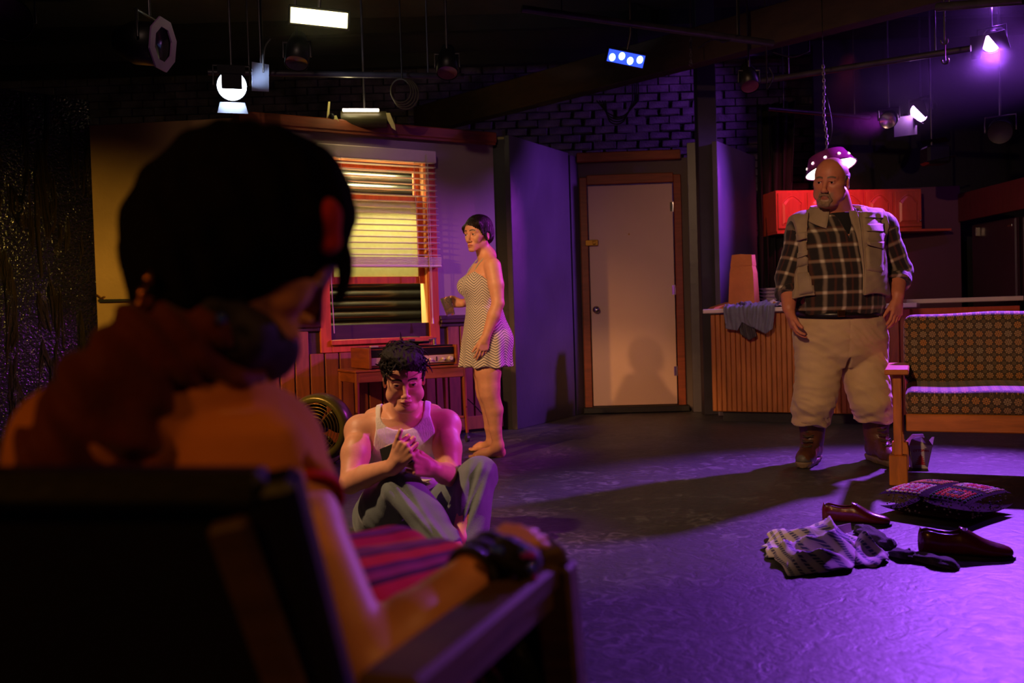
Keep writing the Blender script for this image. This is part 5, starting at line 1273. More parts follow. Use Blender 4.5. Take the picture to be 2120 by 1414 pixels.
def surface_nets(D, ax):
    I = D < 0; nx, ny, nz = D.shape
    c = I[:-1, :-1, :-1].astype(np.int8)
    c = c + I[1:, :-1, :-1] + I[:-1, 1:, :-1] + I[1:, 1:, :-1] + I[:-1, :-1, 1:] + I[1:, :-1, 1:] + I[:-1, 1:, 1:] + I[1:, 1:, 1:]
    act = np.nonzero((c > 0) & (c < 8)); N = len(act[0])
    vid = np.full((nx - 1, ny - 1, nz - 1), -1, np.int32); vid[act] = np.arange(N, dtype=np.int32)
    acc = np.zeros((N, 3)); cnt = np.zeros(N)
    cor = [(i, j, k) for i in (0, 1) for j in (0, 1) for k in (0, 1)]
    val = {q: D[act[0] + q[0], act[1] + q[1], act[2] + q[2]] for q in cor}
    pos = [[ax[i][act[i]], ax[i][act[i] + 1]] for i in range(3)]
    for a in cor:
        for i in range(3):
            if a[i] == 0:
                b = list(a); b[i] = 1; b = tuple(b); va, vb = val[a], val[b]; m = (va < 0) != (vb < 0)
                t = np.where(m, va / np.where(m, va - vb, 1), 0)
                p = [pos[j][a[j]] for j in range(3)]; p[i] = pos[i][0] + t * (pos[i][1] - pos[i][0])
                for j in range(3): acc[:, j] += np.where(m, p[j], 0)
                cnt += m
    V = acc / np.maximum(cnt, 1)[:, None]
    F = []
    for i in range(3):
        j, k = (i + 1) % 3, (i + 2) % 3
        s0 = [slice(None)] * 3; s1 = [slice(None)] * 3; s0[i] = slice(0, -1); s1[i] = slice(1, None)
        A, B = I[tuple(s0)], I[tuple(s1)]
        e = np.array(np.nonzero(A != B)); ok = (e[j] > 0) & (e[k] > 0) & (e[j] < D.shape[j] - 1) & (e[k] < D.shape[k] - 1); e = e[:, ok]
        inside = A[tuple(e)]
        def g(dj, dk):
            q = e.copy(); q[j] -= dj; q[k] -= dk; return vid[tuple(q)]
        a, b, c2, d = g(1, 1), g(0, 1), g(0, 0), g(1, 0)
        Q = np.stack([a, b, c2, d], 1); Q[~inside] = Q[~inside][:, ::-1]
        F.append(Q)
    F = np.concatenate(F); F = F[(F >= 0).all(1)]
    # one light relaxation
    S_ = np.zeros_like(V); C_ = np.zeros(len(V))
    for a in range(4):
        p_, q_ = F[:, a], F[:, (a + 1) % 4]
        for i in range(3): S_[:, i] += np.bincount(p_, V[q_, i], len(V)) + np.bincount(q_, V[p_, i], len(V))
        C_ += np.bincount(p_, minlength=len(V)) + np.bincount(q_, minlength=len(V))
    V = V * .6 + .4 * S_ / np.maximum(C_, 1)[:, None]
    return V, F
def put_body(name, VF, m, parent, tint=None, pat=None, keep=None):
    V, F = VF; I = np.array(rootmat(parent).inverted())
    L = V @ I[:3, :3].T + I[:3, 3]
    me = mkmesh(name, L, F, True)
    if tint is not None: setattr_col(me, 'tint', tint(V))
    if pat is not None: setattr_vec(me, 'pat', pat(V))
    return put(name, me, m, parent)
def frame3(f, u, o=(0, 0, 0), s=1.0):
    """head/hand frame: +Y along f, +Z near u"""
    y = Vector(f).normalized(); x = y.cross(Vector(u)).normalized(); z = x.cross(y)
    M = Matrix((x, y, z)).transposed() * s
    return Matrix.Translation(o) @ M.to_4x4()
def add_head(B, M, s, kind='m', fat=0.0, eye=1.0, nose=.0098):
    B.M = M; B.sc = s; w = 1.0 + fat
    f = kind == 'f'
    B.ell((0, -.010, .036), (.0765, .098, .082), k=.02)
    B.ell((0, .034, .034), (.062, .056, .060), k=.025)
    B.ell((0, .030, -.022), (.058 * w, .056, .066), k=.02)
    jx = .043 if f else .045
    for q in (-1, 1):
        B.rc((q * jx * w, -.004, -.050), (q * (.014 if f else .019), .070, -.099), .011 + fat * .06, .011 + fat * .04, k=.018)
        B.ell((q * .034, .058, -.030), (.020 * w, .022, .024), k=.018)
        B.ell((q * .050 * w, .034, -.013), (.017, .032, .016), k=.018)
        B.rc((q * .044, .070, .018), (q * .012, .084, .014), .009, .010, k=.012)
    B.ell((0, .077, -.099), (.019 if f else .024, .017, .014), k=.014)
    B.ell((0, .062, -.072), (.034, .034, .028), k=.016)
    if fat: B.ell((0, .045, -.108), (.048, .045, .022), k=.02); [B.ell((q * .050, .030, -.060), (.026, .034, .032), k=.02) for q in (-1, 1)]
    for q in (-1, 1):
        B.ell((q * .032, .096, -.002), (.018, .017, .0125), k=.014, sub=True)
        B.ell((q * .0315, .0715, -.001), .0148, k=.005)
        B.ell((q * .0315, .0900, -.0015), (.0128, .0105, .0044 * eye), k=.0015, sub=True)
        B.rc((q * .020, .0885, .0045 + .0015 * eye), (q * .041, .0830, .0030 + .0015 * eye), .0022 + (1 - eye) * .006, .0022 + (1 - eye) * .003, k=.004)
    nl = .92 if f else 1.0
    B.rc((0, .084, .008), (0, .106 * nl + (1 - nl) * .09, -.037), .0080, .0100, k=.012)
    B.ell((0, .1085 * nl + .0, -.041), (nose * 1.1, .0110, nose), k=.006)
    for q in (-1, 1):
        B.ell((q * .0125, .0975 * (nl + .03), -.0455), (.0072, .0098, .0072), k=.005)
    for q in (-1, 1): B.ell((q * .0062, .1035 * nl, -.0535), (.0036, .0060, .0030), k=.002, sub=True)
    B.ell((0, .0915, -.0685), (.0205, .0090, .0045), k=.006); B.ell((0, .0905, -.0795), (.0165, .0095, .0058), k=.006)
    for q in (-1, 1):
        B.rc((q * .0235, .0915, -.0760), (0, .1035, -.0735), .0015, .0013, k=.003, sub=True)
        R = Euler((0, 0, q * -.35)).to_matrix()
        B.ell((q * .0765 * (1 + fat * .3), -.010, -.012), (.0075, .019, .032), R, k=.006)
        B.ell((q * .0845 * (1 + fat * .3), -.006, -.009), (.0055, .011, .021), R, k=.004, sub=True)
    B.M = Matrix.Identity(4); B.sc = 1.0
def head_tint(base, M, lip=(150, 60, 52), brow=(40, 26, 20), beard=None, browz=.0235, shade=None):
    I = np.array(M.inverted())
    def fn(V):
        L = V @ I[:3, :3].T + I[:3, 3]; x, y, z = L[:, 0], L[:, 1], L[:, 2]
        c = np.tile(np.array(lin(base)), (len(V), 1))
        def put_(mask, col): c[:] = c * (1 - mask[:, None]) + np.array(lin(col)) * mask[:, None]
        def sm(d, w): return np.clip(.5 - d / w, 0, 1)
        put_(sm(np.sqrt((x / .0225) ** 2 + ((z + .0738) / .0105) ** 2) - 1, .35) * (y > .08) * .75, lip)
        ax = np.abs(x); zb = browz + .004 * np.sin(np.clip((ax - .012) / .034, 0, 1) * math.pi) - .0
        put_(sm(np.maximum(np.abs(z - zb) - .0042, np.maximum(.011 - ax, ax - .049)), .003) * (y > .045), brow)
        put_(sm(np.abs(z - .0035) - .0012, .002) * ((ax > .018) & (ax < .045) & (y > .07)) * .7, brow)
        if beard:
            m_ = sm(np.maximum(np.abs(x) - .036, np.maximum(-.118 - z, z + .052)), .012) * (y > .055)
            put_(m_ * .8 * (1 - sm(np.sqrt((x / .024) ** 2 + ((z + .0765) / .009) ** 2) - 1, .4)), beard)
        return c
    return fn
M_eyew = mat('eye_white', (225, 215, 205), .2, var=.02)
M_iris = mat('dark_iris', (34, 20, 14), .15, var=.1)
def add_eyes(parent, M, s, look=(0, 1, -.05)):
    for q in (-1, 1):
        b = MB(); c = Vector((q * .0315, .0735, -.001)); b.ball(c, .0126, 16, M)
        o = b.done('eye', M_eyew, parent, world=True)
        d = Vector(look).normalized(); x = d.orthogonal().normalized(); y = d.cross(x); V = [c + d * .0130]
        for r_, e in ((.0026, .01295), (.0060, .0117)):
            for k in range(14):
                a = 2 * math.pi * k / 14; V.append(c + d * e + (x * math.cos(a) + y * math.sin(a)) * r_)
        F = [(0, 1 + k, 1 + (k + 1) % 14) for k in range(14)] + [(1 + k, 15 + k, 15 + (k + 1) % 14, 1 + (k + 1) % 14) for k in range(14)]
        I = rootmat(parent).inverted() @ M
        me = mkmesh('iris', [I @ v for v in V], F, True); put('iris', me, M_iris, o)
def add_hand(B, W, d, t, s=1.0, curl=((.3, .4, .3),) * 4, thumb=(.5, .3, .2), spread=1.0, palm=None, tout=.6):
    """W wrist point, d towards the fingers, t towards the thumb side; fingers curl towards palm"""
    y = Vector(d).normalized(); x = Vector(t); x = (x - y * x.dot(y)).normalized(); z = x.cross(y)
    if palm is not None and z.dot(Vector(palm)) > 0: z = -z      # +z = back of the hand
    W = Vector(W)
    def G(a, b, c): return W + (x * a + y * b + z * c) * s
    kn = ((.029, .090), (.0095, .095), (-.0105, .090), (-.029, .080)); ln = (.076, .084, .078, .060)
    B.rc(G(0, -.01, 0), G(0, .03, 0), .027 * s, .024 * s, .012)
    for i, (a, b) in enumerate(kn):
        B.rc(G(a * .55, .012, 0), G(a, b, .002), .0150 * s, .0112 * s, .012)
    B.rc(G(.014, .022, -.006), G(.026, .06, -.004), .017 * s, .012 * s, .012)
    B.rc(G(-.016, .022, -.004), G(-.026, .06, -.004), .014 * s, .011 * s, .012)
    tips = []
    for i, (a, b) in enumerate(kn):
        p = G(a, b, 0); ang = 0; r = (.0092, .0096, .0090, .0078)[i] * s; sp = a * 4.0 * spread * .35
        for j, fr in enumerate((.46, .30, .24)):
            ang += curl[i][j]
            dd = y * math.cos(ang) - z * math.sin(ang) + x * sp * math.cos(ang); dd.normalize(); q = p + dd * ln[i] * fr * s
            B.rc(p, q, r, r * .92, .003); r *= .92; p = q
        tips.append((p, dd, r))
    p = G(.026, .028, -.006); ang = thumb[0]
    dd0 = (y * math.cos(tout) + x * math.sin(tout)); ang = 0; r = .0125 * s
    for j, L in enumerate((.040, .034, .026)):
        ang += thumb[j]; dd = (dd0 * math.cos(ang) - z * math.sin(ang) * .8 - x * math.sin(ang) * .2).normalized(); q = p + dd * L * s
        B.rc(p, q, r, r * .88, .005); r *= .88; p = q
    return tips
def hair_tufts(name, M, seeds, mm, parent, seed=1, n=500, length=.03, width=.004, droop=.4, curl=.5, fwd=(0, 0, 0), base=None, region=None, lift=.6):
    """tapered locks rooted on an ellipsoid scalp (head coordinates)"""
    r2 = random.Random(seed); V = []; F = []
    c, R = Vector(seeds[0]), seeds[1]; k_ = 0; tries = 0
    while k_ < n and tries < n * 20:
        tries += 1
        u = Vector((r2.gauss(0, 1), r2.gauss(0, 1), r2.gauss(0, 1))).normalized()
        p = Vector((c.x + u.x * R[0], c.y + u.y * R[1], c.z + u.z * R[2]))
        if region and not region(p): continue
        k_ += 1
        nrm = Vector((u.x / R[0], u.y / R[1], u.z / R[2])).normalized(); flow = Vector(fwd) if not callable(fwd) else fwd(p)
        tang = (flow - nrm * flow.dot(nrm)); dirv = (nrm * lift + tang + Vector((r2.uniform(-1, 1), r2.uniform(-1, 1), r2.uniform(-1, 1))) * curl).normalized()
        L = length * r2.uniform(.6, 1.3); w0 = width * r2.uniform(.7, 1.3); pts = [p - nrm * .004]; d = dirv; axis = d.cross(nrm).normalized() if d.cross(nrm).length > .01 else d.orthogonal()
        tw = r2.uniform(.2, 1.0) * droop
        for j in range(5):
            d = (Matrix.Rotation(-tw, 3, axis) @ d); d = (d + Vector((0, 0, -.1 * droop))).normalized(); q = pts[-1] + d * L / 5
            pts.append(q)
        base_i = len(V); up = d.orthogonal().normalized()
        for j, q in enumerate(pts):
            f = j / 5; rr = w0 * (1 - f) ** .6 + .0003; dd = (pts[min(j + 1, 5)] - pts[max(j - 1, 0)]).normalized(); a = dd.cross(up); a = a.normalized() if a.length > .01 else dd.orthogonal(); b_ = dd.cross(a)
            for (ca, sa) in ((1, 0), (0, 1), (-1, 0), (0, -1)): V.append(q + a * ca * rr + b_ * sa * rr * .6)
        for j in range(5):
            for k in range(4): F.append((base_i + j * 4 + k, base_i + j * 4 + (k + 1) % 4, base_i + (j + 1) * 4 + (k + 1) % 4, base_i + (j + 1) * 4 + k))
    I = rootmat(parent).inverted() @ M
    return mkmesh(name, [I @ v for v in V], F, True)
def hair_obj(name, B, mm, parent, h=.0035, post=None, tufts=None):
    VF = B.mesh(h, post=post); o = put_body(name, VF, mm, parent)
    if tufts is not None:
        import bmesh
        bm = bmesh.new(); bm.from_mesh(o.data); bm.from_mesh(tufts); bm.to_mesh(o.data); bm.free(); bpy.data.meshes.remove(tufts)
        o.data.polygons.foreach_set('use_smooth', [True] * len(o.data.polygons))
    return o
def fbm(x, y, z, f, seed=0):
    """cheap smooth pseudo-noise for cloth folds"""
    r = random.Random(seed); o = 0
    for i in range(5):
        a, b, c, p = (r.uniform(-1, 1) for _ in range(4)); n = math.sqrt(a * a + b * b + c * c) + 1e-6
        o = o + np.sin((x * a + y * b + z * c) / n * f * (1 + .35 * i) + p * 6 + 1.3 * np.sin((x * c + y * a - z * b) / n * f * .6 + p * 9))
    return o / 5
def skinmat(name, rough=.45):
    return mat(name, (255, 255, 255), rough, var=.06, scale=30, bump=.12, bscale=350, attr='tint', sss=.08)
M_skin = skinmat('skin')
def hairmat(name, col, rough=.45):
    return mat(name, col, rough, var=.3, scale=60, bump=.5, bscale=260, spec=.3)

# ------------------------------------------------------------------ standing woman in the chevron dress
Wo = thing('person', 'barefoot woman in a chevron sundress standing by the window with a glass', 'person', FL(1025, 945))
fw = Vector((-.93, -.36, 0)).normalized(); rt = Vector((-.36, .93, 0)).normalized() * 1.0    # forward, her right (away)
lf = -rt
B = Body()
hc = P(990, 485, 6.08); HM_W = frame3((-.64, -.76, -.07), (-.06, -.05, 1), hc, 1.0)
add_head(B, HM_W, 1.0, 'f', 0, 1.25)
nb_ = P(1008, 530, 6.12)
B.rc(hc + Vector((.012, .012, -.065)), nb_, .050, .052, .03)
shL, shR = P(1020, 552, 5.99), P(1002, 552, 6.27)
B.rc(nb_, shL + Vector((0, 0, .01)), .046, .046, .04); B.rc(nb_, shR + Vector((0, 0, .01)), .046, .046, .04)
ch = P(1002, 580, 6.12)
def stz(px, py, Y, w, d): return (P(px, py, Y), rt, w, d)
torso = [stz(1008, 735, 6.13, .165, .14), stz(1010, 700, 6.13, .172, .145), stz(1005, 660, 6.13, .142, .118), stz(1000, 632, 6.13, .125, .105), stz(997, 600, 6.13, .135, .112), stz(1000, 570, 6.13, .145, .108), stz(1006, 545, 6.13, .12, .075)]
B.slab(torso, k=.03)
for q in (-1, 1): B.ell(P(972, 592, 6.13) + rt * .065 * q, (.060, .060, .062), k=.03)
B.ell(P(1026, 705, 6.08), (.10, .11, .11), k=.04)
# left arm hanging
elL, wrL = P(1031, 628, 5.95), P(1006, 697, 5.93)
B.chain([shL, (shL + elL) / 2 + Vector((.004, 0, 0)), elL], [.056, .052, .040], .03)
B.chain([elL, elL.lerp(wrL, .35), wrL], [.040, .042, .027], .02)
add_hand(B, wrL, (P(995, 738, 5.92) - wrL), fw, .95, curl=((.15, .35, .25), (.2, .4, .3), (.25, .45, .3), (.3, .5, .3)), palm=rt, tout=.35, thumb=(.15, .15, .1))
# right arm with the glass
elR = P(985, 622, 6.36); wrR = P(955, 628, 6.24)
B.chain([shR, elR, wrR], [.052, .040, .026], .03)
gl = P(933, 634, 6.2)
add_hand(B, wrR, (-.95, -.1, .15), (.1, -.1, 1), .9, curl=((.7, .7, .4), (.75, .8, .5), (.8, .8, .5), (.9, .8, .5)), palm=(0, -1, 0), tout=.5, thumb=(.5, .5, .3))
# legs
def leg(hip, kn, an, heel, toe, r):
    B.chain([hip, hip.lerp(kn, .45), hip.lerp(kn, .85), kn], [r[0], r[1], (r[1] + r[2] * 2) / 3, r[2]], .03)
    calf = kn.lerp(an, .32) - fw * .014
    B.chain([kn, calf, kn.lerp(an, .7), an], [r[2], r[3], r[3] * .68, r[4]], .025)
    B.rc(an, heel + Vector((0, 0, .03)), r[4], .032, .02)
    mid = heel.lerp(toe, .55) + Vector((0, 0, .028)); B.rc(heel + Vector((0, 0, .03)), mid, .030, .026, .025); B.rc(an - Vector((0, 0, .02)), mid, .03, .026, .03)
    ball = heel.lerp(toe, .78); side = (toe - heel).normalized().cross(Vector((0, 0, 1)))
    B.rc(mid, ball + Vector((0, 0, .022)) , .026, .021, .02); B.rc(mid, ball + side * .022 + Vector((0, 0, .018)), .024, .018, .02); B.rc(mid, ball - side * .022 + Vector((0, 0, .018)), .024, .018, .02)
    for i in range(5):
        off = (i - 2) * .0145; L = (.046, .050, .046, .040, .034)[i] if True else 0
        p0 = ball + side * off * -1 + Vector((0, 0, .014)); p1 = p0 + (toe - heel).normalized() * L * .85 - Vector((0, 0, .003))
        B.rc(p0, p1, .0105, .0085 if i else .010, .004)
leg(P(1008, 735, 6.05), P(1013, 815, 6.03), P(1031, 920, 6.06), FL(1036, 946), FL(972, 950), (.092, .086, .066, .060, .035))
leg(P(1006, 735, 6.22), P(1006, 815, 6.26), P(1018, 912, 6.36), FL(1022, 932), FL(974, 934), (.092, .084, .064, .056, .034))
fine = [(hc, .14, .0025)]
W_VF = B.mesh(.0055, [(npv(hc + Vector((-.02, -.03, -.01))), .12, .0026), (npv(wrL - Vector((.02, 0, .09))), .08, .0032)])
put_body('body', W_VF, M_skin, Wo, tint=head_tint((226, 164, 128), HM_W, brow=(30, 18, 14), lip=(170, 70, 60)))
add_eyes(Wo, HM_W, 1.0, (.1, 1, 0))
# hair: sleek short crop
H = Body(); H.M = HM_W; H.ell((0, -.016, .046), (.084, .104, .086), k=.01)
for q in (-1, 1): H.ell((q * .066, -.030, .004), (.020, .052, .050), k=.02)
H.rc((-.055, .055, .062), (.060, .062, .045), .028, .020, .02)
H.rc((-.02, .075, .068), (.064, .060, .020), .016, .010, .012); H.rc((.066, .05, .03), (.072, .03, -.035), .010, .005, .01)
H.rc((-.055, .05, .06), (-.072, .034, -.005), .014, .007, .012); H.rc((-.078, .01, -.01), (-.078, .012, -.045), .010, .004, .01)
H.ell((0, -.075, -.02), (.062, .035, .05), k=.02)
H.ell((0, .085, -.01), (.058, .045, .062), k=.01, sub=True)
for q in (-1, 1): H.ell((q * .092, -.008, -.018), (.024, .020, .024), k=.006, sub=True)
H.M = Matrix.Identity(4)
IW = np.array(HM_W.inverted())
def strk(x, y, z, d):
    a = np.stack([x, y, z, np.ones_like(x)]); L = IW @ a; th = np.arctan2(L[0] + .01, L[1] - .02)
    return d + .0018 * np.sin(th * 46 + 5 * L[2] * 20) * np.sin(th * 17 + 2) + .0010 * np.sin(th * 90)
M_hairW = hairmat('black_brown_hair', (26, 17, 15), .35)
tf = hair_tufts('t', HM_W, ((0, -.016, .046), (.083, .103, .085)), None, Wo, 5, 240, .05, .0035, .3, .25, fwd=lambda p: Vector((-.5 * p.x * 8 + .2, .2, -1.0)), region=lambda p: p.z < .09 and not (p.y > .03) and not (abs(p.x) > .06 and p.z < .0), lift=.1)
tf2 = hair_tufts('t3', HM_W, ((0, -.020, .030), (.082, .104, .082)), None, Wo, 8, 90, .05, .004, .5, .35, fwd=lambda p: Vector((0, -.5, -1.0)), region=lambda p: p.y < -.05 and p.z < .06, lift=.35)
import bmesh
bq_ = bmesh.new(); bq_.from_mesh(tf); bq_.from_mesh(tf2); bq_.to_mesh(tf); bq_.free()
hair_obj('hair', H, M_hairW, Wo, .003, strk, tf)
# dress
D = Body(); D.slab([(c, x, w + .006, d + .006) for c, x, w, d in torso], k=.03)
for q in (-1, 1): D.ell(P(972, 592, 6.13) + rt * .063 * q, (.066, .066, .068), k=.035)
D.ell(P(1026, 705, 6.08), (.108, .118, .118), k=.05)
hemc = P(1006, 768, 6.13)
D.slab([(P(1003, 640, 6.13), rt, .133, .112), (P(1006, 700, 6.13), rt, .185, .15), (hemc + Vector((0, 0, -.03)), rt, .215, .168)], k=.03)
zh = P(1006, 758, 6.13).z
axc = npv(P(1004, 700, 6.13)); F_, R_ = npv(fw), npv(rt)
zn = P(975, 566, 6.1).z; zb_k = P(1010, 592, 6.1).z
def dpost(x, y, z, d):
    u = (x - axc[0]) * F_[0] + (y - axc[1]) * F_[1]; v = (x - axc[0]) * R_[0] + (y - axc[1]) * R_[1]; th = np.arctan2(v, u)
    t_ = np.clip((zh + .34 - z) / .36, 0, 1)
    d = d + t_ ** 1.5 * (.012 * np.sin(9 * th + 1) + .008 * np.sin(15 * th + 3 + 2 * z))
    d = d + .003 * fbm(x, y, z, 30, 4)
    hem = zh + .006 * np.sin(9 * th)
    d = np.maximum(d, hem - z)
    top = zb_k + (zn - zb_k) * np.clip((u + .02) / .10, 0, 1) - .02 * np.exp(-((v) / .05) ** 2) * (u > .05) + .012 * np.exp(-((np.abs(v) - .07) / .02) ** 2) * (u > .02)
    d = np.maximum(d, z - top)
    inn = np.maximum(d + .010, z - (zh + .22)) if True else d
    return np.maximum(d, -inn)
dpost.full = True
def dpat(V):
    u = (V[:, 0] - axc[0]) * F_[0] + (V[:, 1] - axc[1]) * F_[1]; v = (V[:, 0] - axc[0]) * R_[0] + (V[:, 1] - axc[1]) * R_[1]
    th = np.arctan2(v, u); return np.stack([th * .16, V[:, 2], u], 1)
m, t, pbs = newmat('chevron_jersey')
at = t.n('ShaderNodeAttribute', attribute_name='pat'); sp = t.n('ShaderNodeSeparateXYZ'); t.l(at.outputs['Vector'], sp.inputs[0])
tri = t.math('ABSOLUTE', t.math('SUBTRACT', t.math('FRACT', t.math('DIVIDE', sp.outputs[0], .125)), .5))
ph_ = t.math('ADD', t.math('DIVIDE', sp.outputs[1], .0175), t.math('MULTIPLY', tri, 5.2))
st_ = t.math('GREATER_THAN', t.math('FRACT', ph_), .52)
t.l(t.mix(st_, lin((232, 222, 206)), lin((128, 122, 116))), pbs.inputs['Base Color']); pbs.inputs['Roughness'].default_value = .75; pbs.inputs['Sheen Weight'].default_value = .2
dress = put_body('dress', D.mesh(.0048, post=dpost), m, Wo, pat=dpat)
for q, sh_ in ((-1, shL), (1, shR)):
    a = P(972, 578, 6.13) + rt * .075 * q + fw * .01; b_ = nb_.lerp(sh_, .55) + Vector((0, 0, .048)); c_ = P(1022, 598, 6.1) + rt * .07 * q
    b = MB(); b.tube(catmull([a, a.lerp(b_, .5) + fw * .022 + Vector((0, 0, .008)), b_, b_.lerp(c_, .5) - fw * .04, c_], 6), .0038, 6); b.done('strap', mat('dress_strap_%d' % (q + 1), (176, 184, 170), .7), Wo, world=True)
# her tumbler
tum = thing('tumbler', 'clear glass tumbler of pale drink held by the woman', 'glass', gl - Vector((0, 0, .06)))
m, t, pbs = newmat('clear_glass'); pbs.inputs['Transmission Weight'].default_value = .92; pbs.inputs['Roughness'].default_value = .04; pbs.inputs['IOR'].default_value = 1.12; pbs.inputs['Coat Weight'].default_value = 1; pbs.inputs['Coat IOR'].default_value = 1.6; M_glass = m
m, t, pbs = newmat('pale_drink'); pbs.inputs['Base Color'].default_value = (.95, .62, .3, 1); pbs.inputs['Transmission Weight'].default_value = .6; pbs.inputs['Roughness'].default_value = .1; pbs.inputs['IOR'].default_value = 1.1
RT_ = Euler((.12, -.25, 0)).to_matrix().to_4x4()
b = MB(RT_); b.lathe([(0, .0), (.028, 0), (.040, .125), (.0375, .125), (.026, .012), (0, .012)], 28); b.done('glass_body', M_glass, tum)
b = MB(RT_); b.lathe([(0, .0125), (.0255, .0125), (.0305, .05), (0, .05)], 28); b.done('drink', m, tum)

# ------------------------------------------------------------------ big bald man in plaid shirt and vest
Mn = thing('person', 'heavy bald bearded man in plaid shirt, khaki vest and boots standing by the counter', 'person', FL(1740, 968))
YM = 5.42
B = Body()
hcM = P(1721, 376, 5.33); SM = 1.16
HM_M = frame3((-.60, -.78, -.12), (.10, -.02, 1), hcM, SM)
add_head(B, HM_M.copy() @ Matrix.Scale(1 / SM, 4) if False else HM_M, SM, 'm', .14, .74, .0135)
nbM = P(1733, 452, 5.46)
B.chain([hcM + Vector((.02, .04, -.09)), nbM], [.092, .10], .03)
B.slab([(P(1738, 720, YM), (1, 0, 0), .24, .17), (P(1738, 640, YM), (1, 0, 0), .232, .19), (P(1735, 560, YM), (1, 0, 0), .23, .195), (P(1738, 490, YM), (1, 0, 0), .225, .155), (P(1740, 450, YM), (1, 0, 0), .15, .09)], k=.04)
shRm, shLm = P(1664, 482, 5.46), P(1822, 474, 5.50)
elRm, wrRm = P(1634, 575, 5.45), P(1633, 636, 5.34)
elLm, wrLm = P(1858, 560, 5.50), P(1857, 610, 5.36)
B.chain([nbM, shRm], [.082, .078], .03); B.chain([nbM, shLm], [.082, .078], .03)
B.chain([shRm, elRm, wrRm], [.085, .058, .036]); B.chain([shLm, elLm, wrLm], [.085, .058, .038])
B.rc(wrRm.lerp(elRm, .4), wrRm, .046, .036, .01); B.rc(wrLm.lerp(elLm, .4), wrLm, .048, .038, .01)
add_hand(B, wrRm + Vector((0, -.01, -.02)), P(1646, 690, 5.28) - wrRm, (-.1, -1, 0), 1.12, curl=((.25, .45, .3), (.3, .5, .3), (.35, .5, .35), (.4, .5, .4)), palm=(1, .3, 0), tout=.35, thumb=(.1, .25, .2))
add_hand(B, wrLm + Vector((0, -.01, -.02)), P(1850, 684, 5.3) - wrLm, (-.9, -.5, 0), 1.12, curl=((.2, .4, .3), (.25, .45, .3), (.3, .5, .35), (.35, .5, .4)), palm=(-.5, .9, 0), tout=.4, thumb=(.2, .2, .2))
# legs (inside trousers) so the body is whole
B.chain([P(1700, 700, YM), P(1690, 800, 5.40), P(1682, 900, 5.53)], [.12, .072, .042]); B.chain([P(1785, 700, YM), P(1798, 800, 5.40), P(1814, 900, 5.52)], [.12, .072, .042])
VF = B.mesh(.0065, [(npv(hcM), .15, .0029), (npv(wrRm + Vector((0, 0, -.09))), .11, .0036), (npv(wrLm + Vector((0, 0, -.09))), .11, .0036)])
put_body('body', VF, M_skin, Mn, tint=head_tint((208, 130, 96), HM_M, brow=(104, 82, 66), lip=(150, 78, 66), beard=(176, 150, 124), browz=.020))
add_eyes(Mn, HM_M, SM, (.15, 1, -.1))
# goatee, moustache and fringe of hair
M_beard = hairmat('grey_sandy_beard', (150, 122, 94), .7)
IMm = np.array(HM_M.inverted())
def fuzz(amp, f):
    def fn(x, y, z, d): return d + amp * fbm(x, y, z, f, 2) + amp * .7 * fbm(x, y, z, f * 2.1, 5)
    return fn
H = Body(); H.M = HM_M; H.sc = SM
for q in (-1, 1):
    H.rc((0, .097, -.060), (q * .020, .094, -.066), .0060, .0058, .008); H.rc((q * .020, .094, -.066), (q * .030, .085, -.090), .006, .0062, .008); H.rc((q * .029, .086, -.088), (q * .015, .090, -.108), .0065, .012, .008)
H.ell((0, .090, -.108), (.022, .013, .016), k=.008)
hair_obj('beard', H, M_beard, Mn, .0026, fuzz(.0016, 260))
H = Body(); H.M = HM_M; H.sc = SM
H.ell((0, -.012, .030), (.083, .1025, .070), k=.01); H.ell((0, .02, .085), (.12, .13, .062), k=.02, sub=True); H.ell((0, .085, .0), (.12, .08, .14), k=.01, sub=True)
for q in (-1, 1): H.ell((q * .09, -.004, -.03), (.03, .028, .036), k=.006, sub=True)
H.ell((0, -.04, -.09), (.1, .1, .045), k=.01, sub=True)
hair_obj('hair', H, hairmat('grey_cropped_hair', (120, 104, 96), .7), Mn, .004, fuzz(.001, 200))
# plaid shirt
Sh = Body()
Sh.slab([(P(1736, 668, YM), (1, 0, 0), .245, .20), (P(1736, 635, YM), (1, 0, 0), .262, .235), (P(1735, 575, YM), (1, 0, 0), .262, .24), (P(1738, 490, YM), (1, 0, 0), .25, .185), (P(1740, 448, YM), (1, 0, 0), .175, .115)], k=.05)
Sh.chain([nbM + Vector((0, 0, -.02)), shRm], [.10, .10], .03); Sh.chain([nbM + Vector((0, 0, -.02)), shLm], [.10, .10], .03)
Sh.rc(shRm, elRm, .098, .078, .04); Sh.rc(elRm, elRm.lerp(wrRm, .62), .078, .070, .02)
Sh.rc(shLm, elLm, .098, .080, .04); Sh.rc(elLm, elLm.lerp(wrLm, .55), .080, .072, .02)
for e_, w_, f_ in ((elRm, wrRm, .62), (elLm, wrLm, .55)):
    c_ = e_.lerp(w_, f_); d_ = (w_ - e_).normalized()
    for k in range(2): q0_ = c_ + d_ * (.012 * k - .03); Sh.rc(q0_, q0_ + d_ * .02, .080 - .004 * k, .078, .006)
cR, dR = npv(elRm.lerp(wrRm, .62)), npv((wrRm - elRm).normalized()); cL, dL = npv(elLm.lerp(wrLm, .55)), npv((wrLm - elLm).normalized())
nz_ = nbM.z; ncx, ncy = nbM.x, nbM.y
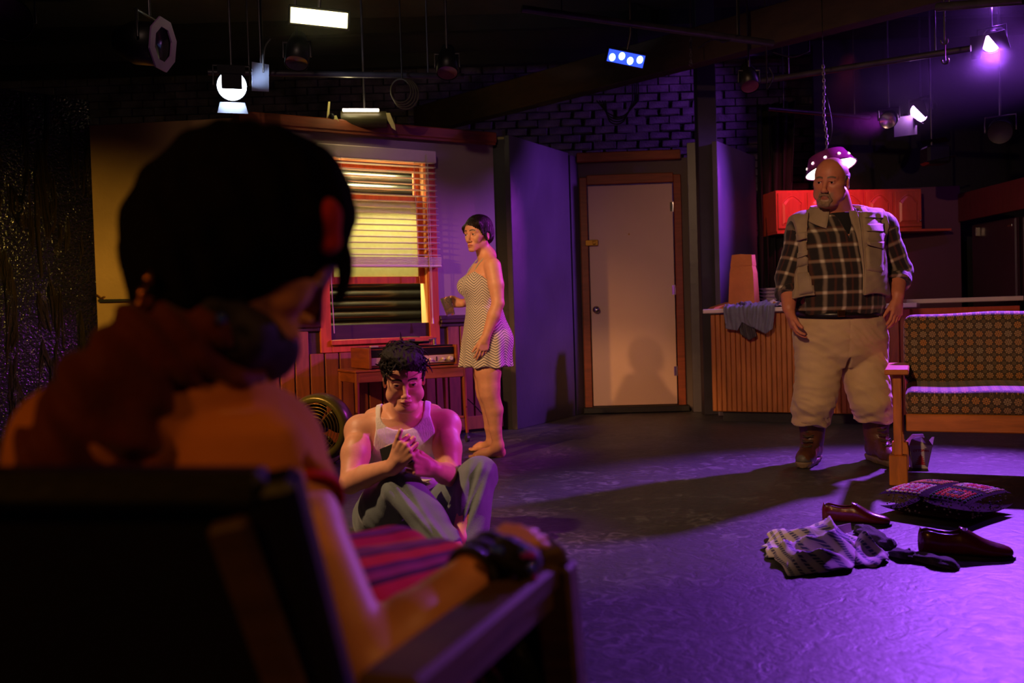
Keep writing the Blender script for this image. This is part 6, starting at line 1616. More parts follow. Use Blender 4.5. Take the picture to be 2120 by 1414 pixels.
def shp(x, y, z, d):
    d = d + .006 * fbm(x, y, z * 1.6, 16, 3) + .0035 * fbm(x, y, z * 2, 42, 6)
    for c, n in ((cR, dR), (cL, dL)):
        t_ = (x - c[0]) * n[0] + (y - c[1]) * n[1] + (z - c[2]) * n[2]; r_ = (x - c[0]) ** 2 + (y - c[1]) ** 2 + (z - c[2]) ** 2; pr = r_ - t_ ** 2
        d = np.where((r_ < .16 ** 2) & (pr < .092 ** 2), np.maximum(d, t_), d)
    hole = np.sqrt((x - ncx + .01) ** 2 + (y - ncy + .05) ** 2 + ((z - nz_ - .02) * .9) ** 2) - .098
    vcut = (np.abs(x - (ncx - .01)) - .045 * np.clip((z - nz_ + .14) / .14, 0, 1)) ; front = (y < ncy - .02)
    d = np.maximum(d, -hole)
    d = np.where(front & (z > nz_ - .14), np.maximum(d, -np.maximum(vcut, .0 - (z - nz_ + .14)) - .0), d)
    hem = P(1736, 652, YM).z - .02 * np.exp(-((x - ncx) / .12) ** 2)
    return np.maximum(d, hem - z)
m, t, pbs = newmat('plaid_flannel')
at = t.n('ShaderNodeAttribute', attribute_name='pat'); sp = t.n('ShaderNodeSeparateXYZ'); t.l(at.outputs['Vector'], sp.inputs[0])
def band(v, per, off, wd, soft=.05):
    f = t.math('ABSOLUTE', t.math('SUBTRACT', t.math('FRACT', t.math('ADD', t.math('DIVIDE', v, per), off)), .5))
    r = t.n('ShaderNodeMapRange', interpolation_type='SMOOTHSTEP'); t.l(f, r.inputs[0]); r.inputs[1].default_value = wd + soft; r.inputs[2].default_value = wd - soft * .5; return r.outputs[0]
hx = band(sp.outputs[0], .088, 0, .07, .09); vx = band(sp.outputs[1], .090, .2, .07, .09); hx2 = band(sp.outputs[0], .088, .5, .05); vx2 = band(sp.outputs[1], .094, .7, .05)
c = t.mix(t.math('MULTIPLY', hx2, .35), lin((34, 26, 24)), lin((120, 60, 34)))
c = t.mix(t.math('MULTIPLY', vx2, .35), c, lin((120, 60, 34)))
c = t.mix(t.math('MULTIPLY', hx, .42), c, lin((190, 168, 140))); c = t.mix(t.math('MULTIPLY', vx, .42), c, lin((190, 160, 130)))
c = t.mix(t.math('MULTIPLY', t.math('MULTIPLY', hx, vx), .75), c, lin((236, 226, 200)))
t.l(c, pbs.inputs['Base Color']); pbs.inputs['Roughness'].default_value = .85; pbs.inputs['Sheen Weight'].default_value = .25; M_plaid = m
def shpat(V):
    u = V[:, 0] - ncx; v = V[:, 2]
    # sleeves: coordinates along the arm
    o = np.stack([u + .25 * (V[:, 1] - ncy), v, V[:, 1]], 1)
    for sg, a, b_ in ((-1, npv(shRm), npv(elRm)), (1, npv(shLm), npv(elLm))):
        ax_ = (b_ - a) / np.linalg.norm(b_ - a); rel = V - a; s_ = rel @ ax_; rad = np.linalg.norm(rel - s_[:, None] * ax_, axis=1)
        msk = (rad < .115) & (s_ > .02) & (sg * u > .21 + 0 * s_)
        side = np.array([ax_[2], 0, -ax_[0]]); ang = np.arctan2(rel @ side, -(V[:, 1] - a[1]))
        o[msk, 0] = ang[msk] * .09; o[msk, 1] = a[2] - s_[msk]
    return o
put_body('plaid_shirt', Sh.mesh(.0058, post=shp), M_plaid, Mn, pat=shpat)
T_ = Body(); T_.slab([(P(1736, 500, YM), (1, 0, 0), .20, .160), (P(1740, 440, YM), (1, 0, 0), .12, .125)], k=.02); T_.rc(nbM + Vector((0, -.015, -.10)), nbM + Vector((-.005, -.03, .015)), .125, .106, .02); T_.ell(nbM + Vector((0, -.06, -.09)), (.10, .075, .09), k=.03)
kz2 = nbM.z + .02
put_body('undershirt', T_.mesh(.007, post=lambda x, y, z, d: np.maximum(d, z - kz2)), mat('black_jersey', (22, 20, 22), .85), Mn)
for k, py in enumerate((482, 505, 541, 577)):
    c_ = P(1728, py, 5.15); o = MB(); o.cyl(c_ + Vector((0, .0, 0)), c_ + Vector((0, -.02, 0)), .007, n=10)
# vest: outer shell over the shirt with open front
Vb = Body()
Vb.p = list(Sh.p[:5])
Vb.p = [q for q in Vb.p]
Vb.rc(shRm, elRm, .098, .078, .04); Vb.rc(shLm, elLm, .098, .080, .04)
def fpx(px, py, Y=5.2): p = P(px, py, Y); return p.x, p.z
LI = [fpx(*q) for q in ((1700, 425), (1690, 450), (1684, 500), (1683, 560), (1692, 612))]; RI = [fpx(*q) for q in ((1766, 420), (1772, 450), (1780, 500), (1785, 560), (1784, 612))]
LO = fpx(1649, 480, 5.40)[0]; RO = fpx(1832, 478, 5.40)[0]; vh = fpx(1740, 614)[1]
def vp(x, y, z, d):
    d = d + .006 * fbm(x, y, z * 1.6, 16, 3) + .0035 * fbm(x, y, z * 2, 42, 6) - .016 - .004 * fbm(x, y, z, 20, 9) - .012 * np.clip((shRm.z - .22 - z) / .2, 0, 1)
    zz = [q[1] for q in LI][::-1]; li = np.interp(z, zz, [q[0] for q in LI][::-1]); ri = np.interp(z, [q[1] for q in RI][::-1], [q[0] for q in RI][::-1])
    gap = np.minimum(x - li, ri - x)                       # >0 inside the open front
    d = np.where(y < YM + .02, np.maximum(d, gap), d)
    hole = np.sqrt((x - ncx) ** 2 + (y - ncy + .05) ** 2 + (z - nz_ - .06) ** 2) - .125
    d = np.maximum(d, -hole)
    for s_, ox in ((-1, LO), (1, RO)):
        d = np.maximum(d, s_ * (x - ox) - .018 + .022 * np.exp(-((z - shRm.z + .1) / .09) ** 2) - .045 * np.clip((shRm.z - .2 - z) / .2, 0, 1))
    return np.maximum(d, vh - z + .012 * np.sin(x * 19))
M_khaki = mat('khaki_canvas', (172, 150, 120), .85, var=.1, scale=14, bump=.25, bscale=220, sheen=.15)
vest = put_body('vest', Vb.mesh(.006, post=vp), M_khaki, Mn)
def on_front(px, py, off=0):
    """a point on the vest front, by ray marching its profile"""
    r = ray(px, py); Yc = 5.0
    return P(px, py, Yc)
from mathutils.bvhtree import BVHTree
def bvh_of(o):
    M = rootmat(o); me = o.data
    return BVHTree.FromPolygons([M @ v.co for v in me.vertices], [tuple(p.vertices) for p in me.polygons])
vb_ = bvh_of(vest)
def hit(bv, px, py, off=.004):
    r = ray(px, py).normalized(); h = bv.ray_cast(CAM, r)
    if h[0] is None: return None
    return h[0] - r * off
def patch(name, quad, bv, mm, par, thick=.01, n=8, flap=False):
    """a pocket / flap laid over a surface; quad = 4 image corners"""
    V = []; F = []
    pts = {}
    for i in range(n + 1):
        for j in range(n + 1):
            a, b_ = i / n, j / n
            px = (1 - a) * (1 - b_) * quad[0][0] + a * (1 - b_) * quad[1][0] + a * b_ * quad[2][0] + (1 - a) * b_ * quad[3][0]; py = (1 - a) * (1 - b_) * quad[0][1] + a * (1 - b_) * quad[1][1] + a * b_ * quad[2][1] + (1 - a) * b_ * quad[3][1]
            h = hit(bv, px, py, 0)
            if h is None: h = P(px, py, (V[-1].y if V else 5.2))
            pts[(i, j)] = h; e = min(a, 1 - a, b_, 1 - b_) * n; r = ray(px, py).normalized()
            V.append(h - r * (thick * min(1, e) if not flap else thick * (min(1, min(a, 1 - a) * n) * min(1, b_ * n + .2))))
    b0 = len(V)
    for i in range(n + 1):
        for j in range(n + 1): V.append(pts[(i, j)] + Vector((0, .004, 0)))
    for i in range(n):
        for j in range(n):
            q = (i * (n + 1) + j, (i + 1) * (n + 1) + j, (i + 1) * (n + 1) + j + 1, i * (n + 1) + j + 1); F.append(q[::-1]); F.append(tuple(x + b0 for x in q))
    rim = [(i, 0) for i in range(n)] + [(n, j) for j in range(n)] + [(i, n) for i in range(n, 0, -1)] + [(0, j) for j in range(n, 0, -1)]
    for k in range(len(rim)):
        a_ = rim[k][0] * (n + 1) + rim[k][1]; c_ = rim[(k + 1) % len(rim)]; c_ = c_[0] * (n + 1) + c_[1]; F.append((a_, c_, c_ + b0, a_ + b0))
    I = rootmat(par).inverted(); me = mkmesh(name, [I @ v for v in V], F, True); return put(name, me, mm, par)
for q in (((1786, 444), (1824, 446), (1828, 500), (1789, 506)), ((1790, 470), (1828, 466), (1830, 502), (1792, 505)), ((1646, 500), (1680, 494), (1680, 546), (1646, 556)), ((1792, 508), (1830, 508), (1830, 566), (1794, 560)), ((1650, 565), (1684, 560), (1688, 606), (1654, 612))):
    patch('pocket', q, vb_, M_khaki, vest, .018)
for q in (((1786, 438), (1828, 436), (1829, 452), (1787, 450)), ((1790, 463), (1832, 462), (1832, 480), (1791, 478)), ((1645, 484), (1682, 476), (1682, 490), (1646, 500)), ((1792, 500), (1832, 500), (1830, 516), (1795, 506)), ((1646, 524), (1683, 514), (1683, 524), (1646, 536))):
    patch('pocket_flap', q, vb_, M_khaki, vest, .032, 8, True)
b = MB()
for e in (0, 1):
    pp = [hit(vb_, x + (-5 if e == 0 else 4), y, .004) for x, y in (((1698, 440), (1688, 470), (1684, 510), (1684, 560), (1690, 605)) if e == 0 else ((1770, 440), (1776, 470), (1780, 510), (1784, 560), (1784, 605)))]
    pp = [p for p in pp if p is not None]
    b = MB(); b.tube(catmull(pp, 5), .005, 6); b.done('zip_edge', M_khaki, vest, world=True) if False else None
    I = rootmat(Mn).inverted(); me = mkmesh('zip_edge', [I @ v for v in b.V], b.F, True); put('zip_edge', me, M_khaki, vest)
# collars: bands round the neck, open in front
def collar(name, r0, z0, z1, flare, open_, mm, par, thick=.007, tip=.03, cen=None):
    V = []; F = []; n_ = 40; cx, cy = (ncx - .005, ncy - .02) if cen is None else cen
    for i in range(n_ + 1):
        a = -math.pi / 2 + open_ + (2 * math.pi - 2 * open_) * i / n_; e = min(i, n_ - i) / n_
        for j in range(6):
            f = j / 5; w_ = max(0, 1 - e * 7)
            rr = r0 + flare * (f ** 1.3) + .012 * w_ * f; zz = z1 - (z1 - z0) * f - .055 * math.cos(a + math.pi / 2) * .5 * (1 - 0 * f) - tip * w_ * f + .02 * (-math.cos(a + math.pi / 2)) * 0
            V.append(Vector((cx + rr * 1.08 * math.cos(a), cy + rr * math.sin(a), nz_ + zz)))
    for i in range(n_):
        for j in range(5): F.append((i * 6 + j, (i + 1) * 6 + j, (i + 1) * 6 + j + 1, i * 6 + j + 1))
    I = rootmat(par).inverted(); me = mkmesh(name, [I @ v for v in V], F, True); setattr_vec(me, 'pat', [(v.x, v.z, 0) for v in V])
    o = put(name, me, mm, par); md = o.modifiers.new('s', 'SOLIDIFY'); md.thickness = thick; return o
collar('collar', .112, -.02, .045, .032, .42, M_plaid, Mn, .006, .045)
I_ = rootmat(vest).inverted()
collar('vest_collar', .134, -.005, .066, .055, .60, M_khaki, vest, .009, .05)
sh_b = hit(vb_, 1812, 425, .006)
if sh_b is not None:
    bb = MB(); e0 = hit(vb_, 1798, 418, .008) or sh_b; e1 = hit(vb_, 1826, 440, .008) or sh_b
    bb.bar(e0, e1, .045, .010, up=(0, -.6, .8), ch=.003); bb.cyl(e0, e0 + Vector((0, -.014, .008)), .008, n=10); bb.M = Matrix.Identity(4); me = mkmesh('epaulette', [I_ @ v for v in bb.V], bb.F); put('epaulette', me, M_khaki, vest)
# belt
bz = P(1735, 648, 5.2).z
b = MB(Matrix.Translation((P(1735, 648, YM).x, YM, bz))); n_ = 48
V = [(.252 * math.cos(a) * (1), .222 * math.sin(a), z + .012 * math.sin(a)) for z in (-.022, .022) for a in (2 * math.pi * k / n_ for k in range(n_))]
b.add(V, [(k, (k + 1) % n_, n_ + (k + 1) % n_, n_ + k) for k in range(n_)], None, True); o = b.done('belt', M_lea if False else mat('black_belt_leather', (26, 20, 18), .35), Mn, world=True); o.modifiers.new('s', 'SOLIDIFY').thickness = .006
b = MB(); bc = P(1742, 649, YM - .235); b.box(bc, (.045, .012, .036), None, .004); b.done('buckle', M_brass, Mn, world=True)
# trousers
Tr = Body()
Tr.slab([(P(1740, 760, YM), (1, 0, 0), .23, .12), (P(1740, 735, YM), (1, 0, 0), .262, .18), (P(1740, 700, YM), (1, 0, 0), .275, .21), (P(1736, 665, YM), (1, 0, 0), .262, .215), (P(1736, 650, YM), (1, 0, 0), .250, .205)], k=.05)
legsM = [[(1702, 705, 5.42), (1697, 745, 5.41), (1690, 800, 5.38), (1686, 825, 5.39), (1681, 845, 5.44), (1679, 875, 5.46)], [(1782, 705, 5.42), (1787, 745, 5.41), (1797, 800, 5.38), (1802, 825, 5.38), (1807, 842, 5.42), (1810, 865, 5.44)]]
for L_ in legsM:
    pts = [P(*q) for q in L_]; Tr.chain(pts, [.150, .138, .122, .119, .118, .110], .02)
lm = [[P(*q) for q in L_] for L_ in legsM]
def trp(x, y, z, d):
    low = np.clip((.42 - z) / .25, 0, 1); mid = np.clip((.95 - z) / .3, 0, 1)
    d = d + .006 * fbm(x, y, z * .8, 15, 11) * mid + .0045 * fbm(x, y * 1.3, z * 2.2, 30, 13) + .004 * np.abs(fbm(x * 1.2 + z * .6, y, z * 1.6, 34, 19)) * 2 - .003
    d = d + low * (.006 * np.sin(z * 95 + 4 * np.sin(x * 15 + y * 9) + 3 * np.sin(y * 13)) + .006 * fbm(x * 1.5, y, z * 2.5, 26, 17))
    # crease of the crotch
    cz = P(1738, 738, YM).z
    g = np.abs(x - P(1738, 700, YM).x) - .012 * np.clip((cz + .02 - z) / .05, 0, 1); d = np.where((z < cz) & (z > .1), np.maximum(d, -g), d)
    fl = np.exp(-((x - P(1733, 680, YM).x) / .004) ** 2) * (y < YM) * (z > cz); d = d + .004 * fl
    hm = np.where(x < P(1740, 800, YM).x, P(1680, 882, 5.4).z, P(1812, 874, 5.4).z) + .012 * np.sin(x * 37 + y * 21) + .02 * (y - YM)
    d = np.maximum(d, hm - z); d = np.maximum(d, -np.maximum(d + .012, z - hm - .12))
    return np.maximum(d, z - P(1736, 648, YM).z)
trp.full = True
M_khp = mat('beige_cotton_trousers', (214, 184, 138), .85, var=.08, scale=10, bump=.2, bscale=240, sheen=.15)
put_body('trousers', Tr.mesh(.0062, post=trp), M_khp, Mn)
# boots
M_boot = mat('brown_boot_leather', (88, 52, 32), .4, var=.3, scale=14, bump=.3, bscale=60); M_bsole = mat('tan_rubber_sole', (120, 100, 78), .6, var=.2); M_rub = mat('worn_toe_rubber', (84, 78, 70), .5, var=.25)
def boot(fl_, dir_, top):
    d = Vector((dir_[0], dir_[1], 0)).normalized(); s = Vector((-d.y, d.x, 0)); o = Vector((fl_.x, fl_.y, 0)); par = Mn
    G = lambda a, b_, c: o + d * a * 1.18 + s * b_ * 1.1 + Vector((0, 0, c * 1.08))
    Bt = Body(); Bt.rc(G(-.02, 0, .08), top, .062, .082, .03); Bt.rc(G(-.055, 0, .062), G(.02, 0, .07), .046, .050, .03); Bt.rc(G(0, 0, .075), G(.13, 0, .058), .050, .046, .03)
    Bt.rc(G(.11, .015, .052), G(.17, .006, .048), .044, .040, .02); Bt.rc(G(.11, -.012, .052), G(.165, -.008, .048), .042, .040, .02); Bt.rc(G(-.01, 0, .14), G(.06, 0, .085), .055, .045, .03)
    up_ = put_body('boot', Bt.mesh(.005, post=lambda x, y, z, dd: np.maximum(dd + .003 * fbm(x, y, z, 40, 3), .022 - z)), M_boot, par)
    Sl = Body(); Sl.rc(G(-.055, 0, .03), G(.04, 0, .03), .050, .050, .03); Sl.rc(G(.04, 0, .03), G(.165, 0, .03), .052, .050, .03)
    for o_ in (0,): put_body('boot_sole', Sl.mesh(.0055, post=lambda x, y, z, dd: np.maximum(np.maximum(dd, -z), z - .040) + .003 * (np.sin((x * d.x + y * d.y) * 300) > 0) * (z < .02)), M_bsole, up_)
    Tc = Body(); Tc.rc(G(.12, 0, .045), G(.168, 0, .044), .052, .047, .02)
    put_body('toe_cap', Tc.mesh(.005, post=lambda x, y, z, dd: np.maximum(dd, .036 - z)), M_rub, up_)
    b = MB()
    for k in range(7):
        f = k / 6; c = G(.115 - .055 * min(1, f * 2.2), 0, .105 + .15 * f)
        w_ = .03; b.tube([c - s * w_ - d * .012, c + d * .010, c + s * w_ - d * .012 + Vector((0, 0, .012))], .0035, 6); b.tube([c + s * w_ - d * .012, c + d * .010 + Vector((0, 0, .005)), c - s * w_ - d * .012 + Vector((0, 0, .012))], .0035, 6)
    I = rootmat(par).inverted(); me = mkmesh('laces', [I @ v for v in b.V], b.F, True); put('laces', me, mat('boot_lace', (70, 56, 40), .8), up_)
boot(FL(1680, 958), (-.50, -.86), P(1682, 862, 5.49)); boot(FL(1818, 956), (.06, -.99), P(1813, 856, 5.48))

# ------------------------------------------------------------------ seated man in white tank top
Se = thing('person', 'dark haired man in white tank top sitting cross legged on the floor clutching a book', 'person', FL(850, 1110))
B = Body(); SS = 1.04
hcS = P(836, 781, 3.80)
HM_S = frame3((.16, -.95, -.30), (.0, -.2, 1), hcS, SS)
add_head(B, HM_S, SS, 'm', -.02, .8)
nbS = P(839, 858, 3.93)
B.chain([hcS + Vector((0, .035, -.06)), nbS], [.056, .064], .02)
B.rc(nbS + Vector((0, .02, .02)), P(775, 868, 4.0), .050, .05, .04); B.rc(nbS + Vector((0, .02, .02)), P(895, 860, 4.0), .050, .05, .04)
shRs, shLs = P(747, 893, 3.93), P(921, 882, 3.95)
B.chain([nbS + Vector((0, .02, -.04)), shRs], [.07, .068], .03); B.chain([nbS + Vector((0, .02, -.04)), shLs], [.07, .068], .03)
B.slab([(P(848, 1085, 4.14), (1, -.05, 0), .165, .125), (P(846, 1040, 4.10), (1, -.05, 0), .155, .115), (P(842, 985, 4.05), (1, -.05, 0), .155, .112), (P(840, 930, 4.0), (1, -.05, 0), .178, .118), (P(838, 890, 3.97), (1, -.05, 0), .172, .105), (P(838, 868, 3.96), (1, -.05, 0), .13, .08)], k=.04)
for q in (-1, 1): B.ell(P(838 + q * 38, 915, 3.90), (.075, .035, .05), k=.04)
elRs, wrRs = P(725, 1000, 3.76), P(815, 965, 3.60)
elLs, wrLs = P(934, 985, 3.80), P(900, 972, 3.64)
B.ell(shRs, (.062, .062, .066), k=.03); B.ell(shLs, (.062, .062, .066), k=.03)
B.chain([shRs, shRs.lerp(elRs, .45) + Vector((0, -.012, 0)), elRs], [.060, .058, .044]); B.ell(shRs.lerp(elRs, .45) + Vector((.0, -.02, 0)), (.05, .045, .075), k=.03)
B.chain([shLs, shLs.lerp(elLs, .45) + Vector((0, -.012, 0)), elLs], [.060, .058, .044]); B.ell(shLs.lerp(elLs, .45) + Vector((.0, -.02, 0)), (.05, .045, .07), k=.03)
B.chain([elRs, elRs.lerp(wrRs, .35) + Vector((0, 0, .004)), wrRs], [.044, .046, .030]); B.chain([elLs, elLs.lerp(wrLs, .4), wrLs], [.044, .044, .030])
# right hand (image left): back of the hand to the viewer, thumb up over the book
kR = P(845, 930, 3.56) - wrRs
add_hand(B, wrRs, kR + Vector((.01, 0, .02)), (-.55, .05, 1), 1.12, curl=((.9, 1.3, .7), (.95, 1.3, .7), (1.0, 1.3, .7), (1.05, 1.3, .7)), palm=(.35, 1, -.05), tout=.30, thumb=(-.15, .1, .1))
kL = P(868, 962, 3.58) - wrLs
add_hand(B, wrLs, kL + Vector((-.02, 0, .005)), (.2, .1, 1), 1.10, curl=((.75, 1.1, .7), (.8, 1.1, .7), (.85, 1.1, .7), (.9, 1.1, .7)), palm=(0, 1, -.1), tout=.5, thumb=(.5, .5, .3))
# legs and feet
hpR, knR, anR = P(800, 1075, 4.08), P(832, 1008, 3.66), P(936, 1138, 3.50)
hpL, knL, anL = P(892, 1075, 4.08), P(992, 985, 3.76), P(952, 1118, 3.62)
B.chain([hpR, knR, anR], [.09, .06, .036]); B.chain([hpL, knL, anL], [.09, .06, .036])
for an, toe in ((anR, FL(985, 1192)), (anL, FL(915, 1150))):
    heel = Vector((an.x, an.y, .03)); t2 = Vector((toe.x, toe.y, .022)); B.rc(an, heel, .036, .030, .02); B.rc(heel, heel.lerp(t2, .6) + Vector((0, 0, .008)), .030, .028, .02); B.rc(an, heel.lerp(t2, .55), .032, .026, .03)
    sd = (t2 - heel).normalized().cross(Vector((0, 0, 1)))
    for i in range(5):
        p0 = heel.lerp(t2, .6) + sd * (i - 2) * .014; B.rc(p0, p0 + (t2 - heel).normalized() * (.075 - .006 * abs(i - 1)), .0115, .009, .005)
hmid = (wrRs + kR * .8 + wrLs + kL * .8) / 2
VF = B.mesh(.006, [(npv(hcS), .14, .0024), (npv(hmid), .12, .0026)])
put_body('body', VF, M_skin, Se, tint=head_tint((226, 160, 124), HM_S, brow=(26, 16, 12), lip=(168, 78, 68), browz=.0205))
add_eyes(Se, HM_S, SS, (0, 1, .05))
# tousled hair
H = Body(); H.M = HM_S; H.sc = SS
H.ell((0, -.014, .050), (.084, .104, .082), k=.01); H.ell((-.012, .045, .088), (.058, .054, .040), k=.025); H.ell((.03, .02, .102), (.054, .054, .034), k=.02)
for q in (-1, 1): H.ell((q * .070, -.010, .028), (.014, .040, .034), k=.012); H.rc((q * .0735, .020, .020), (q * .073, .022, -.012), .007, .004, .008)
H.ell((0, -.085, -.01), (.06, .03, .06), k=.02)
H.ell((.004, .092, .012), (.061, .040, .050), k=.012, sub=True)
for q in (-1, 1): H.ell((q * .088, -.010, -.014), (.016, .022, .030), k=.006, sub=True)
M_hairS = hairmat('near_black_curly_hair', (26, 17, 12), .55)
def flowS(p): return Vector((p.x * 5, .6 + p.y * 2, .15))
tS = hair_tufts('t', HM_S, ((0, -.012, .052), (.086 * SS, .104 * SS, .084 * SS)), None, Se, 11, 900, .042, .0042, .75, .75, fwd=flowS, region=lambda p: p.z > .02 + .40 * max(0, p.y - .03) and not (p.y > .075 and p.z < .088), lift=.45)
tS2 = hair_tufts('t2', HM_S, ((0, -.012, .052), (.086 * SS, .106 * SS, .084 * SS)), None, Se, 12, 16, .055, .0035, .7, .25, fwd=lambda p: Vector((-.3, .8, -.9)), region=lambda p: p.y > .065 and -.055 < p.x < -.01 and .075 < p.z < .11, lift=.3)
import bmesh
bm_ = bmesh.new(); bm_.from_mesh(tS); bm_.from_mesh(tS2); bm_.to_mesh(tS); bm_.free()
hair_obj('hair', H, M_hairS, Se, .003, fuzz(.004, 150), tS)
# tank top
Tk = Body()
Tk.slab([(P(850, 1075, 4.14), (1, -.05, 0), .175, .135), (P(846, 1040, 4.10), (1, -.05, 0), .166, .126), (P(842, 985, 4.05), (1, -.05, 0), .166, .124), (P(840, 930, 4.0), (1, -.05, 0), .186, .126), (P(838, 890, 3.97), (1, -.05, 0), .180, .113), (P(838, 868, 3.96), (1, -.05, 0), .138, .088)], k=.04)
for q in (-1, 1): Tk.ell(P(838 + q * 38, 915, 3.90), (.081, .041, .056), k=.04)
Tk.rc(nbS + Vector((0, .02, -.04)), shRs, .077, .075, .03); Tk.rc(nbS + Vector((0, .02, -.04)), shLs, .077, .075, .03)
Tk.rc(nbS + Vector((0, .02, .02)), P(775, 868, 4.0), .056, .056, .04); Tk.rc(nbS + Vector((0, .02, .02)), P(895, 860, 4.0), .056, .056, .04)
def imgpt(px, py, Y): p = P(px, py, Y); return p.x, p.z
nk = [imgpt(*q, 3.88) for q in ((780, 840), (786, 865), (805, 878), (830, 888), (850, 890), (868, 878), (874, 860), (876, 835))]
arR = [imgpt(*q, 3.88) for q in ((768, 835), (777, 862), (779, 890), (773, 925), (762, 950))]; arL = [imgpt(*q, 3.88) for q in ((886, 830), (890, 860), (899, 885), (905, 910), (905, 935))]
def tkp(x, y, z, d):
    d = d + .0025 * fbm(x, y, z * 2, 34, 4) + .006 * np.clip((P(840, 950, 4).z - z) / .12, 0, 1) * np.sin(z * 70 + 9 * x + 2 * np.sin(x * 22))
    # neck scoop: distance in the picture plane of the chest (x,z)
    ux = (x - P(831, 860, 3.88).x) / .093; uz = np.clip((P(831, 846, 3.88).z - z) / (P(831, 846, 3.88).z - P(831, 889, 3.88).z), 0, 9); scu = .05 * (1 - (np.abs(ux) ** 2.4 + uz ** 2.4) ** (1 / 2.4))
    nx0 = np.interp(z, [q[1] for q in nk[:5]][::-1], [q[0] for q in nk[:5]][::-1]); nx1 = np.interp(z, [q[1] for q in nk[4:]], [q[0] for q in nk[4:]])
    sc = np.minimum(x - nx0, nx1 - x); zb3 = nk[4][1]; sc = scu; back = (y > nbS.y + .05); sc = np.where(back, np.minimum(sc, z - (nbS.z + .0)), sc)
    d = np.maximum(d, sc)
    for ar, s_ in ((arR, -1), (arL, 1)):
        ax_ = np.interp(z, [q[1] for q in ar][::-1], [q[0] for q in ar][::-1]); out = s_ * (x - ax_)
        d = np.where(z > ar[-1][1] - .0, np.maximum(d, out), np.maximum(d, out - 1.2 * (ar[-1][1] - z)))
    inn = d + .006
    return d
M_tank = mat('white_ribbed_cotton', (232, 220, 210), .85, var=.05, scale=8, bump=.35, bscale=300, stretch=(1, 1, .15), sheen=.15)
put_body('tank_top', Tk.mesh(.0042, post=tkp), M_tank, Se)
# trousers
Tr2 = Body()
Tr2.slab([(P(850, 1100, 4.16), (1, -.05, 0), .19, .15), (P(850, 1062, 4.14), (1, -.05, 0), .185, .145), (P(848, 1046, 4.12), (1, -.05, 0), .172, .132)], k=.04)
hR2 = P(790, 1075, 4.02); hL2 = P(905, 1070, 4.02)
Tr2.chain([hR2, hR2.lerp(knR, .55) + Vector((-.02, 0, -.02)), knR], [.128, .118, .074], .02); Tr2.chain([hL2, knL], [.12, .074], .02)
sR = knR.lerp(anR, .5); sL = knL.lerp(anL, .5)
eR = P(928, 1118, 3.53); eL = P(935, 1112, 3.66)
Tr2.rc(knR, P(912, 1122, 3.53), .074, .064, .012); Tr2.rc(knR + Vector((0, 0, -.02)), P(938, 1138, 3.50), .07, .058, .02)
Tr2.rc(knL, P(925, 1125, 3.70), .074, .062, .02); Tr2.rc(knL, P(972, 1125, 3.64), .074, .062, .02)
cutR = npv((P(945, 1160, 3.5) - knR).normalized()); oR = npv(P(938, 1136, 3.51)); cutL = npv((P(945, 1130, 3.64) - knL).normalized()); oL = npv(P(950, 1128, 3.64))
kRn, kLn = npv(knR), npv(knL)
def tr2(x, y, z, d):
    # creases running down from the knees
    for K, A_, sd in ((kRn, npv(anR), 1), (kLn, npv(anL), 2)):
        ax_ = (A_ - K) / np.linalg.norm(A_ - K); rx, ry, rz = x - K[0], y - K[1], z - K[2]; s_ = rx * ax_[0] + ry * ax_[1] + rz * ax_[2]
        per = np.stack([rx - s_ * ax_[0], ry - s_ * ax_[1], rz - s_ * ax_[2]]); ang = np.arctan2(per[2], per[0]); w_ = np.exp(-((np.sqrt((per ** 2).sum(0)) - .07) / .06) ** 2) * np.clip(s_ / .05 + 1, 0, 1) * (s_ < .4)
        d = d + w_ * (.0065 * np.sin(3 * ang + 14 * s_ + sd) + .004 * np.sin(7 * ang - 9 * s_ + sd))
    d = d + .006 * fbm(x, y, z, 20, 21) + .0028 * fbm(x, y, z, 52, 22)
    for o_, c_ in ((oR, cutR), (oL, cutL)):
        t_ = (x - o_[0]) * c_[0] + (y - o_[1]) * c_[1] + (z - o_[2]) * c_[2]; r2_ = (x - o_[0]) ** 2 + (y - o_[1]) ** 2 + (z - o_[2]) ** 2 - t_ ** 2
        d = np.where((t_ > -.03) & (t_ < .14) & (r2_ < .105 ** 2), np.maximum(d, t_), d)
    return np.maximum(d, .006 - z)
M_slk = mat('blue_grey_slacks', (112, 122, 122), .8, var=.08, scale=8, bump=.2, bscale=260, sheen=.2)
put_body('trousers', Tr2.mesh(.0052, post=tr2), M_slk, Se)
# the book in his hands
bk = thing('book', 'small black book held against his chest by the seated man', 'book', P(828, 935, 3.62))
c = P(824, 938, 3.635); bx = (P(852, 905, 3.60) - P(790, 931, 3.66)).normalized(); bz = (P(790, 931, 3.65) - P(803, 968, 3.62)).normalized(); by = bz.cross(bx).normalized(); bz = bx.cross(by)
RB = Matrix((bx, by, bz)).transposed()
c = P(790, 931, 3.655) + bx * .068 - bz * .048 
b = MB(Matrix.Translation(c) @ RB.to_4x4()); b.box((0, -.010, 0), (.14, .003, .10), None, .001); b.box((0, .010, 0), (.14, .003, .10), None, .001); b.box((.069, 0, 0), (.003, .022, .10), None, .001); b.done('cover', mat('black_book_cloth', (22, 18, 18), .5), bk, world=True)
b = MB(Matrix.Translation(c) @ RB.to_4x4()); b.box((-.002, 0, -.001), (.132, .017, .094)); b.done('pages', mat('book_pages', (220, 206, 186), .7), bk, world=True)
b = MB(Matrix.Translation(c) @ RB.to_4x4()); b.box((-.03, .006, .052), (.05, .002, .012)); b.done('bookmark', mat('pink_paper', (226, 190, 190), .6), bk, world=True)
pg = thing('folded_pages', 'stack of loose white pages in the lap of the seated man', 'papers', P(864, 1000, 3.72))
b = MB()
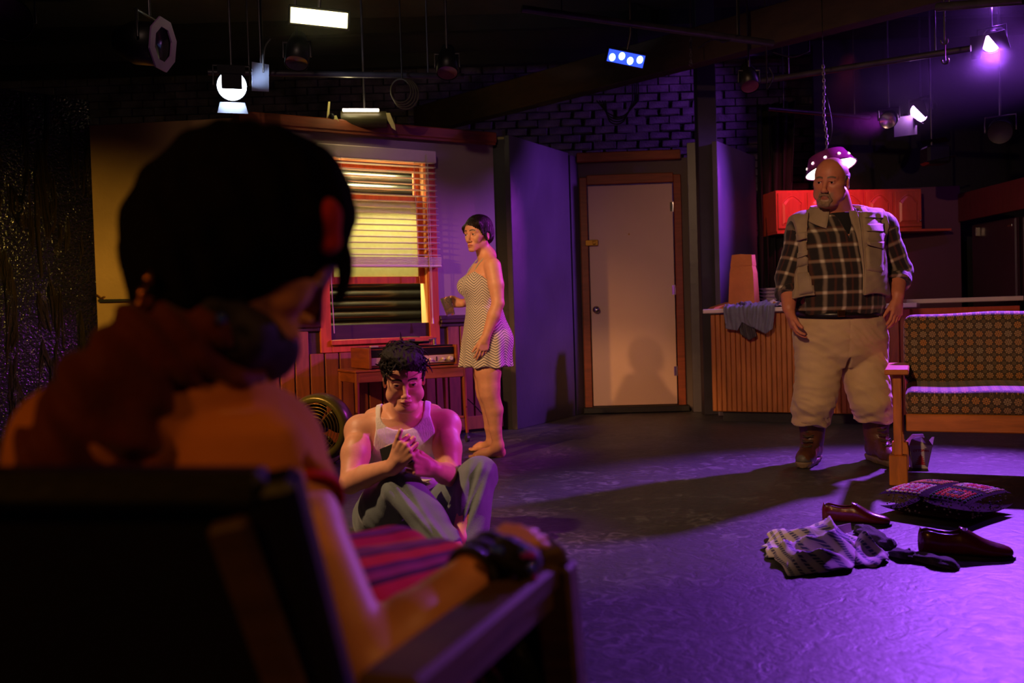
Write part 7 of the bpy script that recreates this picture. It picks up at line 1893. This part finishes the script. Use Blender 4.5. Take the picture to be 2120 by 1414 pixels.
for k in range(5): b.box(P(866, 997, 3.74) + Vector((rnd.uniform(-.006, .006), rnd.uniform(-.01, .01), -.012 + .004 * k)), (.085, .13, .0025), Euler((-.12, .05, rnd.uniform(-.2, .2))).to_matrix())
b.done('page', mat('white_pages', (226, 216, 222), .6), pg, world=True)

# ------------------------------------------------------------------ woman in the foreground armchair
Fo = thing('person', 'dark haired woman with red headband seen from behind in the foreground armchair', 'person', P(560, 1414, 1.2) * 1.0)
Fo.location = (Fo.location.x, Fo.location.y, 0)
B = Body()
hcF = P(528, 520, 1.13); HM_F = frame3((.80, .30, -.52), (.42, .25, .86), hcF, 1.0)
add_head(B, HM_F, 1.0, 'f')
nbF = P(425, 770, 1.10)
B.chain([hcF + Vector((-.03, -.005, -.05)), nbF], [.052, .056], .02)
shRf, shLf = P(545, 932, 1.19), P(165, 930, 1.02)
fF = Vector((.42, .90, 0)).normalized(); rF = Vector((.90, -.42, 0)).normalized()
torF = [(P(440, 1400, 1.20), rF, .17, .12), (P(430, 1180, 1.16), rF, .16, .11), (P(400, 1000, 1.13), rF, .16, .10), (P(415, 880, 1.11), rF, .125, .07), (P(410, 845, 1.11), rF, .10, .06)]
B.slab(torF, k=.04)
B.chain([nbF, shRf], [.055, .058]); B.chain([nbF, shLf], [.055, .058])
elF, wrF = P(752, 1385, .99), P(1000, 1172, 1.17)
B.chain([shRf, shRf.lerp(elF, .4), elF], [.058, .052, .040]); B.chain([elF, elF.lerp(wrF, .35), wrF], [.042, .040, .026])
elF2, wrF2 = P(60, 1420, 1.15), P(560, 1330, 1.45)
B.chain([shLf, elF2, wrF2], [.055, .04, .027])
add_hand(B, wrF, P(1100, 1096, 1.25) - wrF, (-.8, .55, .1), .95, curl=((.45, .9, .6), (.5, .9, .6), (.55, .9, .6), (.6, .9, .6)), palm=(.15, .1, -1), tout=.5, thumb=(.3, .3, .3))
add_hand(B, wrF2, (.8, .5, .05), (0, .5, .8), .95, palm=(0, .2, -1))
knF = P(905, 1215, 1.50); hpF = P(600, 1330, 1.22); knF2 = P(820, 1185, 1.62); hpF2 = P(450, 1290, 1.32)
B.chain([hpF, knF], [.075, .055]); B.chain([hpF2, knF2], [.075, .055])
for kn in (knF, knF2):
    an = Vector((kn.x + .03, kn.y + .03, .07)); B.chain([kn, an], [.055, .035]); toe = an + Vector((.08, .16, -.045)); B.rc(an - Vector((0, 0, .03)), toe, .032, .022, .02)
put_body('body', B.mesh(.0065, [(npv(wrF.lerp(P(1100, 1096, 1.25), .7)), .09, .0035), (npv(hcF), .12, .004)]), M_skin, Fo, tint=head_tint((206, 140, 100), HM_F, brow=(20, 14, 12)))
add_eyes(Fo, HM_F, 1.0, (0, 1, -.3))
# hair: full dark bob swept forward
H = Body()
H.M = HM_F; H.ell((0, -.016, .048), (.092, .112, .092), k=.02); H.ell((0, .085, -.010), (.056, .045, .072), k=.012, sub=True); H.M = Matrix.Identity(4)
H.ell(P(490, 446, 1.11), (.112, .10, .098), k=.05); H.ell(P(385, 520, 1.09), (.072, .08, .085), k=.05); H.ell(P(560, 415, 1.13), (.085, .085, .068), k=.05); H.ell(P(395, 600, 1.08), (.055, .06, .05), k=.04)
def hz_(x, y, z, d): return d + .004 * fbm(x, y, z, 60, 3) + .0018 * np.sin(150 * (x + .4 * z) + 4 * fbm(x, y, z, 25, 6))
M_hairF = mat('deep_black_hair', (14, 10, 10), .9, var=.3, scale=60, bump=.3, bscale=200, spec=.1)
hair_obj('hair', H, M_hairF, Fo, .005, hz_)
Ii = rootmat(Fo).inverted()
wisps = [[(668, 480), (712, 510), (724, 560), (712, 610), (690, 636)], [(660, 500), (700, 530), (708, 580), (694, 620)], [(300, 400), (258, 450), (262, 500), (290, 540)], [(560, 290), (640, 330), (690, 400), (690, 470)], [(672, 470), (704, 500), (716, 540), (718, 590)], [(300, 560), (306, 600), (330, 640), (370, 660)]]
b = MB()
for k, w_ in enumerate(wisps):
    for j in range(5):
        pts = catmull([P(x + rnd.uniform(-5, 5), y + rnd.uniform(-4, 4), 1.13 + rnd.uniform(-.015, .015)) for x, y in w_], 5); n_ = len(pts)
        b.tube(pts, [.0048 * (1 - i / n_) ** .7 + .0006 for i in range(n_)], 6)
me = mkmesh('hair_wisps', [Ii @ v for v in b.V], b.F, True); put('hair_wisps', me, M_hairF, Fo, kind='stuff')
# red headband over the forehead side, and the long tail of the scarf down the back
M_scarf = mat('red_scarf', (88, 9, 14), .8, var=.15, scale=12, bump=.2, bscale=120, sheen=.2)
hb = MB(HM_F); n_ = 40; V = []; F = []
for k in range(n_):
    a = 2 * math.pi * k / n_; 
    for j in range(4):
        f = j / 3; tz = .030 + .040 * f; rr = 1.0 - .10 * f
        V.append((.098 * rr * math.cos(a), -.016 + .119 * rr * math.sin(a), tz + .012 * math.sin(a) + .01 * math.cos(3 * a)))
for k in range(n_):
    for j in range(3): F.append((k * 4 + j, ((k + 1) % n_) * 4 + j, ((k + 1) % n_) * 4 + j + 1, k * 4 + j + 1))
hb.add(V, F, None, True); me = mkmesh('headband', [Ii @ v for v in hb.V], hb.F, True); o = put('headband', me, M_scarf, Fo); o.modifiers.new('s', 'SOLIDIFY').thickness = .004
# shirt
Sf = Body(); Sf.slab([(c, x, w_ + .014, d_ + .012) for c, x, w_, d_ in torF], k=.05)
Sf.chain([nbF + Vector((0, 0, -.02)), shRf], [.066, .068], .02); Sf.chain([nbF + Vector((0, 0, -.02)), shLf], [.066, .068], .02)
Sf.rc(shRf, shRf.lerp(elF, .40), .070, .066, .03); Sf.rc(shLf, shLf.lerp(elF2, .4), .07, .066, .03)
cq = npv(shRf.lerp(elF, .30)); cn = npv((elF - shRf).normalized()); nbn = npv(nbF)
def sfp(x, y, z, d):
    d = d + .005 * fbm(x, y, z, 18, 4) + .003 * fbm(x, y, z, 40, 5)
    t_ = (x - cq[0]) * cn[0] + (y - cq[1]) * cn[1] + (z - cq[2]) * cn[2]; r2_ = (x - cq[0]) ** 2 + (y - cq[1]) ** 2 + (z - cq[2]) ** 2 - t_ ** 2
    d = np.where((r2_ < .1 ** 2) & (t_ > -.02), np.maximum(d, t_), d)
    return np.maximum(d, -(np.sqrt((x - nbn[0]) ** 2 + (y - nbn[1]) ** 2 + (z - nbn[2] - .045) ** 2) - .078))
put_body('shirt', Sf.mesh(.0065, post=sfp), mat('ochre_blouse', (196, 116, 52), .85, var=.1, bump=.2, bscale=200), Fo)
def ringband(name, c, ax, r, wd, mm, th=.004, bumps=0):
    ax = Vector(ax).normalized(); x = ax.orthogonal().normalized(); y = ax.cross(x); V = []; F = []; n_ = 32
    for k in range(n_):
        a = 2 * math.pi * k / n_
        for j in range(4): V.append(Vector(c) + ax * wd * (j / 3 - .5) + (x * math.cos(a) + y * math.sin(a)) * (r + (.002 if j in (1, 2) else 0)))
    for k in range(n_):
        for j in range(3): F.append((k * 4 + j, ((k + 1) % n_) * 4 + j, ((k + 1) % n_) * 4 + j + 1, k * 4 + j + 1))
    me = mkmesh(name, [Ii @ v for v in V], F, True); o = put(name, me, mm, Fo); o.modifiers.new('s', 'SOLIDIFY').thickness = th; return o
ringband('sleeve_band', shRf.lerp(elF, .305), elF - shRf, .0675, .020, mat('red_trim', (176, 24, 20), .8))
# scarf: knot at the nape, tail over the shoulder
Kf = Body(); Kf.chain([P(330, 690, 1.03), P(400, 740, 1.04), P(480, 775, 1.07), P(535, 770, 1.10)], [.030, .026, .022, .012], .01); Kf.chain([P(440, 680, 1.05), P(300, 690, 1.03), P(200, 800, 1.0), P(130, 930, .98), P(80, 1010, .97)], [.030, .036, .040, .044, .036], .012); Kf.rc(P(350, 690, 1.04), P(250, 900, 1.01), .032, .045, .02)
put_body('scarf_tail', Kf.mesh(.006, post=lambda x, y, z, d: d + .005 * np.sin(120 * (x + z) + 5 * fbm(x, y, z, 20, 3))), M_scarf, Fo)
M_band = mat('bright_red_headband', (190, 16, 24), .8, sheen=.2)
Kf = Body(); Kf.chain([P(628, 405, 1.085), P(662, 445, 1.085), P(680, 500, 1.09)], [.018, .024, .016], .01)
put_body('headband_fold', Kf.mesh(.004), M_band, Fo)
M_pais = mat('dark_patterned_scarf', (34, 24, 44), .7, var=.9, scale=40)
Kf = Body(); Kf.chain([P(430, 640, 1.06), P(500, 700, 1.08), P(560, 720, 1.14), P(570, 690, 1.2)], [.034, .036, .034, .028], .02); Kf.rc(P(540, 700, 1.12), P(555, 762, 1.13), .03, .012, .02)
put_body('neck_scarf', Kf.mesh(.005, post=lambda x, y, z, d: d + .003 * fbm(x, y, z, 70, 3)), M_pais, Fo)
M_bead_ = mat('blue_glass_bead', (30, 60, 200), .08, coat=.5); M_bead2 = mat('brass_bead', (220, 140, 60), .15, metal=.9); M_beadp = mat('purple_glass_bead', (150, 50, 190), .08)
for (px, py, Y, r_, mm, nm) in ((458, 660, 1.02, .0065, M_bead_, 'scarf_bead'), (308, 578, 1.0, .0062, M_bead2, 'earring_bead'), (296, 607, 1.0, .0068, M_bead2, 'earring_bead'), (290, 628, 1.0, .0058, M_bead2, 'earring_bead')):
    b = MB(); b.ball(P(px, py, Y), r_, 12); me = mkmesh(nm, [Ii @ v for v in b.V], b.F, True); put(nm, me, mm, Fo)
b = MB(); b.tube([P(312, 560, 1.0), P(308, 578, 1.0), P(296, 607, 1.0), P(290, 628, 1.0)], .0012, 5); me = mkmesh('earring_wire', [Ii @ v for v in b.V], b.F, True); put('earring_wire', me, M_bead2, Fo)
# striped skirt over the thighs
Sk = Body(); Sk.chain([hpF, hpF.lerp(knF, .5), knF], [.105, .095, .076], .02); Sk.chain([hpF2, hpF2.lerp(knF2, .5), knF2], [.105, .095, .076], .02); Sk.rc(hpF.lerp(hpF2, .5), knF.lerp(knF2, .5) - Vector((0, 0, .03)), .08, .05, .03)
Sk.rc(knF, knF + Vector((.03, .04, -.30)), .076, .082, .02); Sk.rc(knF2, knF2 + Vector((.02, .04, -.30)), .076, .082, .02)
m, t, pbs = newmat('woven_stripe_skirt')
at = t.n('ShaderNodeAttribute', attribute_name='pat'); sp = t.n('ShaderNodeSeparateXYZ'); t.l(at.outputs['Vector'], sp.inputs[0])
rp = t.n('ShaderNodeValToRGB'); t.l(t.math('FRACT', t.math('MULTIPLY', sp.outputs[0], 7.5)), rp.inputs[0]); rp.color_ramp.interpolation = 'CONSTANT'
cols = [(0, (150, 70, 90)), (.14, (70, 20, 60)), (.2, (226, 44, 20)), (.36, (110, 30, 90)), (.44, (170, 50, 110)), (.52, (70, 16, 50)), (.58, (214, 20, 40)), (.76, (220, 90, 40)), (.86, (60, 16, 50)), (.92, (150, 60, 110))]
el_ = rp.color_ramp.elements
while len(el_) > 1: el_.remove(el_[-1])
for k, (p_, c_) in enumerate(cols):
    e = el_[0] if k == 0 else el_.new(p_)
    e.position = p_; e.color = (*lin(c_), 1)
t.l(rp.outputs[0], pbs.inputs['Base Color']); pbs.inputs['Roughness'].default_value = .9
def skpat(V):
    out = np.zeros_like(V)
    for h_, k_, s0 in ((npv(hpF), npv(knF), 0.), (npv(hpF2), npv(knF2), .5)):
        ax_ = (k_ - h_) / np.linalg.norm(k_ - h_); rel = V - h_; s_ = rel @ ax_; pr = rel - s_[:, None] * ax_; up = np.array([0, 0, 1.]) - ax_ * ax_[2]; up /= np.linalg.norm(up); sd = np.cross(ax_, up)
        ang = np.arctan2(pr @ sd, pr @ up); rad = np.linalg.norm(pr, axis=1)
        msk = (rad < .125) if s0 == 0 else (rad < np.where(out[:, 1] > 0, out[:, 1], 9))
        out[msk, 0] = (ang[msk] * .09 + s0 * .1); out[msk, 1] = rad[msk]
    return out
put_body('skirt', Sk.mesh(.006, post=lambda x, y, z, d: np.maximum(d + .006 * fbm(x, y, z, 17, 5), .16 - z)), m, Fo, pat=skpat)
# bracelets
wd_ = (P(1100, 1096, 1.25) - elF).normalized(); M_blkb = mat('black_beaded_cuff', (20, 18, 24), .35, bump=.8, bscale=300)
for k, (f_, w_, r_) in enumerate(((.0, .022, .034), (-.020, .016, .0355), (.024, .016, .033))):
    ringband('bracelet', wrF + (wrF - elF).normalized() * (f_ + .0), wrF - elF, r_ + .002, w_, M_blkb, .009)
for (px, py, mm) in ((1022, 1139, M_bead_), (1035, 1141, M_bead_), (1086, 1148, M_beadp), (1102, 1150, M_beadp), (1099, 1176, M_bead_), (1082, 1140, M_bead_)):
    b = MB(); b.ball(P(px, py, 1.115), .0058, 10); me = mkmesh('bracelet_bead', [Ii @ v for v in b.V], b.F, True); put('bracelet_bead', me, mm, Fo)
Kf = Body(); Kf.chain([P(1085, 1165, 1.15), P(1092, 1210, 1.14), P(1080, 1260, 1.13)], [.014, .010, .006], .01); Kf.chain([P(1050, 1140, 1.14), P(1090, 1160, 1.14)], [.02, .02], .01)
put_body('bracelet_tassel', Kf.mesh(.004), M_blkb, Fo)
b = MB()
for k in range(5): b.ball(P(1108 - 2 * k, 1196 + 17 * k, 1.13), .0042, 8); 
me = mkmesh('bead_string', [Ii @ v for v in b.V], b.F, True); put('bead_string', me, M_beadp, Fo, kind='stuff')

# ------------------------------------------------------------------ the armchair she sits in
ca = P(1112, 1178, 1.23); cb_ = P(812, 1418, .80); za = (ca.z + cb_.z) / 2
dirA = Vector((ca.x - cb_.x, ca.y - cb_.y, 0)).normalized(); sideA = Vector((-dirA.y, dirA.x, 0))     # sideA points to the chair's left
ac = thing('armchair', 'dark wooden armchair in the left foreground with its back to the viewer', 'armchair', (ca.x, ca.y, 0))
M_dw = wood('dark_armchair_wood', (84, 58, 38), .5, .65, axis=(5, 5, 1)); M_dk = mat('black_vinyl_chair', (16, 14, 18), .5, bump=.15)
top = min(ca.z, cb_.z); fr_ = Vector((ca.x, ca.y, 0))
def G2(f, s, z): return fr_ + dirA * f + sideA * s + Vector((0, 0, z))
b = MB(); b.bar(P(800, 1440, .80), P(1118, 1186, 1.235), .062, .034, ch=.006); b.done('armrest', M_dw, ac, world=True)
b = MB(); b.bar(P(830, 1462, .80) , P(1125, 1222, 1.235), .036, .045, ch=.004); b.done('arm_rail', M_dw, ac, world=True)
pt = P(1150, 1165, 1.235); pl = Vector((pt.x + .03, pt.y + .01, 0))
b = MB(); b.bar(pt + Vector((0, 0, .0)), pl, .050, .050, up=dirA, ch=.006); b.done('front_leg', M_dw, ac, world=True)
b = MB(); b.bar(P(1108, 1160, 1.23), P(1165, 1140, 1.24), .05, .03, ch=.006); b.done('arm_end', M_dw, ac, world=True)
# back: frame with padded panel
tR, tL = P(560, 1010, .82), P(-220, 1010, .82); bR, bL = P(700, 1520, .90), P(-120, 1560, .90)
b = MB(); b.bar(tL, tR, .05, .035, ch=.010); b.done('top_rail', M_dk, ac, world=True)
b = MB(); b.bar(tR + Vector((0, 0, .01)), bR, .05, .045, up=(0, 1, 0), ch=.008); b.done('back_post', M_dk, ac, world=True)
b = MB(); b.bar(tL + Vector((0, 0, .01)), bL, .05, .045, up=(0, 1, 0), ch=.008); b.done('back_post', M_dk, ac, world=True)
b = MB(); c_ = [tL + (tR - tL) * .06, tR - (tR - tL) * .05, bR - (bR - bL) * .05, bL + (bR - bL) * .06]; nrm = Vector((0, 1, .1)).normalized() * .02
b.add([v + nrm * s_ for s_ in (0, 1.8) for v in c_], [(0, 1, 2, 3), (7, 6, 5, 4), (0, 4, 5, 1), (1, 5, 6, 2), (2, 6, 7, 3), (3, 7, 4, 0)]); b.done('back_panel', M_dk, ac, world=True)
p0 = P(470, 1080, .80); p1 = P(620, 1500, .86); b = MB(); b.bar(p0, p1, .035, .02, up=(0, 1, 0), ch=.004); b.done('back_slat', M_dw, ac, world=True)
sc_ = G2(-.30, .30, .40); b = MB(); b.bar(G2(-.62, .30, .40), G2(-.02, .30, .40), .54, .07, ch=.02); b.done('seat', M_dk, ac, world=True)
b = MB(); b.bar(G2(-.0, .58, .0), G2(0, .58, .6), .05, .05, up=dirA, ch=.006); b.done('front_leg', M_dw, ac, world=True)
for s_ in (.03, .56): b = MB(); b.bar(G2(-.62, s_, 0), G2(-.62, s_, .42), .05, .05, up=dirA, ch=.006); b.done('rear_leg', M_dk, ac, world=True)
b = MB(); b.bar(G2(-.62, .60, .6), G2(.0, .60, .6), .062, .034, ch=.006); b.done('armrest', M_dw, ac, world=True)
# bag hanging by the arm
hb_c = P(1085, 1345, 1.27)
hb_ = thing('handbag', 'glossy black handbag with red ribbon beside the foreground armchair arm', 'handbag', (hb_c.x, hb_c.y, hb_c.z - .12))
Kf = Body(); Kf.ell(hb_c + Vector((0, 0, -.03)), (.055, .05, .085), k=.03); Kf.ell(hb_c + Vector((-.03, 0, -.07)), (.05, .06, .06), k=.03)
put_body('bag_body', Kf.mesh(.006, post=lambda x, y, z, d: d + .006 * np.sin(70 * (x + .7 * z) + 3 * fbm(x, y, z, 20, 3))), mat('black_patent', (14, 16, 18), .12, bump=.2), hb_)
Kf = Body(); Kf.chain([P(1122, 1215, 1.27), P(1132, 1290, 1.27), P(1128, 1350, 1.28)], [.012, .02, .016], .01); Kf.ell(P(1094, 1252, 1.25), (.026, .015, .014), k=.01)
put_body('ribbon', Kf.mesh(.004, post=lambda x, y, z, d: d + .002 * np.sin(x * 300)), M_scarf, hb_)
b = MB(); b.tube(catmull([P(1112, 1195, 1.26), P(1090, 1230, 1.26), P(1080, 1280, 1.26)], 5), .005, 6); b.done('strap', M_dk, hb_, world=True)

# ------------------------------------------------------------------ thin haze hanging round the violet lamps
hzc = (3.75, 7.6, 2.95)
hz = MB(); hz.box(hzc, (3.1, 3.2, 1.35)); mm_ = bpy.data.materials.new('stage_haze'); mm_.use_nodes = True
tt = NT(mm_.node_tree); mm_.node_tree.nodes.clear(); o_ = tt.n('ShaderNodeOutputMaterial'); v_ = tt.n('ShaderNodeVolumeScatter'); v_.inputs['Anisotropy'].default_value = .55
g_ = tt.n('ShaderNodeTexCoord'); mp_ = tt.n('ShaderNodeMapping'); mp_.inputs['Location'].default_value = (-1, -1, -1); mp_.inputs['Scale'].default_value = (2, 2, 2); tt.l(g_.outputs['Generated'], mp_.inputs[0])
ln_ = tt.n('ShaderNodeVectorMath', operation='LENGTH'); tt.l(mp_.outputs[0], ln_.inputs[0])
mr_ = tt.n('ShaderNodeMapRange', interpolation_type='SMOOTHSTEP'); tt.l(ln_.outputs['Value'], mr_.inputs[0]); mr_.inputs[1].default_value = 1.0; mr_.inputs[2].default_value = .1; mr_.inputs[3].default_value = 0; mr_.inputs[4].default_value = .09
tt.l(mr_.outputs[0], v_.inputs['Density']); tt.l(v_.outputs[0], o_.inputs['Volume'])
h_ = hz.done('haze', mm_, None); tag(h_, 'thin violet lit haze around the stage lamps at the top right', 'haze', kind='stuff')

# added volume imitating the lens glow round the yellow panel
hz = MB(); hz.box(P(661, 37, 5.28), (.95, .5, .62)); h2_ = hz.done('haze', mm_, None); tag(h2_, 'added glow volume imitating lens bloom around the long LED panel', 'haze', kind='stuff')
